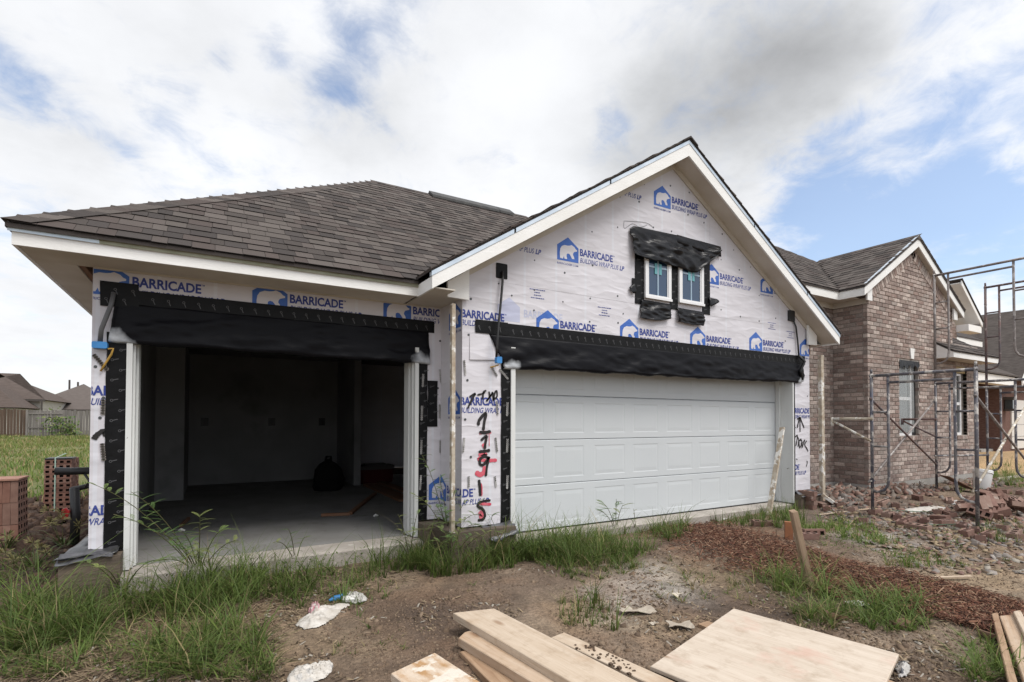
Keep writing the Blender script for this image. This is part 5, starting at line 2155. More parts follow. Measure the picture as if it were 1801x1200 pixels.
colr = colr * (1 - yard) + np.array([.44, .30, .165]) * (.75 + .5 * fn) * yard
back = np.clip((-YY - 2) / 3, 0, 1)[..., None]
colr = colr * (1 - back) + np.array([.15, .13, .08]) * back
# drop the ground under the house a little proud of nothing: relief of the mulch and the dug soil
ZZ = ZZ + wm_[..., 0] * (.012 + .03 * (fnoise(XX, YY, 6, 41, 3) - .4)) + w[..., 0] * .16 * (fnoise(XX, YY, 3.5, 42, 4) - .45)

nv = XX.size
nyv, nxv = XX.shape
co = np.empty((nv, 3))
co[:, 0], co[:, 1], co[:, 2] = XX.ravel(), YY.ravel(), ZZ.ravel()
ii = np.arange((nyv - 1) * (nxv - 1))
r_, c_ = ii // (nxv - 1), ii % (nxv - 1)
v0 = r_ * nxv + c_
quads = np.stack([v0, v0 + 1, v0 + nxv + 1, v0 + nxv], 1)


def np_mesh(name, co, faces, mat_, colors=None, smooth=False, fsize=4, mats=None, mi=None):
    me = bpy.data.meshes.new(name)
    nf = len(faces)
    me.vertices.add(len(co))
    me.vertices.foreach_set('co', np.asarray(co, np.float32).ravel())
    me.loops.add(nf * fsize)
    me.loops.foreach_set('vertex_index', np.asarray(faces, np.int32).ravel())
    me.polygons.add(nf)
    me.polygons.foreach_set('loop_start', np.arange(0, nf * fsize, fsize, dtype=np.int32))
    me.polygons.foreach_set('loop_total', np.full(nf, fsize, np.int32))
    if smooth:
        me.polygons.foreach_set('use_smooth', np.ones(nf, bool))
    for m_ in (mats or [mat_]):
        me.materials.append(m_)
    if mi is not None:
        me.polygons.foreach_set('material_index', np.asarray(mi, np.int32))
    me.update(calc_edges=True)
    if colors is not None:
        a = me.color_attributes.new('tint', 'FLOAT_COLOR', 'POINT')
        c4 = np.ones((len(co), 4), np.float32)
        c4[:, :3] = colors
        a.data.foreach_set('color', c4.ravel())
    o = bpy.data.objects.new(name, me)
    COL.objects.link(o)
    return o


def tint_mat(name, rough=.9, noise=None, bump=None, trans=0.0, spec=.3):
    """colour from the mesh's own tint attribute, broken up with fine noise"""
    m, t, b = new_mat(name)
    n, l = t.nodes, t.links
    b.inputs['Roughness'].default_value = rough
    b.inputs['Specular IOR Level'].default_value = spec
    at = n.new('ShaderNodeAttribute')
    at.attribute_name = 'tint'
    out = at.outputs['Color']
    geo_ = n.new('ShaderNodeNewGeometry')

    def nz(sc, det=6):
        x = n.new('ShaderNodeTexNoise')
        x.inputs['Scale'].default_value = sc
        x.inputs['Detail'].default_value = det
        x.inputs['Roughness'].default_value = .65
        l.new(geo_.outputs['Position'], x.inputs['Vector'])
        return x.outputs['Fac']
    if noise:
        for sc, lo, hi in noise:
            mr = n.new('ShaderNodeMapRange')
            mr.inputs[1].default_value, mr.inputs[2].default_value = .28, .72
            mr.inputs[3].default_value, mr.inputs[4].default_value = lo, hi
            l.new(nz(sc), mr.inputs[0])
            hs = n.new('ShaderNodeHueSaturation')
            l.new(mr.outputs[0], hs.inputs['Value'])
            l.new(out, hs.inputs['Color'])
            out = hs.outputs['Color']
    l.new(out, b.inputs['Base Color'])
    if bump:
        hsum = None
        bp = n.new('ShaderNodeBump')
        bp.inputs['Strength'].default_value = bump[1]
        bp.inputs['Distance'].default_value = bump[2]
        l.new(nz(bump[0], 9), bp.inputs['Height'])
        l.new(bp.outputs[0], b.inputs['Normal'])
    if trans:
        b.inputs['Transmission Weight'].default_value = 0
        b.inputs['Subsurface Weight'].default_value = 0
        tr = n.new('ShaderNodeBsdfTranslucent')
        l.new(out, tr.inputs['Color'])
        ms_ = n.new('ShaderNodeMixShader')
        ms_.inputs[0].default_value = trans
        l.new(b.outputs[0], ms_.inputs[1])
        l.new(tr.outputs[0], ms_.inputs[2])
        l.new(ms_.outputs[0], n['Material Output'].inputs['Surface'])
    return m


ground = np_mesh('ground', co, quads, tint_mat('bare soil', .95, [(7, .70, 1.30), (45, .62, 1.38), (260, .55, 1.45)], (28, 1.0, .045)), colr.reshape(-1, 3), smooth=True)
ground['kind'] = 'structure'

# ================================================================== grass, straw, chips, rubble (nobody could count them)
GRASS = tint_mat('grass blade', .6, trans=.35, spec=.25)


def scatter_pixels(poly, n):
    """points on the ground, evenly spread over a region of the survey picture"""
    us, vs_ = [p[0] for p in poly], [p[1] for p in poly]
    out = []
    pu = rng.uniform(min(us), max(us), n * 3)
    pv = rng.uniform(min(vs_), max(vs_), n * 3)
    ok = in_poly(pu, pv, [tuple(map(float, p)) for p in poly])
    pu, pv = pu[ok][:n], pv[ok][:n]
    # vectorised ray to ground
    u, v = pu - 900.5, pv - PPV
    c, s = math.cos(ROLL), math.sin(ROLL)
    a, b_ = c * u + s * v, -s * u + c * v
    xr, up = a / FPX, -b_ / FPX
    yd = math.cos(PITCH) - math.sin(PITCH) * up
    dz = math.sin(PITCH) + math.cos(PITCH) * up
    dx, dy = xr * math.cos(YAW) + yd * math.sin(YAW), -xr * math.sin(YAW) + yd * math.cos(YAW)
    z = np.full(len(u), .05)
    for _ in range(6):
        t_ = (z - H) / dz
        z = gzf(dx * t_, dy * t_)
    t_ = (z - H) / dz
    return dx * t_, dy * t_, z


def blades(name, px, py, pz, hgt, wid, lean, cols, label=None, cat=None, seg=3, ang=None):
    n = len(px)
    if ang is None:
        ang = rng.uniform(0, 2 * np.pi, n)
    dirx, diry = np.cos(ang), np.sin(ang)
    sa = ang + np.pi / 2 + rng.normal(0, .4, n)
    sx_, sy_ = np.cos(sa), np.sin(sa)
    V_ = []
    for k in range(seg + 1):
        t_ = k / seg
        off = lean * hgt * t_ ** 2
        zz = hgt * (t_ - .25 * lean * t_ ** 2)
        w_ = wid * (1 - t_ ** 1.5) * .5 + .0003
        cxp, cyp, czp = px + dirx * off, py + diry * off, pz + zz - .01
        V_.append(np.stack([cxp - sx_ * w_, cyp - sy_ * w_, czp], 1))
        V_.append(np.stack([cxp + sx_ * w_, cyp + sy_ * w_, czp], 1))
    nvp = 2 * (seg + 1)
    co = np.stack(V_, 1).reshape(-1, 3)
    base = np.arange(n)[:, None] * nvp
    fs = np.concatenate([base + np.array([[2 * k, 2 * k + 1, 2 * k + 3, 2 * k + 2]]) for k in range(seg)], 0)
    cc = np.repeat(cols, nvp, 0)
    o = np_mesh(name, co, fs, GRASS, cc)
    o['kind'] = 'stuff'
    if label:
        tag(o, label, cat, kind='stuff')
    return o


C1, C2, C3, CS = np.array([.078, .130, .028]), np.array([.160, .205, .055]), np.array([.045, .085, .022]), np.array([.29, .235, .12])


def grass_cols(n, straw=.08, bright=1.0):
    a = rng.uniform(0, 1, (n, 1))
    c = C1 * (1 - a) + C2 * a
    k = rng.uniform(0, 1, n)
    c[k < .25] = c[k < .25] * .6 + C3 * .4
    c[k > 1 - straw] = CS * rng.uniform(.6, 1.2, (int((k > 1 - straw).sum()), 1))
    return c * bright


PX_, PY_, PZ_, HG, WD, LN, CL, AN = [], [], [], [], [], [], [], []


def patch(poly, n, h, hv=.65, w=.0075, lean=.5, straw=.08, bright=1.0, clump=2.0, cut=.35):
    x, y, z = scatter_pixels(poly, n)
    d = fnoise(x, y, clump, 77, 4)
    keep = d > cut + rng.normal(0, .06, len(x))
    keep &= ~((x > -.58) & (x < 1.92) & (y > 5.07)) & ~((x > 2.68) & (x < 7.7) & (y > 4.70)) & ~((x > -.95) & (x < 8.2) & (y > 5.06)) & ~((x > 1.9) & (x < 2.72) & (y > 4.55))
    x, y, z, d = x[keep], y[keep], z[keep], d[keep]
    # every kept point is either one loose blade or, one in nine, the heart of a tuft
    tuft = rng.uniform(0, 1, len(x)) < .115
    loose_ = (~tuft) & (rng.uniform(0, 1, len(x)) < .85)
    cnt = np.where(tuft, rng.integers(5, 15, len(x)), 0) + loose_.astype(int)
    big = np.repeat(rng.uniform(.55, 1.5, len(x)), cnt)
    tint_ = np.repeat(rng.uniform(.72, 1.25, (len(x), 1)), cnt, 0)
    tf = np.repeat(tuft, cnt)
    x, y, z, d = [np.repeat(q, cnt) for q in (x, y, z, d)]
    n = len(x)
    a = rng.uniform(0, 2 * np.pi, n)
    rr = np.abs(rng.normal(0, .012, n)) * tf
    x, y = x + np.cos(a) * rr, y + np.sin(a) * rr
    hh = h * (1 - hv + 2 * hv * rng.uniform(0, 1, n) ** 1.3) * (.6 + .9 * np.clip((d - cut) / .3, 0, 1)) * np.where(tf, big, rng.uniform(.3, .9, n))
    PX_.append(x); PY_.append(y); PZ_.append(z); HG.append(hh)
    WD.append(w * rng.uniform(.5, 1.3, n)); LN.append(np.abs(rng.normal(lean, .35, n)) + .05)
    CL.append(grass_cols(n, straw, bright) * tint_); AN.append(a + rng.normal(0, .35, n))


patch([(250, 1005), (500, 990), (740, 965), (760, 1000), (600, 1035), (450, 1060), (330, 1070), (240, 1060)], 1953, 0.213, cut=.36, clump=2.6, lean=.7)
patch([(290, 1000), (470, 990), (460, 1040), (300, 1060)], 744, 0.358, w=.009, cut=.36, lean=.8)
patch([(120, 1062), (260, 1050), (420, 1050), (440, 1085), (300, 1095), (140, 1090)], 624, 0.179, cut=.36, lean=.8)
patch([(740, 960), (900, 945), (1010, 945), (1010, 980), (880, 995), (760, 1000), (700, 1005)], 2604, 0.190, cut=.32, w=.0085, lean=.7)
patch([(755, 945), (895, 940), (905, 975), (770, 985)], 930, 0.291, w=.0085, cut=.3, lean=.8)
patch([(735, 990), (900, 965), (905, 1000), (760, 1018)], 1500, .30, w=.0085, cut=.30, lean=.7)
patch([(900, 955), (1120, 925), (1200, 915), (1215, 940), (1110, 990), (1000, 1000), (930, 990)], 2281, 0.168, cut=.33, clump=2.6, lean=.7)
patch([(940, 985), (1110, 965), (1130, 1000), (1040, 1030), (950, 1010)], 682, 0.112, cut=.42, lean=1.0, straw=.2)
patch([(0, 1060), (120, 1075), (260, 1095), (430, 1100), (480, 1140), (490, 1200), (0, 1200)], 1498, 0.134, w=.008, cut=.44, clump=2.2, straw=.2, lean=1.0)
patch([(0, 1075), (110, 1065), (200, 1095), (190, 1130), (60, 1150), (0, 1150)], 651, 0.202, w=.0085, cut=.38, lean=.9)
patch([(260, 1120), (470, 1100), (490, 1200), (220, 1200)], 470, 0.190, w=.008, cut=.44, clump=2.4, straw=.12, lean=1.0)
patch([(430, 1040), (640, 1030), (700, 1060), (520, 1075)], 372, 0.112, cut=.45, lean=.8)
patch([(0, 975), (100, 985), (105, 1060), (0, 1075)], 992, 0.157, cut=.42, straw=.2, lean=.9)
patch([(1190, 905), (1400, 885), (1420, 930), (1260, 925)], 1426, 0.112, cut=.4)
patch([(1400, 925), (1530, 915), (1560, 960), (1450, 960), (1400, 955)], 1612, 0.095, cut=.38, bright=1.45)
patch([(1540, 950), (1690, 930), (1700, 1000), (1560, 1000)], 1178, 0.067, cut=.47, bright=1.3, straw=.25)
patch([(1690, 890), (1801, 890), (1801, 1000), (1700, 980)], 620, 0.067, cut=.52, straw=.3)
patch([(1340, 985), (1450, 985), (1460, 1060), (1380, 1050), (1330, 1020)], 558, 0.179, cut=.42, bright=1.15, lean=.8)
patch([(1440, 1040), (1620, 1060), (1640, 1110), (1560, 1115), (1440, 1080)], 930, 0.112, cut=.47, bright=1.15, lean=.9)
patch([(1390, 1070), (1460, 1070), (1470, 1110), (1400, 1110)], 310, 0.134, w=.007, cut=.33, straw=.25, lean=1.0)
patch([(1690, 1120), (1760, 1090), (1790, 1200), (1690, 1200)], 558, 0.123, cut=.42, bright=1.15, lean=.9)
patch([(1050, 1000), (1380, 960), (1400, 1070), (1280, 1060), (1100, 1060), (990, 1110), (960, 1060)], 806, 0.067, cut=.52, straw=.5, lean=1.1)
patch([(540, 1010), (900, 1000), (900, 1100), (560, 1180)], 372, 0.056, cut=.54, straw=.35, lean=.9)
patch([(970, 1060), (1060, 1055), (1090, 1110), (1000, 1110)], 186, 0.134, cut=.42, straw=.3)
patch([(1560, 860), (1801, 845), (1801, 880), (1600, 890)], 620, 0.101, cut=.5, bright=1.1)
patch([(1740, 815), (1801, 825), (1801, 860), (1745, 850)], 744, 0.157, cut=.33, bright=1.4)
blades('grass', *[np.concatenate(q) for q in (PX_, PY_, PZ_, HG, WD, LN, CL)], 'short and long green grass growing in clumps over the bare yard', 'grass', ang=np.concatenate(AN))
# the field behind, taller and paler towards the fence
n = 42000
fx = rng.uniform(-17, -1.2, n)
fy = 11.3 + 32.6 * rng.uniform(0, 1, n) ** 1.4
ok = (fx < -1.2 - (fy - 9) * .05) & (fx > -3 - fy * .36)
fx, fy = fx[ok], fy[ok]
d = fnoise(fx, fy, .6, 55, 4)
ok = d > .30 + .3 * np.exp(-(fy - 11.3) / 1.6)
fx, fy, d = fx[ok], fy[ok], d[ok]
n = len(fx)
fc = grass_cols(n, .28, 1.35)
yl = np.clip((fy - 20) / 10, 0, 1)[:, None] * rng.uniform(0, 1, (n, 1)) * .55
fc = fc * (1 - yl) + np.array([.25, .22, .085]) * yl
blades('field_grass', fx, fy, gzf(fx, fy), rng.uniform(.05, .20, n) * (.5 + d), rng.uniform(.012, .026, n) * (1 + fy / 30), np.abs(rng.normal(.4, .25, n)), fc,
       'tall yellow green weeds over the open field before the wooden fence', 'weeds')


def leaflets(name, x, y, z, hgt, ln, label, cat):
    """small broad leaves held at all angles"""
    n = len(x)
    a = rng.uniform(0, 2 * np.pi, n)
    e = rng.uniform(-.1, .9, n)
    X = np.stack([np.cos(a) * np.cos(e), np.sin(a) * np.cos(e), np.sin(e)], 1)
    Yv = np.stack([-np.sin(a), np.cos(a), rng.normal(0, .3, n)], 1)
    C = np.stack([x, y, z + hgt], 1)
    L_ = ln[:, None]
    co = np.stack([C, C + X * L_ * .5 - Yv * L_ * .2, C + X * L_, C + X * L_ * .5 + Yv * L_ * .2], 1).reshape(-1, 3)
    fs = np.arange(n)[:, None] * 4 + np.array([[0, 1, 2, 3]])
    k = rng.uniform(0, 1, (n, 1))
    cc = np.array([.060, .105, .025]) * (1 - k) + np.array([.13, .165, .045]) * k
    o = np_mesh(name, co, fs, GRASS, np.repeat(cc, 4, 0))
    return tag(o, label, cat, kind='stuff')


wx, wy_, wz, wh, wl_ = [], [], [], [], []
for poly_, n_, hh, cut_ in [([(215, 1010), (500, 995), (740, 970), (760, 1005), (560, 1045), (300, 1085), (200, 1085)], 2600, .16, .42), ([(740, 965), (1010, 945), (1010, 990), (760, 1005)], 2600, .20, .36), ([(0, 1060), (430, 1095), (490, 1200), (0, 1200)], 2600, .07, .5),
                        ([(0, 985), (110, 985), (110, 1065), (0, 1070)], 1200, .12, .42), ([(1330, 980), (1640, 1060), (1640, 1110), (1400, 1060)], 1000, .06, .5), ([(1400, 920), (1690, 930), (1700, 1000), (1450, 965)], 1500, .04, .48), ([(1010, 930), (1200, 915), (1200, 945), (1050, 1010)], 1000, .10, .45)]:
    x, y, z = scatter_pixels(poly_, n_)
    ok = (fnoise(x, y, 3.0, 63, 4) > cut_) & ~((x > -.95) & (x < 8.2) & (y > 5.05)) & ~((x > 1.95) & (x < 2.72) & (y > 4.53)) & ~((x > 2.7) & (y > 4.69))
    x, y, z = x[ok], y[ok], z[ok]
    wx.append(x); wy_.append(y); wz.append(z); wh.append(hh * rng.uniform(.1, 1, len(x))); wl_.append(rng.uniform(.012, .038, len(x)))


def flakes(name, x, y, z, ln, wd, th, mats, label, cat, tilt=.35):
    """thin tilted chips lying about"""
    n = len(x)
    a = rng.uniform(0, 2 * np.pi, n)
    p1, p2 = rng.normal(0, tilt, n), rng.normal(0, tilt, n)
    ca, sa = np.cos(a), np.sin(a)
    X = np.stack([ca, sa, np.sin(p1)], 1)
    Yv = np.stack([-sa, ca, np.sin(p2)], 1)
    C = np.stack([x, y, z], 1)
    Zv = np.array([[0, 0, 1.0]])
    hx, hy, hz = (X * (ln / 2)[:, None]), (Yv * (wd / 2)[:, None]), Zv * (th / 2)[:, None]
    j = lambda: 1 + rng.normal(0, .22, (n, 1))
    V_ = [C - hx * j() - hy * j() - hz, C + hx * j() - hy * j() - hz, C + hx * j() + hy * j() - hz, C - hx * j() + hy * j() - hz,
          C - hx * j() * .9 - hy * j() * .9 + hz, C + hx * j() * .9 - hy * j() * .9 + hz, C + hx * j() * .9 + hy * j() * .9 + hz, C - hx * j() * .9 + hy * j() * .9 + hz]
    co = np.stack(V_, 1).reshape(-1, 3)
    base = np.arange(n)[:, None] * 8
    fs = np.concatenate([base + np.array([f]) for f in ((4, 5, 6, 7), (0, 1, 5, 4), (1, 2, 6, 5), (2, 3, 7, 6), (3, 0, 4, 7))], 0)
    mi = np.tile(rng.integers(0, len(mats), n), 5)
    o = np_mesh(name, co, fs, None, mats=mats, mi=mi)
    tag(o, label, cat, kind='stuff')
    return o


leaflets('ground_weeds', *[np.concatenate(q) for q in (wx, wy_, wz, wh, wl_)], 'small broad leaved weeds mixed into the grass of the yard', 'weeds')
MUL = [mat('mulch chip %d' % i, c, .9, spec=.2) for i, c in enumerate([(.155, .068, .043), (.095, .045, .031), (.20, .105, .066), (.28, .18, .12), (.125, .055, .037), (.065, .036, .027)])]
x, y, z = scatter_pixels([(1170, 905), (1330, 930), (1470, 985), (1600, 1010), (1801, 1065), (1801, 1130), (1640, 1090), (1480, 1060), (1380, 1030), (1220, 1000), (1120, 950)], 30000)
dd = seg_dist(x, y, mulch_line)
ok = dd < .50 + rng.normal(0, .26, len(x))
x, y = x[ok], y[ok]
z = gzf(x, y) + .022 + rng.uniform(-.012, .025, len(x))
n = len(x)
flakes('mulch', x, y, z, rng.uniform(.01, .06, n) * (1 + 1.2 * (rng.uniform(0, 1, n) > .96)), rng.uniform(.002, .008, n), rng.uniform(.0015, .004, n), MUL, 'red brown shredded bark mulch in a strip across the yard', 'mulch')
STR = [mat('straw %d' % i, c, .9, spec=.2) for i, c in enumerate([(.30, .23, .15), (.20, .15, .10), (.24, .18, .12), (.09, .065, .047), (.30, .27, .23), (.14, .10, .07), (.11, .08, .055)])]
x, y, z = scatter_pixels([(0, 1010), (700, 1000), (1300, 950), (1801, 900), (1801, 1200), (0, 1200)], 8000)
ok = fnoise(x, y, 1.7, 91, 4) > .44
x, y = x[ok], y[ok]
n = len(x)
flakes('ground_litter', x, y, gzf(x, y) + rng.uniform(.0, .012, n), rng.uniform(.008, .05, n), rng.uniform(.003, .012, n), rng.uniform(.002, .006, n), STR, 'dry straw, crumbs of soil and pale specks over the bare yard', 'ground litter')
x, y, z = scatter_pixels([(0, 1050), (240, 1030), (740, 985), (760, 1010), (500, 1100), (490, 1200), (0, 1200)], 5200)
n = len(x)
flakes('thatch', x, y, gzf(x, y) + rng.uniform(.0, .02, n), rng.uniform(.03, .13, n), rng.uniform(.002, .005, n), rng.uniform(.001, .003, n), [STR[0], STR[1], STR[2], STR[6]], 'dry matted thatch lying among the grass at lower left', 'thatch', .3)
PEB = [mat('clod %d' % i, c, .95, spec=.2) for i, c in enumerate([(.16, .112, .077), (.11, .078, .056), (.21, .155, .11), (.14, .10, .07)])]
x, y, z = scatter_pixels([(0, 900), (140, 900), (110, 1000), (600, 1010), (1300, 960), (1801, 920), (1801, 1200), (0, 1200)], 16000)
ok = fnoise(x, y, 1.4, 95, 4) > .42
x, y = x[ok], y[ok]
n = len(x)
s_ = rng.uniform(.003, .013, n) * (1 + 1.6 * (rng.uniform(0, 1, n) > .97))
flakes('soil_clods', x, y, gzf(x, y), s_ * 1.4, s_, s_ * .9, PEB, 'small clods and pebbles over the bare yard', 'soil clods')
x = np.concatenate([rng.uniform(-5.2, -.9, 2600), rng.normal(-1.7, .5, 500)])
y = np.concatenate([rng.uniform(5.4, 12, 2600), rng.normal(6.6, .9, 500)])
n = len(x)
s_ = rng.uniform(.02, .09, n)
flakes('dug_soil', x, y, gzf(x, y) + .03, s_ * 1.4, s_, s_ * .8, [mat('dug soil %d' % i, c, .95, spec=.2) for i, c in enumerate([(.085, .055, .042), (.06, .04, .032), (.13, .085, .06)])],
       'dark dug soil in lumps beside the left garage wall', 'soil', .5)
# broken brick and mortar at the foot of the wing
RUB = RB + [mat('mortar crumb %d' % i, c, .95, (c[0] * .7, c[1] * .7, c[2] * .7), 9, bump=.3, bscale=30, spec=.2) for i, c in enumerate([(.24, .21, .19), (.31, .275, .25), (.17, .145, .125), (.15, .095, .075), (.13, .11, .098), (.20, .165, .14)])]
x = np.concatenate([rng.uniform(8.2, 14.5, 1900), rng.uniform(8.3, 11.0, 900)])
y = np.concatenate([4.68 - np.abs(rng.normal(0, .42, 1900)), 4.70 - np.abs(rng.normal(0, .20, 900))])
ex = (x < 9.85)
heap = fnoise(x, y, 1.6, 88, 3)
kk = (heap > .50) | ((np.arange(len(x)) > 1900) & (rng.uniform(0, 1, len(x)) < .6))
first = (np.arange(len(x)) <= 1900)[kk]
x, y, ex = x[kk], y[kk], ex[kk]
y = np.where(ex, y + rng.uniform(0, .55, len(x)), y)
n = len(x)
s_ = rng.uniform(.012, .07, n) ** 1.15 * 1.35 * np.where(first, 1, 1.2)
flakes('brick_rubble', x, y, gzf(x, y) + np.where(first, .01, rng.uniform(0, .06, n)), s_ * 1.5, s_, s_ * .75, RUB, 'broken brick and mortar crumbs heaped along the foot of the brick wall', 'rubble', .5)
x, y, z = scatter_pixels([(1440, 885), (1700, 890), (1801, 900), (1801, 960), (1650, 960), (1540, 930), (1450, 920)], 1000)
n = len(x)
s_ = rng.uniform(.012, .05, n)
flakes('brick_rubble', x, y, gzf(x, y) + .008, s_ * 1.6, s_, s_ * .6, RUB + STR[:3], 'crumbs of brick, mortar and splinters spread under the scaffold', 'rubble', .3)
x, y, z = scatter_pixels([(1430, 900), (1801, 895), (1801, 1010), (1640, 1010), (1520, 960)], 700)
n = len(x)
s_ = rng.uniform(.01, .045, n)
flakes('site_scraps', x, y, gzf(x, y) + .006, s_ * 2.0, s_, s_ * .4, [RB[2], STR[4], STR[0], PEB[2], RUB[4], RB[1], STR[1], RUB[3]], 'pale scraps of brick, card and splinters spread over the yard before the scaffold', 'scraps', .3)
# tangled weeds and stems lying against the slab
x, y, z = scatter_pixels([(760, 905), (900, 905), (905, 960), (760, 965)], 900)
n = len(x)

# ================================================================== LOOSE BRICKS
def cored(name, lx, ly, lz, holes, m_):
    """brick with core holes sunk into its top face"""
    mb = MB()
    mb.poly([(-lx / 2, -ly / 2, 0), (-lx / 2, ly / 2, 0), (lx / 2, ly / 2, 0), (lx / 2, -ly / 2, 0)])
    c = [(-lx / 2, -ly / 2), (lx / 2, -ly / 2), (lx / 2, ly / 2), (-lx / 2, ly / 2)]
    for i in range(4):
        a, b_ = c[i], c[(i + 1) % 4]
        mb.poly([(a[0], a[1], 0), (b_[0], b_[1], 0), (b_[0], b_[1], lz), (a[0], a[1], lz)])
    hw = lx / holes * .56
    xs = [-lx / 2]
    for k in range(holes):
        xc = -lx / 2 + lx * (k + .5) / holes
        xs += [xc - hw / 2, xc + hw / 2]
    xs.append(lx / 2)
    y0, y1 = -ly * .27, ly * .27
    mb.poly([(-lx / 2, -ly / 2, lz), (lx / 2, -ly / 2, lz), (lx / 2, y0, lz), (-lx / 2, y0, lz)])
    mb.poly([(-lx / 2, y1, lz), (lx / 2, y1, lz), (lx / 2, ly / 2, lz), (-lx / 2, ly / 2, lz)])
    for i in range(0, len(xs), 2):
        mb.poly([(xs[i], y0, lz), (xs[i + 1], y0, lz), (xs[i + 1], y1, lz), (xs[i], y1, lz)])
    dp = lz * .55
    for i in range(1, len(xs) - 1, 2):
        q = [(xs[i], y0), (xs[i + 1], y0), (xs[i + 1], y1), (xs[i], y1)]
        for e in range(4):
            a, b_ = q[e], q[(e + 1) % 4]
            mb.poly([(b_[0], b_[1], lz), (a[0], a[1], lz), (a[0], a[1], lz - dp), (b_[0], b_[1], lz - dp)], 1)
        mb.poly([(p[0], p[1], lz - dp) for p in q], 1)
    me = bpy.data.meshes.new(name)
    me.from_pydata(mb.v, [], mb.f)
    me.materials.append(m_)
    me.materials.append(M['brick_core'])
    me.polygons.foreach_set('material_index', mb.m)
    me.update()
    return me


CB = [cored('brick', .245, .09, .065, 3, m_) for m_ in RB]


def loose(p, rot, label, group, sc=1.0, mi=None):
    o = inst('brick', CB[random.randrange(3) if mi is None else mi], Matrix.LocRotScale(Vector(p), __import__('mathutils').Euler(rot), Vector((sc, 1, 1) if not isinstance(sc, tuple) else sc)))
    return tag(o, label, 'brick', group)


# strapped stack behind the wrapped corner
def brick_stack(x0, y0, rows, ncol, depth, label, zb_, rowh=.0705, bl=.318, strap=True, vertical=False):
    t = thing('brick_stack', label, 'brick stack', (x0 + bl * ncol / 2, y0, zb_), 'strapped stacks of new red bricks')
    mes = [cored('brick', bl - .006, rowh - .004, .088, 4, m_) for m_ in SB]
    for r in range(rows):
        for c in range(ncol):
            for d in range(depth):
                j = random.uniform(-.006, .006)
                # bed face with its holes turned to -Y
                Mx = Matrix.Translation((x0 + bl * (c + .5) + j, y0 + .092 * d + .09 + random.uniform(-.004, .004), zb_ + rowh * (r + .5))) @ Matrix.Rotation(R(90), 4, 'X') @ Matrix.Rotation(random.uniform(-.02, .02), 4, 'Z')
                inst('brick', mes[random.randrange(3)], Mx, t)
    return t


p = G(101, 905)
bs = brick_stack(p.x - .165, p.y, 12, 1, 6, 'strapped stack of cored red bricks behind the left garage corner', float(gz(p.x, p.y)) - .03)
zt_ = float(gz(p.x, p.y)) - .03 + 12 * .0705
mb = MB()
xx = p.x - .035
mb.box(xx - .008, xx + .008, p.y - .006, p.y - .002, zt_ - .84, zt_ + .03)
mb.prism([(xx - .008, p.y - .006, zt_ + .03), (xx + .008, p.y - .006, zt_ + .03), (xx + .13, p.y + .02, zt_ + .09), (xx + .11, p.y + .02, zt_ + .095)], (0, .003, 0))
mb.build('strap', mat('pale green strap', (.38, .50, .42), .5), bs)
mb = MB()
mb.box(p.x - .155, p.x + .16, p.y - .003, p.y + .30, zt_ + .002, zt_ + .022)
mb.build('top_cover', M['black_plastic'], bs)
# the nearer stack, cut by the frame
p = G(14, 962)
sx0 = onY(27, 900, p.y + .02).x
t = thing('brick_stack', 'nearer red brick stack at the left edge of the yard', 'brick stack', (sx0 - .3, p.y, float(gz(p.x, p.y))), 'strapped stacks of new red bricks')
zb_ = float(gz(p.x, p.y)) - .02
ub = cored('brick', .245, .09, .065, 3, SB[2]), cored('brick', .245, .09, .065, 3, SB[2]), cored('brick', .245, .09, .065, 3, SB[0])
for lv in range(3):
    for c in range(9):
        for d in range(4):
            Mx = Matrix.Translation((sx0 - .034 - c * .068 - lv * .004, p.y + .05 + d * .093, zb_ + .125 + lv * .25)) @ Matrix.Rotation(R(90) + random.uniform(-.02, .02), 4, 'Y')
            inst('brick', ub[random.randrange(3)], Mx, t)
mb = MB()
mb.box(sx0 - .62, sx0 + .03, p.y - .01, p.y + .40, zb_ + .755, zb_ + .775)
mb.build('top_board', mat('pinkish slab', (.40, .22, .16), .8, (.33, .17, .12), 6), t)
q = G(12, 968)
loose((q.x - .03, q.y, q.z + .05), (0, 0, .1), 'pink brick lying in front of the nearer left stack', None, 1.0, 0)

# tumbled pile on the right
pc = G(1745, 905)
PILE = 'bricks tumbled in the pile right of the scaffold post'
spots = []
for i in range(34):
    a, rr = random.uniform(0, 6.28), abs(random.gauss(0, .34))
    dx, dy = rr * math.cos(a) * 1.5, rr * math.sin(a) * .6
    hgt = max(0, .30 - rr * .42) * random.uniform(.35, 1.0)
    spots.append((pc.x + dx, pc.y + dy, hgt))
for x_, y_, hgt in spots:
    loose((x_, y_, float(gzf(x_, y_)) + .01 + hgt), (random.gauss(0, .6) + random.choice((0, 0, 1.57)), random.gauss(0, .45), random.uniform(0, 6.28)),
          'cored red brick tumbled in the pile right of the nearest scaffold post', PILE)
for i in range(10):
    x_, y_ = pc.x - .62 + (i % 5) * .13, pc.y - .12 + (i // 5) * .05
    loose((x_, y_, float(gzf(x_, y_)) + .10 + (i // 5) * .10), (R(90) + random.gauss(0, .1), random.gauss(-.5, .1), random.gauss(.5, .1)), 'cored red brick tumbled in the pile right of the nearest scaffold post', PILE)
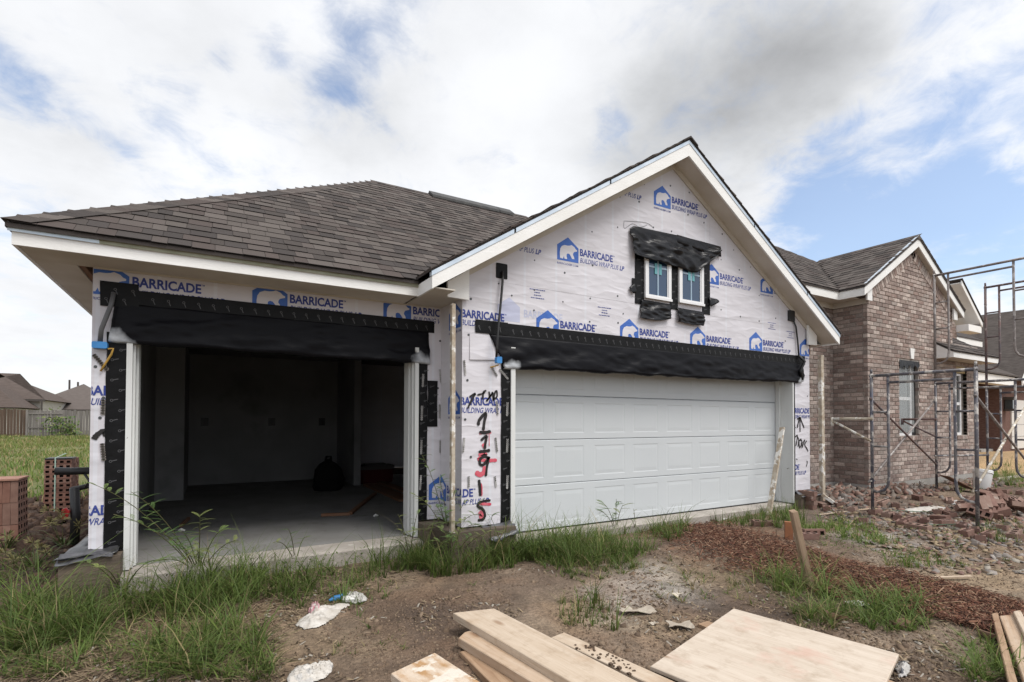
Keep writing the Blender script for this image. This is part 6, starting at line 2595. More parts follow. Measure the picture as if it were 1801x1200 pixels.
# scattered ones, by where they lie
SCAT = 'bricks scattered over the ground under the scaffold'
SC_ = [(1553, 888, .2, 0), (1610, 880, 1.0, 1), (1540, 905, .1, 0), (1562, 909, -.2, 0), (1578, 913, .6, 0), (1600, 920, .15, 0), (1585, 925, .3, 0), (1625, 920, .1, 0), (1615, 932, 1.4, 0), (1650, 918, .9, 1), (1668, 908, .5, 0),
                       (1660, 924, -.3, 0), (1690, 930, .1, 0), (1700, 942, -.1, 0), (1715, 938, .2, 0), (1740, 946, .05, 0), (1725, 952, .1, 0), (1765, 934, .25, 0), (1785, 945, -.2, 0), (1795, 950, .7, 0), (1650, 905, .3, 0),
                       (1520, 920, .05, 0), (1500, 900, .7, 0), (1475, 893, .2, 0), (1440, 893, .9, 1), (1455, 898, .4, 0), (1670, 885, .3, 0), (1700, 880, .6, 0), (1780, 880, .2, 0), (1795, 870, .1, 0), (1770, 868, .2, 0), (1630, 893, .2, 0), (1575, 893, .4, 0), (1535, 890, -.4, 0)]
ORD = ['leftmost', 'second from the left', 'third from the left', 'fourth from the left', 'fifth from the left', 'sixth from the left', 'seventh from the left', 'eighth from the left', 'ninth from the left', 'tenth from the left', 'eleventh from the left', 'twelfth from the left', 'thirteenth from the left']
LINES = [(0, 884, 'farthest line of loose bricks, by the rubble'), (884, 896, 'second farthest line of loose bricks'), (896, 915, 'middle line of loose bricks under the scaffold'), (915, 928, 'second nearest line of loose bricks'), (928, 999, 'nearest line of loose bricks')]
for lo_, hi_, where in LINES:
    for i, (u, v, rz, flat) in enumerate(sorted(q for q in SC_ if lo_ <= q[1] < hi_)):
        q = G(u, v)
        loose((q.x, q.y, q.z + (.03 if flat else 0)), (R(80) if flat else random.gauss(0, .09), random.gauss(0, .09), rz + random.gauss(0, .2)),
              ('upended brick, ' if flat else 'flat brick, ') + ORD[i] + ' in the ' + where, SCAT, random.choice((1, 1, .6, .8)))
q = G(1419, 873 + 22)
bs2 = []
for i, (dx, dz, rz, wh) in enumerate([(0, 0, .1, 'lowest'), (.01, .068, .2, 'second lowest'), (-.01, .136, 0, 'second highest'), (.0, .20, .3, 'topmost')]):
    loose((q.x + .02 + dx, q.y, q.z + dz), (0, 0, R(75) + rz), wh + ' cored brick of the little stack between the garage corner and right post', 'little brick stack by the garage corner')
q = G(1388, 950)
o = inst('brick', cored('brick', .20, .08, .065, 3, mat('orange brick', (.30, .12, .05), .85, (.22, .09, .045), 8)), Matrix.Translation((q.x, q.y, q.z + .10)) @ Matrix.Rotation(R(40), 4, 'Z') @ Matrix.Rotation(R(90), 4, 'Y'))
tag(o, 'orange brick standing on end behind the wooden stake', 'brick')
q = G(1428, 940)
loose((q.x, q.y, q.z + .02), (R(85), 0, R(-28)), 'cored brick on its side just right of the wooden stake', None, 1.0, 0)
q = G(1420, 948)
loose((q.x, q.y, q.z), (0, 0, R(-28)), 'flat brick lying under the cored one beside the stake', None, .9, 1)
q = G(1345, 925)
loose((q.x, q.y, q.z), (.1, .05, R(-30)), 'weathered brick half sunk in the mulch left of the stake', None, 1.3, 0)
# ================================================================== TIMBER IN THE FOREGROUND
WD1 = grain_wood('pale pine', (.575, .48, .38), (.47, .37, .275), (.43, .28, .17))
WD2 = grain_wood('stained pine', (.53, .42, .32), (.42, .29, .19), (.37, .20, .10))
WD3 = grain_wood('brown pine', (.40, .28, .185), (.29, .185, .115), (.22, .12, .07))
WD4 = grain_wood('weathered stake', (.40, .29, .20), (.25, .17, .115), (.55, .50, .44))
PLY = grain_wood('dusty plywood', (.60, .52, .435), (.50, .42, .34), (.53, .35, .28), scale=1.8, vary=.02, knots=.028)
OSB = mat('flaky board', (.58, .48, .38), .8, (.40, .24, .12), 5, 8, (1, 2.2, 1), bump=.6, bscale=14, bstretch=(1, 2.5, 1), speck=((.64, .58, .50), 7, .54, .06), spec=.25, lo=.42, hi=.6)


def slab(name, corners, thick, m_, label, cat, group=None, axis_=(0, 1), jig=0.0):
    """a flat board: top face corners in the ground's plane, swept down; local X runs along corners[axis]"""
    c = [Vector(p) for p in corners]
    X = (c[axis_[1]] - c[axis_[0]]).normalized()
    nrm_ = Vector((0, 0, 0))
    for i in range(len(c)):
        nrm_ += (c[i] - c[0]).cross(c[(i + 1) % len(c)] - c[0])
    nrm_.normalize()
    if nrm_.z < 0:
        nrm_ = -nrm_
        c = c[::-1]
    Y = nrm_.cross(X).normalized()
    X = Y.cross(nrm_)
    Rm = Matrix((X, Y, nrm_)).transposed().to_4x4()
    ctr = sum(c, Vector()) / len(c)
    Mx = Matrix.Translation(ctr) @ Rm
    inv = Mx.inverted()
    loc = [inv @ p for p in c]
    mb = MB()
    n_ = len(loc)
    e = .004
    top = []
    # softened top edge
    cen = Vector((0, 0, 0))
    low = [Vector((p.x, p.y, -e)) for p in loc]
    top = [Vector((p.x - math.copysign(e, p.x), p.y - math.copysign(e, p.y), 0)) for p in loc]
    bot = [Vector((p.x, p.y, -thick)) for p in loc]
    mb.poly(top)
    mb.poly(bot[::-1])
    for i in range(n_):
        j = (i + 1) % n_
        mb.poly([low[i], low[j], top[j], top[i]])
        mb.poly([bot[i], bot[j], low[j], low[i]])
    o = mb.build(name, m_, None, centre=False)
    o.matrix_world = Mx
    return tag(o, label, cat, group)


def plank(uvA, uvB, uvC, uvD, z, length, thick, m_, label, extra=None):
    """far end A-B seen in the picture; C and D further down the two long edges; runs on past the frame"""
    A, B, C, D = [onZ(u, v, z) for u, v in (uvA, uvB, uvC, uvD)]
    d = ((C - A).normalized() + (D - B).normalized()).normalized()
    pts = [A, A + d * length, B + d * (length - (B - A).dot(d)), B]
    if extra:                               # cut corner
        k = extra
        pts = [A + d * k, A + d * length, B + d * (length - (B - A).dot(d)), B, A + (B - A) * .38]
    return slab('lumber_board', pts, thick, m_, label, 'board', None, (0, 1))


ZB = .165
plank((797, 1078), (869, 1070), (986, 1190), (1000, 1136), ZB, 2.3, .045, WD1, 'topmost pale board of the lumber pile, lying across the others')
plank((798.5, 1117), (845, 1104), (911, 1188), (915, 1140), ZB - .0465, 2.3, .052, WD2, 'stained board with a cut corner under the topmost pale board', .05)
plank((809, 1146), (850, 1136), (858, 1197), (900, 1180), ZB - .100, 2.0, .04, WD3, 'brown board at the bottom of the lumber pile, half covered')
plank((969, 1121), (992, 1112), (1130, 1200), (1180, 1192), ZB - .05, 2.2, .05, WD1, 'pale board littered with crumbs of dirt behind the topmost board')
A, B, C = onZ(687.4, 1184, ZB - .03), onZ(765, 1147.6, ZB - .03), onZ(845, 1199.5, ZB - .03)
d1 = (C - B).normalized()
slab('lumber_board', [A, A + d1 * .9, B + d1 * .9, B], .04, OSB, 'wide flaky board with peeling surface left of the lumber pile', 'board', None, (0, 1))
# crumbs on the littered board
mb = MB()
cr = random.Random(3)
for i in range(46):
    u_, v_ = cr.uniform(1010, 1120), 0
    v_ = 1128 + (u_ - 1010) * .47 + cr.uniform(-6, 14)
    p = onZ(u_, v_, ZB - .05)
    r_ = cr.uniform(.002, .006) * (2 if cr.random() > .9 else 1)
    mb.box(p.x - r_, p.x + r_, p.y - r_, p.y + r_, p.z, p.z + r_ * 1.3, 0, None)
tag(mb.build('soil_crumbs', PEB[1], None, kind='stuff'), 'crumbs of dirt lying on the pale board', 'soil crumbs')
zp = .10
A, B = onZ(1290, 1070, zp), onZ(1581, 1150, zp)
Cc = onZ(1137, 1176, zp)
d1 = (Cc - A).normalized()
slab('plywood_sheet', [A, B, B + d1 * 1.22, A + d1 * 1.22], .022, PLY, 'large dusty plywood sheet lying in the yard before the mulch strip', 'plywood', None, (0, 1))
mb = MB()
for k in (.12, .95):
    q = A.lerp(B, k) + d1 * .4
    mb.box(q.x - .05, q.x + .05, q.y - .2, q.y + .2, -.02, zp - .0225)
tag(mb.build('scrap_timber', WD3, None), 'offcuts propping up the large plywood sheet', 'timber')
# planks at the right edge
for (a, b_, c, d_), zz, m_, lab in [(((1744, 1079), (1755, 1077), (1774, 1200), (1790, 1200)), .05, WD3, 'leftmost narrow grey brown plank in the right foreground corner'),
                                    (((1758, 1083), (1782, 1081), (1800, 1200), (1838, 1200)), .06, WD2, 'wide middle plank in the right foreground corner'),
                                    (((1782, 1075), (1795, 1073), (1836, 1190), (1856, 1190)), .08, WD1, 'rightmost plank lying over the others in the right foreground corner')]:
    g0 = G(*a)
    plank(a, b_, c, d_, g0.z + zz, 1.6, .035, m_, lab)
# stake
q0 = G(1429, 1036)
r0_ = ray(1395, 899)
dd_ = math.hypot(q0.x, q0.y) / math.hypot(r0_.x, r0_.y)
q1 = r0_ * (dd_ * .985)
q1.z += H
beam('wooden_stake', (q0.x, q0.y, q0.z - .08), q1, .095, .045, WD4, 'split brown wooden stake leaning left in the mulch', 'stake', roll=R(50))

# ================================================================== LITTER
def rag(pts, h, m_list, label, cat, seed, name='plastic_rag', n=64):
    """crumpled film lying over the ground inside a pixel outline"""
    poly = [tuple(G(u, v))[:2] for u, v in pts]
    x0, x1 = min(p[0] for p in poly), max(p[0] for p in poly)
    y0, y1 = min(p[1] for p in poly), max(p[1] for p in poly)
    mb = MB()
    xs, ys = np.linspace(x0, x1, n), np.linspace(y0, y1, n)
    X_, Y_ = np.meshgrid(xs, ys)
    sc = 1.6 / max(.05, (x1 - x0))
    w = np.abs(fnoise(X_, Y_, 2.6 * sc, seed, 4) - .5) * 2
    w2 = np.abs(fnoise(X_, Y_, 6 * sc, seed + 3, 3) - .5) * 2
    edge = np.clip(seg_dist(X_, Y_, poly + poly[:1]) / (.16 * (x1 - x0)), .05, 1)
    Z_ = gzf(X_, Y_) + .008 + (h * (1 - w) ** 2 * .9 + h * .5 * (1 - w2) ** 2) * edge
    ok = in_poly(X_, Y_, poly)
    ids = {}
    for j in range(n):
        for i in range(n):
            if ok[j, i]:
                ids[(j, i)] = len(mb.v)
                mb.v.append((X_[j, i] + random.gauss(0, .002), Y_[j, i] + random.gauss(0, .002), float(Z_[j, i])))
    for j in range(n - 1):
        for i in range(n - 1):
            q = [(j, i), (j, i + 1), (j + 1, i + 1), (j + 1, i)]
            if all(k in ids for k in q):
                mb.f.append(tuple(ids[k] for k in q))
                mb.m.append(1 if len(m_list) > 1 and fnoise(X_[j, i], Y_[j, i], 3 * sc, seed + 9, 2) > .60 else 0)
    o = mb.build(name, m_list, None, smooth=True)
    o.modifiers.new('film', 'SOLIDIFY').thickness = .002
    return tag(o, label, cat)


rag_m = mat('dirty white film', (.58, .55, .51), .6, (.42, .385, .34), 12, bump=.3, bscale=24, spec=.35)
rag_r = mat('red printed film', (.42, .16, .20), .6, (.55, .40, .40), 20)
rag_g = mat('grey film', (.36, .345, .32), .5, (.50, .48, .46), 14, bump=.3, bscale=24)
rag([(518, 1103), (525, 1093), (540, 1085), (546, 1078), (566, 1072), (578, 1068), (600, 1064), (614, 1062), (616, 1068), (602, 1074), (592, 1086), (578, 1097), (560, 1106), (535, 1110)], .035, [rag_m, rag_m], 'crumpled dirty white plastic bag with red print on the soil', 'plastic bag', 5)
rag([(541, 1082), (548, 1075), (563, 1074), (566, 1082), (556, 1087), (545, 1087)], .055, [rag_r, rag_m], 'red printed scrap on the crumpled white plastic bag', 'wrapper', 8, 'wrapper', 30)
rag([(605, 1052), (613, 1044), (630, 1045), (640, 1047), (647, 1056), (644, 1061), (625, 1064), (608, 1060)], .03, [rag_g, rag_g], 'grey crushed plastic packet behind the crumpled white bag', 'packet', 15, 'packet', 40)
q = G(616, 1059)
mb = MB()
mb.box(-.055, .055, -.03, .03, 0, .022)
o = mb.build('card_box', M['paper'], None, centre=False)
o.matrix_world = Matrix.Translation((q.x, q.y, q.z + .015)) @ Matrix.Rotation(R(-22), 4, 'Z') @ Matrix.Rotation(R(12), 4, 'X')
tag(o, 'small white card box lying on the grey crushed packet', 'box')
q = G(596, 1056)
mb = MB()
mb.tube([(-.08, 0, .02), (-.03, .005, .022), (.03, .003, .02), (.085, 0, .018)], [.008, .022, .022, .006], 8)
o = mb.build('wrapper', M['blue_box'], None, smooth=True, centre=False)
o.matrix_world = Matrix.Translation((q.x, q.y, q.z)) @ Matrix.Rotation(R(18), 4, 'Z')
tag(o, 'blue rolled wrapper left of the small white card box', 'wrapper')
rag([(503, 1197), (512, 1183), (520, 1176), (545, 1172), (570, 1168), (578, 1163), (587, 1170), (584, 1184), (572, 1196), (540, 1205), (505, 1205)], .03, [rag_m, rag_g], 'crumpled dirty white plastic bag at the bottom edge of the yard', 'plastic bag', 25)


def paper(u, v, lx, ly, rz, m_, label, name='paper_scrap', cat='paper', curl=.02, seed=0):
    q = G(u, v)
    P_ = []
    for i in range(9):
        P_.append([(lx * (i / 8 - .5) + random.gauss(0, .004), ly * (j / 4 - .5) + random.gauss(0, .004), .012 + curl * abs(math.sin(i * .33 + j * .25 + seed))) for j in range(5)])
    mb = MB()
    mb.grid(P_)
    o = mb.build(name, m_, None, centre=False, smooth=False)
    o.matrix_world = Matrix.Translation(q) @ Matrix.Rotation(rz, 4, 'Z')
    o.modifiers.new('card', 'SOLIDIFY').thickness = .004
    return tag(o, label, cat)


bagm = mat('torn paper sack', (.44, .39, .32), .85, (.34, .29, .235), 9, bump=.3, bscale=20, spec=.2)
paper(1122, 1081, .24, .085, R(-20), bagm, 'torn brown paper sack flattened on the sandy soil', curl=.03, seed=1)
paper(1100, 1079, .12, .05, R(10), bagm, 'small torn paper flap left of the flattened sack', curl=.02, seed=4)
paper(1196, 1106, .17, .09, R(-28), bagm, 'folded grey card scrap left of the plywood sheet', curl=.025, seed=7)
paper(1150, 1101, .06, .03, R(5), bagm, 'tiny card scrap between the flattened sack and the folded card', curl=.01)
paper(1191, 1051, .09, .05, R(15), mat('cream chip', (.52, .46, .38), .8), 'cream chip of board before the mulch', curl=.02)
paper(1507, 1066, .13, .09, R(-35), M['paper'], 'white square of card lying in the grass beyond the plywood', curl=.012, seed=2)
paper(911, 1016, .035, .02, R(-30), M['paper'], 'tiny white stub on the bare soil before the pier', curl=.0)
paper(713, 946, .10, .03, R(-8), M['paper'], 'white tag lying on the ledge at the right jamb of the open garage', curl=.004)
q = onZ(713, 946, Zw(-1.225))
bpy.data.objects['paper_scrap.006'].matrix_world = Matrix.Translation((q.x, q.y, q.z + .002)) @ Matrix.Rotation(R(-5), 4, 'Z') if 'paper_scrap.006' in bpy.data.objects else Matrix()
leafm = mat('rusty bark lump', (.15, .08, .045), .9, (.09, .05, .03), 10, bump=.4, bscale=20)
for u, v, s_, lab in [(1582, 1104, .10, 'dark brown bark slab at the near edge of the mulch'), (1738, 1125, .09, 'orange brown leaf scrap left of the corner planks'), (1466, 1092, .08, 'grey bark sliver beyond the plywood sheet')]:
    q = G(u, v)
    o = flakes_obj = None
    mb = MB()
    pts = [(math.cos(a) * s_ * random.uniform(.7, 1.1), math.sin(a) * s_ * .45 * random.uniform(.7, 1.1)) for a in [i * math.pi / 4 for i in range(8)]]
    mb.prism([(x_, y_, .01 + .03 * abs(x_) / s_) for x_, y_ in pts], (0, 0, .018))
    o = mb.build('bark_piece', leafm, None, centre=False)
    o.matrix_world = Matrix.Translation(q) @ Matrix.Rotation(random.uniform(0, 3), 4, 'Z') @ Matrix.Rotation(.2, 4, 'X')
    tag(o, lab, 'bark')
# crushed cup by the plywood corner
rag([(1572, 1178), (1580, 1166), (1596, 1167), (1603, 1180), (1596, 1193), (1580, 1196)], .04, [rag_g, M['poly_grey']], 'crushed grey plastic cup beside the right corner of the plywood sheet', 'cup', 71, 'crushed_cup', 30)
# blue and white scrap by the slab
rag([(1262, 912), (1270, 906), (1284, 904), (1288, 908), (1280, 915), (1266, 917)], .05, [rag_g, M['poly_grey']], 'grey plastic scrap in the grass before the garage door', 'plastic scrap', 61, 'plastic_scrap', 18)
rag([(1585, 898), (1620, 892), (1665, 893), (1668, 898), (1630, 902), (1600, 904)], .05, [rag_m, rag_g], 'torn pale sheeting among the bricks under the scaffold', 'sheeting', 63, 'plastic_sheeting', 26)
rag([(1668, 882), (1686, 880), (1690, 888), (1672, 890)], .03, [rag_g, rag_g], 'grey plastic scrap left of the tumbled brick pile', 'plastic scrap', 65, 'plastic_scrap', 14)
rag([(1785, 895), (1806, 893), (1810, 905), (1790, 910)], .05, [rag_m, rag_g], 'white plastic scrap at the right end of the brick pile', 'plastic scrap', 67, 'plastic_scrap', 14)
# green straps, splinters
gs = mat('green strap', (.10, .26, .16), .5, (.16, .34, .22), 9)


def strap(pts, label, m_=gs, w=.014, name='packing_strap', cat='strap'):
    P3 = [G(u, v, .02) for u, v in pts]
    mb = MB()
    L2, R2 = [], []
    for i, p in enumerate(P3):
        d = (P3[min(i + 1, len(P3) - 1)] - P3[max(i - 1, 0)]).normalized()
        q = Vector((-d.y, d.x, 0)) * w / 2
        L2.append(p + q)
        R2.append(p - q + Vector((0, 0, .01)))
    for i in range(len(P3) - 1):
        mb.poly([L2[i], R2[i], R2[i + 1], L2[i + 1]])
    o = mb.build(name, m_, None)
    o.modifiers.new('band', 'SOLIDIFY').thickness = .002
    return tag(o, label, cat)


strap([(1538, 904), (1560, 902), (1590, 902), (1620, 903), (1648, 905)], 'long green packing strap lying across the bricks under the scaffold')
strap([(1628, 927), (1655, 927), (1690, 925)], 'green packing strap nearer the viewer, left of the nearest scaffold post')
strap([(1700, 929), (1730, 931), (1762, 936)], 'pale green packing strap right of the nearest scaffold post', mat('pale strap', (.42, .52, .40), .5))
for u0, v0, u1, v1, lab in [(1690, 908, 1704, 899, 'short pale splinter tilted left of the nearest scaffold post'), (1720, 912, 1748, 918, 'pale splinter right of the nearest scaffold post'), (1645, 1020, 1708, 1020, 'pale lath lying at the far side of the mulch strip'),
                            (1440, 908, 1535, 898, 'long thin lath on the ground before the wing corner')]:
    a, b_ = G(u0, v0), G(u1, v1)
    beam('lath', (a.x, a.y, a.z + .02), (b_.x, b_.y, b_.z + .03), .03, .012, WD1, lab, 'lath')
# brown sheet and bucket behind the nearest post
a, b_, c, d_ = onY(1678, 842, 4.45), onY(1708, 860, 4.1), onY(1714, 858, 4.2), onY(1686, 838, 4.62)
q = G(1697, 866)
mb = MB()
mb.prism([(q.x - .28, q.y + .10, q.z + .26), (q.x + .20, q.y - .10, q.z + .02), (q.x + .32, q.y + .12, q.z + .04), (q.x - .16, q.y + .30, q.z + .27)], (0, 0, .012))
tag(mb.build('mortar_board', mat('rusty board', (.22, .12, .075), .8, (.14, .08, .055), 6), None), 'rusty brown board propped on the rubble below the right wing window', 'board')
q = G(1726, 862)
mb = MB()
mb.tube([(0, 0, 0), (0, 0, .02), (.0, 0, .34), (.0, 0, .36)], [.10, .115, .14, .14], 18, cap=False)
mb.tube([(0, 0, .012), (0, 0, .02)], [.10, .10], 18)
mb.tube([(0, 0, .30), (0, 0, .32)], [.144, .146], 18, cap=False)
o = mb.build('bucket', M['white_trim'], None, smooth=True, centre=False)
o.matrix_world = Matrix.Translation((q.x, q.y, q.z)) @ Matrix.Rotation(R(14), 4, 'Y')
o.modifiers.new('wall', 'SOLIDIFY').thickness = .004
tag(o, 'white bucket tilted behind the nearest scaffold post', 'bucket')
q = G(1755, 846)
mb = MB()
mb.box(q.x, q.x + 2.2, q.y - .02, q.y + .02, q.z + .02, q.z + .06)
tag(mb.build('lath', speckled, None), 'white lath lying across the grass behind the brick pile', 'lath')

# ================================================================== INSIDE THE OPEN GARAGE
q = onZ(577, 862, FLOOR)
mb = MB()
prof = [(0, .22), (.06, .25), (.20, .26), (.36, .22), (.46, .14), (.51, .06), (.54, .03)]
for (z0, r0), (z1, r1) in zip(prof, prof[1:]):
    A_ = [(q.x + r0 * math.cos(a) * (1 + .08 * math.sin(3 * a + z0 * 9)), q.y + r0 * .75 * math.sin(a), FLOOR + z0) for a in [i * math.pi / 10 for i in range(20)]]
    B_ = [(q.x + r1 * math.cos(a) * (1 + .08 * math.sin(3 * a + z1 * 9)), q.y + r1 * .75 * math.sin(a), FLOOR + z1) for a in [i * math.pi / 10 for i in range(20)]]
    for i in range(20):
        mb.poly([A_[i], A_[(i + 1) % 20], B_[(i + 1) % 20], B_[i]])
mb.tube([(q.x - .05, q.y, FLOOR + .49), (q.x - .03, q.y, FLOOR + .58), (q.x + .04, q.y, FLOOR + .58), (q.x + .05, q.y, FLOOR + .49)], .02, 8)
tag(mb.build('black_sack', mat('dull black sack', (.012, .012, .012), .95, spec=.1), None, smooth=True), 'full black sack standing at the back of the open garage', 'sack')
q = onZ(663, 850, FLOOR)
t = thing('cooler', 'red cooler with pale lid in the dark corner of the garage', 'cooler', (q.x, q.y, FLOOR))
mb = MB()
mb.prism([(q.x - .30, q.y, FLOOR), (q.x + .30, q.y, FLOOR), (q.x + .33, q.y, FLOOR + .26), (q.x - .33, q.y, FLOOR + .26)], (0, .36, 0))
mb.build('body', mat('red plastic with painted shade', (.06, .008, .008), .7, spec=.2), t)  # red body with the garage darkness put into its colour
mb = MB()
mb.box(q.x - .34, q.x + .34, q.y - .01, q.y + .37, FLOOR + .262, FLOOR + .34)
mb.box(q.x - .2, q.x + .2, q.y + .1, q.y + .26, FLOOR + .341, FLOOR + .37)
mb.build('lid', mat('lid with painted shade', (.07, .065, .065), .7, spec=.2), t)  # white lid, greyed in its colour for the dark corner
for (u0, v0), (u1, v1), w_, lab in [((565, 906), (615, 904), .05, 'short lath lying crosswise on the garage floor'), ((616, 903), (660, 868), .05, 'lath lying slantwise on the garage floor'), ((650, 852), (715, 880), .24, 'wide board on the garage floor behind the right jamb'), ((668, 848), (720, 866), .14, 'narrower board beside the wide one on the garage floor'),
                                    ((318, 925), (332, 912), .03, 'thin stick on the garage floor near the left jamb')]:
    a, b_ = onZ(u0, v0, FLOOR + .02), onZ(u1, v1, FLOOR + .02)
    beam('floor_board', (a.x, a.y, FLOOR + .021), (b_.x, b_.y, FLOOR + .021), w_, .035, M['raw_wood'], lab, 'board')
for u, v, lab in [(661, 908, 'small white wad on the garage floor near the right jamb'), (319, 934, 'small white scrap on the garage floor near the left jamb')]:
    q = onZ(u, v, FLOOR + .01)
    mb = MB()
    mb.tube([(q.x - .03, q.y, FLOOR + .012), (q.x, q.y + .01, FLOOR + .022), (q.x + .035, q.y, FLOOR + .012)], [.01, .02, .008], 7)
    tag(mb.build('paper_wad', M['paper'], None, smooth=True), lab, 'paper')

# ================================================================== PIPES BY THE LEFT CORNER
a, b_ = onY(157, 828, 6.6), onY(97, 829, 6.6)
mb = MB()
mb.tube([(-.82, 6.6, a.z), ((a.x + b_.x) / 2, 6.6, a.z), (b_.x, 6.6, b_.z)], [.035, .036, .038], 10)
o = part(mb, 'insulated_pipe', M['black_plastic'], smooth=True)
mb = MB()
mb.tube([(a.x - .03, 6.57, a.z - .03), (a.x + .01, 6.55, a.z - .10), (a.x - .02, 6.55, a.z - .16)], .012, 7)
part(mb, 'cable', M['cable'], o, smooth=True)
q = G(130, 963)
tp = onY(131, 858, q.y)
t = thing('standpipe', 'black wrapped standpipe rising from the dug soil by the left corner', 'pipe', (q.x, q.y, q.z))
mb = MB()
mb.tube([(q.x, q.y, q.z - .1), (q.x + .01, q.y, (q.z + tp.z) / 2), (tp.x, q.y, tp.z)], [.045, .047, .045], 10)
mb.build('pipe', M['black_plastic'], t, smooth=True)
mb = MB()
mb.tube([(tp.x - .02, q.y, tp.z - .02), (tp.x + .10, q.y + .1, tp.z), (tp.x + .22, q.y + .25, tp.z)], .03, 9)
mb.build('side_pipe', M['black_plastic'], t, smooth=True)
rq = onY(117, 902, q.y + .02)
mb = MB()
mb.prism([(rq.x - .035, q.y - .05, rq.z - .06), (rq.x + .02, q.y - .05, rq.z - .055), (rq.x + .04, q.y - .05, rq.z + .02), (rq.x + .01, q.y - .05, rq.z + .06), (rq.x - .03, q.y - .05, rq.z + .05)], (0, .035, 0))
mb.build('red_tag', M['red_plastic'], t)

# ================================================================== WEEDS
LEAF = [mat('weed leaf %d' % i, c, .55, (c[0] * 1.5, c[1] * 1.35, c[2] * 1.3), 12, spec=.25) for i, c in enumerate([(.055, .105, .03), (.085, .13, .04), (.12, .15, .05)])]
STEM = mat('weed stem', (.10, .12, .04), .6, (.13, .11, .05), 10)
DRYS = mat('dry seed head', (.24, .22, .09), .8, (.18, .15, .06), 20)


def pinnate(mb, p, d, up, ln, n, lw, mi=0):
    """one feathery leaf"""
    d = d.normalized()
    side = d.cross(up).normalized()
    pts = []
    for i in range(7):
        s = i / 6
        pts.append(p + d * (ln * s) + Vector((0, 0, -.28 * ln * s * s)))
    mb.tube(pts, [.0022 * (1 - .7 * i / 6) for i in range(7)], 4, mi, cap=False)
    for i in range(n):
        s = (i + 1) / (n + .5)
        k = int(s * 6)
        q = pts[k].lerp(pts[min(6, k + 1)], s * 6 - k)
        l_ = lw * (1 - abs(s - .45) * .9)
        for sg in (-1, 1):
            e = (side * sg + d * .35 + Vector((0, 0, -.12))).normalized()
            f = d * (l_ * .10)
            m_ = q + e * l_ * .55
            mb.poly([q, m_ - f, q + e * l_, m_ + f], mi)


def weed(base, tips, label, leaf_len=.16, nleaf=7, lw=.03, mi=0, group=None, pairs=9, flower=False):
    base = Vector(base)
    t = thing('weed', label, 'weed', base, group)
    for k, tip in enumerate(tips):
        tip = Vector(tip)
        ln = (tip - base).length
        ctrl = base.lerp(tip, .5) + Vector((0, 0, ln * .16))
        pts = []
        for i in range(12):
            s = i / 11
            pts.append(base * (1 - s) ** 2 + ctrl * 2 * s * (1 - s) + tip * s * s)
        mb = MB()
        mb.tube(pts, [.004 * (1 - .75 * i / 11) + .0008 for i in range(12)], 5)
        mb.build('stem', STEM, t, smooth=True)
        mb = MB()
        for j in range(nleaf):
            s = .25 + .75 * (j + random.random() * .6) / nleaf
            i = min(10, int(s * 11))
            p = pts[i].lerp(pts[i + 1], s * 11 - i)
            dd = (pts[i + 1] - pts[i]).normalized()
            a = random.uniform(0, 6.28)
            sd = (Vector((math.cos(a), math.sin(a), .25)) + dd * .4).normalized()
            pinnate(mb, p, sd, Vector((0, 0, 1)), leaf_len * random.uniform(.6, 1.05), int(pairs * 1.7), lw)
        mb.build('foliage', LEAF[(mi + k) % 3], t, kind='stuff')
    return t


def wp(u, v, Y):
    return onY(u, v, Y)


b0 = G(350, 1015)
weed(b0, [wp(230, 865, 4.55), wp(160, 850, 4.5), wp(352, 905, 4.5), wp(318, 935, 4.45), wp(250, 1000, 4.2), wp(420, 950, 4.6), wp(300, 960, 4.3), wp(395, 930, 4.4), wp(345, 975, 4.1), wp(270, 935, 4.5), wp(200, 905, 4.5)], 'large sprawling feathery weed arching across the left jamb of the open garage', .13, 15, .017)
b0 = G(215, 1045)
weed(b0, [wp(128, 990, 4.3), wp(165, 1000, 4.3), wp(280, 985, 4.4)], 'low feathery weed before the board marked foundation block', .11, 10, .016, 1)
b0 = G(790, 960)
weed(b0, [wp(742, 800, 4.5), wp(728, 870, 4.45), wp(772, 840, 4.4), wp(800, 862, 4.4), wp(822, 880, 4.4), wp(765, 890, 4.35), wp(840, 905, 4.3), wp(710, 940, 4.4), wp(780, 900, 4.2), wp(755, 925, 4.3), wp(812, 920, 4.2), wp(850, 925, 4.3)], 'tall thin feathery weed growing between the two garage openings', .12, 14, .019, 1)
b0 = G(860, 955)
weed(b0, [wp(842, 880, 4.35), wp(868, 905, 4.3), wp(885, 940, 4.3)], 'short feathery weed with yellow buds before the painted pier', .10, 9, .017, 2)
b0 = G(1083, 935)
weed(b0, [wp(1084, 878, 4.45), wp(1060, 885, 4.4), wp(1096, 888, 4.42), wp(1050, 898, 4.42)], 'small feathery weed standing before the white garage door', .17, 5, .03, 0, pairs=9)
b0 = G(1118, 935)
weed(b0, [wp(1114, 895, 4.4), wp(1108, 915, 4.4)], 'thin seeding weed right of the small feathery one at the garage door', .05, 3, .014, 2, pairs=4)
b0 = G(1655, 895)
b0 = G(720, 985)
weed(b0, [wp(700, 905, 4.4), wp(690, 950, 4.3), wp(735, 900, 4.4)], 'slender feathery weed at the right end of the open garage ledge', .10, 6, .02, 2)
b0 = G(520, 995)
weed(b0, [wp(505, 930, 4.4), wp(540, 945, 4.4), wp(480, 955, 4.4)], 'slender weed at the middle of the open garage ledge', .07, 4, .016, 0)
b0 = G(800, 985)
weed(b0, [wp(775, 930, 4.3), wp(810, 925, 4.3), wp(835, 940, 4.2), wp(760, 950, 4.3), wp(860, 935, 4.3), wp(790, 945, 4.1)], 'bushy low feathery weed before the concrete block of the pier', .10, 11, .016, 1)
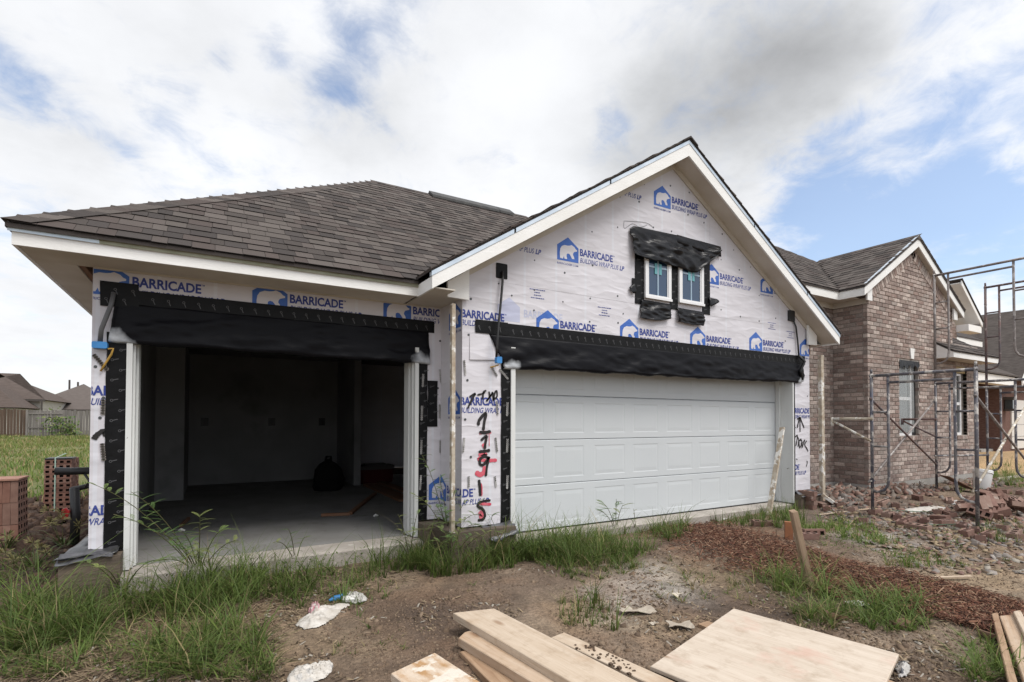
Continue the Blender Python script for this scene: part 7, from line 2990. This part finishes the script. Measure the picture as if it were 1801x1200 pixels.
# sedges by the dug soil
def sedge(u, v, hts, label, spread=.22):
    b = G(u, v)
    t = thing('sedge', label, 'weed', b, 'yellow headed sedges beside the dug soil')
    mb, ms2, mh = MB(), MB(), MB()
    for i in range(22):
        a = random.uniform(0, 6.28)
        ln = random.uniform(.18, .42)
        d = Vector((math.cos(a), math.sin(a), 0))
        q = d.cross(Vector((0, 0, 1))) * .005
        pp = [b + d * (ln * s * .8) + Vector((0, 0, ln * (s - .55 * s * s) * 1.3)) for s in (0, .3, .6, 1)]
        for x_, y_ in zip(pp, pp[1:]):
            k = 1 if y_ is not pp[-1] else .15
            mb.poly([x_ - q, x_ + q, y_ + q * k, y_ - q * k])
    for h_ in hts:
        a = random.uniform(0, 6.28)
        top = b + Vector((math.cos(a) * spread * random.random(), math.sin(a) * spread * .6 * random.random(), h_))
        ms2.tube([b, b.lerp(top, .5) + Vector((0, 0, .03)), top], [.004, .003, .002], 5)
        for j in range(26):
            e = Vector((random.gauss(0, 1), random.gauss(0, 1), random.gauss(.5, .7))).normalized()
            c = top + e * random.uniform(.02, .075)
            s2 = e.orthogonal().normalized() * .006
            mh.poly([top + e * .008, c + s2, c + e * .02, c - s2])
    mb.build('blades', LEAF[1], t, kind='stuff')
    ms2.build('stem', STEM, t)
    mh.build('seed_heads', DRYS, t, kind='stuff')


sedge(112, 968, (.42, .36, .30, .45, .27, .33), 'taller yellow headed sedge at the foot of the black standpipe', .2)
sedge(62, 1005, (.22, .18, .26, .2, .15), 'lower yellow headed sedge on the edge of the dug soil', .28)
sedge(10, 975, (.16, .2, .13), 'small yellow headed sedge at the left edge of the yard', .2)

# ================================================================== FENCE AND HOUSES BEYOND THE FIELD
FW_ = [mat('grey fence board', (.20, .185, .175), .9, (.15, .135, .125), 5, stretch=(4, 1, .3), vary=.16, spec=.2), mat('brown fence board', (.125, .085, .065), .9, (.085, .06, .045), 5, stretch=(4, 1, .3), vary=.25, spec=.2)]
FZ0 = .30


def fence(xa, xb, Y, h, m_, label, rails, name='wooden_fence'):
    t = thing(name, label, 'fence', ((xa + xb) / 2, Y, FZ0))
    me = None
    x = xa
    bw = .14
    n = 0
    mb = MB()
    mb.box(-bw / 2, bw / 2, 0, .018, 0, 1)
    me = bpy.data.meshes.new('board')
    me.from_pydata(mb.v, [], mb.f)
    me.materials.append(m_)
    while x < xb:
        hh = h * random.uniform(.97, 1.02)
        inst('board', me, Matrix.Translation((x, Y, FZ0 - .05)) @ Matrix.Rotation(random.gauss(0, .006), 4, 'Y') @ Matrix.Diagonal((random.uniform(.9, 1.0), 1, hh, 1)), t)
        x += bw + random.uniform(.004, .016)
    if rails:
        for z in (.55, 1.45):
            mb = MB()
            mb.box(xa, xb, Y - .042, Y - .002, FZ0 + z, FZ0 + z + .09)
            mb.build('rail', m_, t)
        x = xa
        while x < xb:
            mb = MB()
            mb.box(x - .05, x + .05, Y - .14, Y - .045, FZ0 - .05, FZ0 + h - .03)
            mb.build('post', m_, t)
            x += 2.4
    return t


def fx(u, Y):
    return ray(u, 740).x / ray(u, 740).y * Y


fence(fx(-330, 44), fx(47, 44), 44, 1.80, FW_[1], 'brown wooden fence section at the left beyond the field', False)
fence(fx(48, 43.8), fx(110, 43.8), 43.8, 1.75, FW_[0], 'grey wooden fence section showing its rails beyond the field', True)
fence(fx(111, 44), fx(190, 44), 44, 1.78, FW_[0], 'smooth grey wooden fence section ending behind the wrapped corner', False)

FARR = mat('far brown roof', (.105, .082, .072), .95, (.075, .058, .05), 3, stretch=(1, 1, 6), spec=.2)
FARR2 = mat('far grey brown roof', (.125, .105, .095), .95, (.10, .083, .075), 3, stretch=(1, 1, 6), spec=.2)
FARW = mat('far cream wall', (.52, .49, .45), .9, (.47, .44, .40), 1)
FARD = mat('far dark trim', (.06, .05, .045), .7)


def hip_roof(mb, x0, x1, y0, y1, z0, rise, oh=.4, inset=None):
    x0, x1, y0, y1 = x0 - oh, x1 + oh, y0 - oh, y1 + oh
    k = (inset if inset is not None else min(y1 - y0, x1 - x0) / 2)
    ym = (y0 + y1) / 2
    a, b_ = (x0 + k, ym, z0 + rise), (x1 - k, ym, z0 + rise)
    mb.poly([(x0, y0, z0), (x1, y0, z0), b_, a])
    mb.poly([(x1, y1, z0), (x0, y1, z0), a, b_])
    mb.poly([(x0, y1, z0), (x0, y0, z0), a])
    mb.poly([(x1, y0, z0), (x1, y1, z0), b_])
    mb.poly([(x0, y0, z0), (x0, y1, z0), (x1, y1, z0), (x1, y0, z0)])


def far_house(name, x0, x1, y0, y1, ze, rise, wall, roof, label, extra=None, inset=None):
    t = thing(name, label, 'house', ((x0 + x1) / 2, y0, .3))
    mb = MB()
    mb.box(x0, x1, y0, y1, -.3, ze - .02)
    mb.build('wall', wall, t)
    mb = MB()
    hip_roof(mb, x0, x1, y0, y1, ze, rise, inset=inset)
    rf = mb.build('roof', roof, t)
    mb = MB()
    mb.box(x0 - .4, x1 + .4, y0 - .42, y0 - .401, ze - .14, ze + .05)
    mb.build('fascia', FARD, t)
    return t, rf


# left house: tall roof with a lower wing towards the viewer
t, rf = far_house('neighbour_house', fx(-150, 58), fx(70, 58), 58, 72, Zw(1.6), 2.6, FARW, FARR, 'cream house with brown hip roof at the far left behind the fence', inset=fx(70, 58) + .4 - fx(-4, 65))
mb = MB()
xa, xb = fx(-160, 53), fx(26, 53)
mb.box(xa, xb, 53, 57.9, 0, Zw(.80))
mb.build('wall', FARW, t)
mb = MB()
hip_roof(mb, xa, xb, 53, 60, Zw(.85), 2.6)
mb.build('roof', FARR, t)
for u in (33, 52):
    mb = MB()
    x = fx(u, 57.9)
    mb.box(x - .3, x + .3, 57.86, 57.92, Zw(.0), Zw(.9))
    mb.build('window', FARD, t)
mb = MB()
x = fx(74, 57.8)
mb.box(x - .06, x + .06, 57.5, 57.62, 0, Zw(1.5))
mb.build('downpipe', FARD, t)
t, rf = far_house('neighbour_house', fx(36, 66), fx(192, 66), 66, 82, Zw(.9), 3.0, FARW, FARR2, 'house with wide grey brown hip roof behind the grey fence')
for u, h_ in ((121, 1.3), (136, .8)):
    x = fx(u, 73.5)
    mb = MB()
    mb.tube([(x, 73.5, Zw(3.0)), (x, 73.5, Zw(3.75) + h_ * .4)], .09, 8)
    mb.build('vent_pipe', FARD, rf)
t, rf = far_house('neighbour_house', fx(142, 95), fx(240, 95), 95, 108, Zw(3.6), 3.2, FARW, mat('far red roof', (.20, .06, .045), .9), 'far house with reddish roof peeping past the wrapped corner')
# bush climbing the fence
def bush(u, Y, h, w, label, n=260):
    x = fx(u, Y)
    t = thing('shrub', label, 'shrub', (x, Y, FZ0))
    mb = MB()
    for i in range(5):
        mb.tube([(x, Y, FZ0 - .05), (x + random.uniform(-.3, .3) * w, Y - .05, FZ0 + h * .8)], [.02, .008], 5)
    mb.build('stem', STEM, t)
    mb = MB()
    for i in range(n):
        c = Vector((x + random.gauss(0, .38) * w, Y + random.gauss(-.1, .15), FZ0 + h * random.uniform(.1, 1.0) ** .8))
        e = Vector((random.gauss(0, 1), random.gauss(0, 1), random.gauss(0, 1))).normalized()
        s2 = e.orthogonal().normalized()
        r_ = random.uniform(.06, .12)
        mb.poly([c - e * r_, c + s2 * r_ * .5, c + e * r_, c - s2 * r_ * .5], random.randrange(3))
    mb.build('foliage', LEAF, t, kind='stuff')


bush(108, 43.4, 1.3, 1.1, 'small dark bush growing against the grey fence')
bush(125, 43.3, .8, .6, 'low leafy sprig right of the dark bush at the fence', 90)
bush(90, 58, 2.2, .8, 'thin pale sapling rising behind the grey fence', 60)

# ================================================================== NEIGHBOUR ON THE RIGHT
NB = mat('far brown brick', (.115, .062, .05), .9, (.165, .10, .085), 9, stretch=(1, 1, 3), spec=.2)
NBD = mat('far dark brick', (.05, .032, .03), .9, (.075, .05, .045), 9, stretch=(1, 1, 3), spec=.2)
nx, ny = 21.9, 6.9                           # facade nearly in line with the others, on a slightly higher pad
t = thing('neighbour_house', 'finished brick house with dark roof and porch lantern behind the scaffold at right', 'house', (nx, ny, .48))
yaw = R(3)
ux, uy = Vector((math.cos(yaw), math.sin(yaw), 0)), Vector((-math.sin(yaw), math.cos(yaw), 0))
N0 = Vector((nx, ny, .48))


def nb(a, b_, z):
    return N0 + ux * a + uy * b_ + Vector((0, 0, z))


def na(u, b_=0.0):
    """how far along the facade a picture column meets it"""
    r_ = ray(u, 740)
    r_.z = 0
    t_ = (N0.dot(uy) + b_) / r_.dot(uy)
    return (r_ * t_ - N0).dot(ux)


def nbox(name, a0, a1, b0_, b1, z0, z1, m_, parent=t):
    mb = MB()
    p = [nb(a, b_, z) for z in (z0, z1) for b_ in (b0_, b1) for a in (a0, a1)]
    mb.mesh(p, [(0, 2, 3, 1), (4, 5, 7, 6), (0, 1, 5, 4), (2, 6, 7, 3), (0, 4, 6, 2), (1, 3, 7, 5)])
    return mb.build(name, m_, parent)


aw = na(1760)
ag = na(1777)
rb = 1.6
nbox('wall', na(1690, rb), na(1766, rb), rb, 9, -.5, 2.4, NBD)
nbox('wall', aw, aw + 9, 0, 9, -.5, 2.45, NB)
dr = nbox('front_door', na(1741, rb), na(1747, rb), rb - .06, rb - .001, .05, 2.1, mat('red brown door', (.16, .06, .045), .6))
nbox('sidelight', na(1748.5, rb), na(1755.5, rb), rb - .06, rb - .001, .55, 2.1, M['frame_white'], dr)
w_ = nbox('window', na(1743, rb), na(1748.2, rb), rb - .05, rb - .001, .5, 2.1, FARD)
nbox('porch_beam', na(1716, -.3), na(1784, -.3), -.34, -.05, 2.18, 2.46, M['primed'])
nbox('porch_step', na(1725, .2), aw - .01, .2, rb - .07, -.4, .04, M['concrete'])
gd = nbox('garage_door', ag, ag + 4.9, -.04, -.001, .02, 1.75, mat('far white door', (.62, .60, .57), .6))
for k in range(1, 4):
    nbox('section_joint', ag, ag + 4.9, -.046, -.041, .02 + k * .43 - .012, .02 + k * .43 + .012, M['strip'], gd)
a_l = na(1773.5, -.12)
ln_ = nbox('wall_lantern', a_l, a_l + .22, -.24, -.04, 1.42, 1.72, M['pane_dark'])
nbox('lantern_cap', a_l - .05, a_l + .27, -.29, -.001, 1.721, 1.82, FARD, ln_)
nbox('lantern_base', a_l - .03, a_l + .25, -.27, -.02, 1.34, 1.419, FARD, ln_)
mb = MB()
zr0, zr1 = 2.47, 5.35
a0, a1 = na(1690, -.4), aw + 14
mb.prism([nb(a0, -.4, zr0), nb(a1, -.4, zr0), nb(a1 - 4, 5, zr1), nb(a0 + 6.5, 5, zr1)], (0, 0, .05))
mb.prism([nb(a1, 10, zr0), nb(a0, 10, zr0), nb(a0 + 6.5, 5.01, zr1), nb(a1 - 4, 5.01, zr1)], (0, 0, .05))
mb.prism([nb(a0, 10, zr0), nb(a0, -.4, zr0), nb(a0 + 6.5, 5, zr1)], (0, 0, .05))
gm = ag + 2.45
gl, gr = ag - .9, ag + 5.8
gzt = 2.35 + (gm - gl) * .85
mb.prism([nb(gl, -.5, 2.35), nb(gm, -.5, gzt), nb(gm, 4.5, gzt), nb(gl, 4.5, 2.35)], (0, 0, .05))
mb.prism([nb(gm + .001, -.5, gzt), nb(gr, -.5, 2.35), nb(gr, 4.5, 2.35), nb(gm + .001, 4.5, gzt)], (0, 0, .05))
mb.build('roof', mat('far dark roof', (.105, .09, .082), .95, (.062, .052, .047), 5, stretch=(1, 1, 5), spec=.2), t)
mb = MB()
mb.prism([nb(gl + .4, -.02, 2.40), nb(gr - .4, -.02, 2.40), nb(gm, -.02, gzt - .1)], uy * .2)
mb.build('wall', NB, t)
for a_0, a_1 in ((gl, gm), (gr, gm)):
    mb = MB()
    mb.prism([nb(a_0, -.53, 2.36), nb(a_1, -.53, gzt + .01), nb(a_1, -.53, gzt - .2), nb(a_0, -.53, 2.15)], uy * .03)
    mb.build('rake_board', M['primed'], t)
# a further roof behind it
t, rf = far_house('neighbour_house', 34, 60, 20, 34, Zw(2.2), 4.4, NB, FARR2, 'far house whose roof shows behind the neighbour on the right', inset=6)
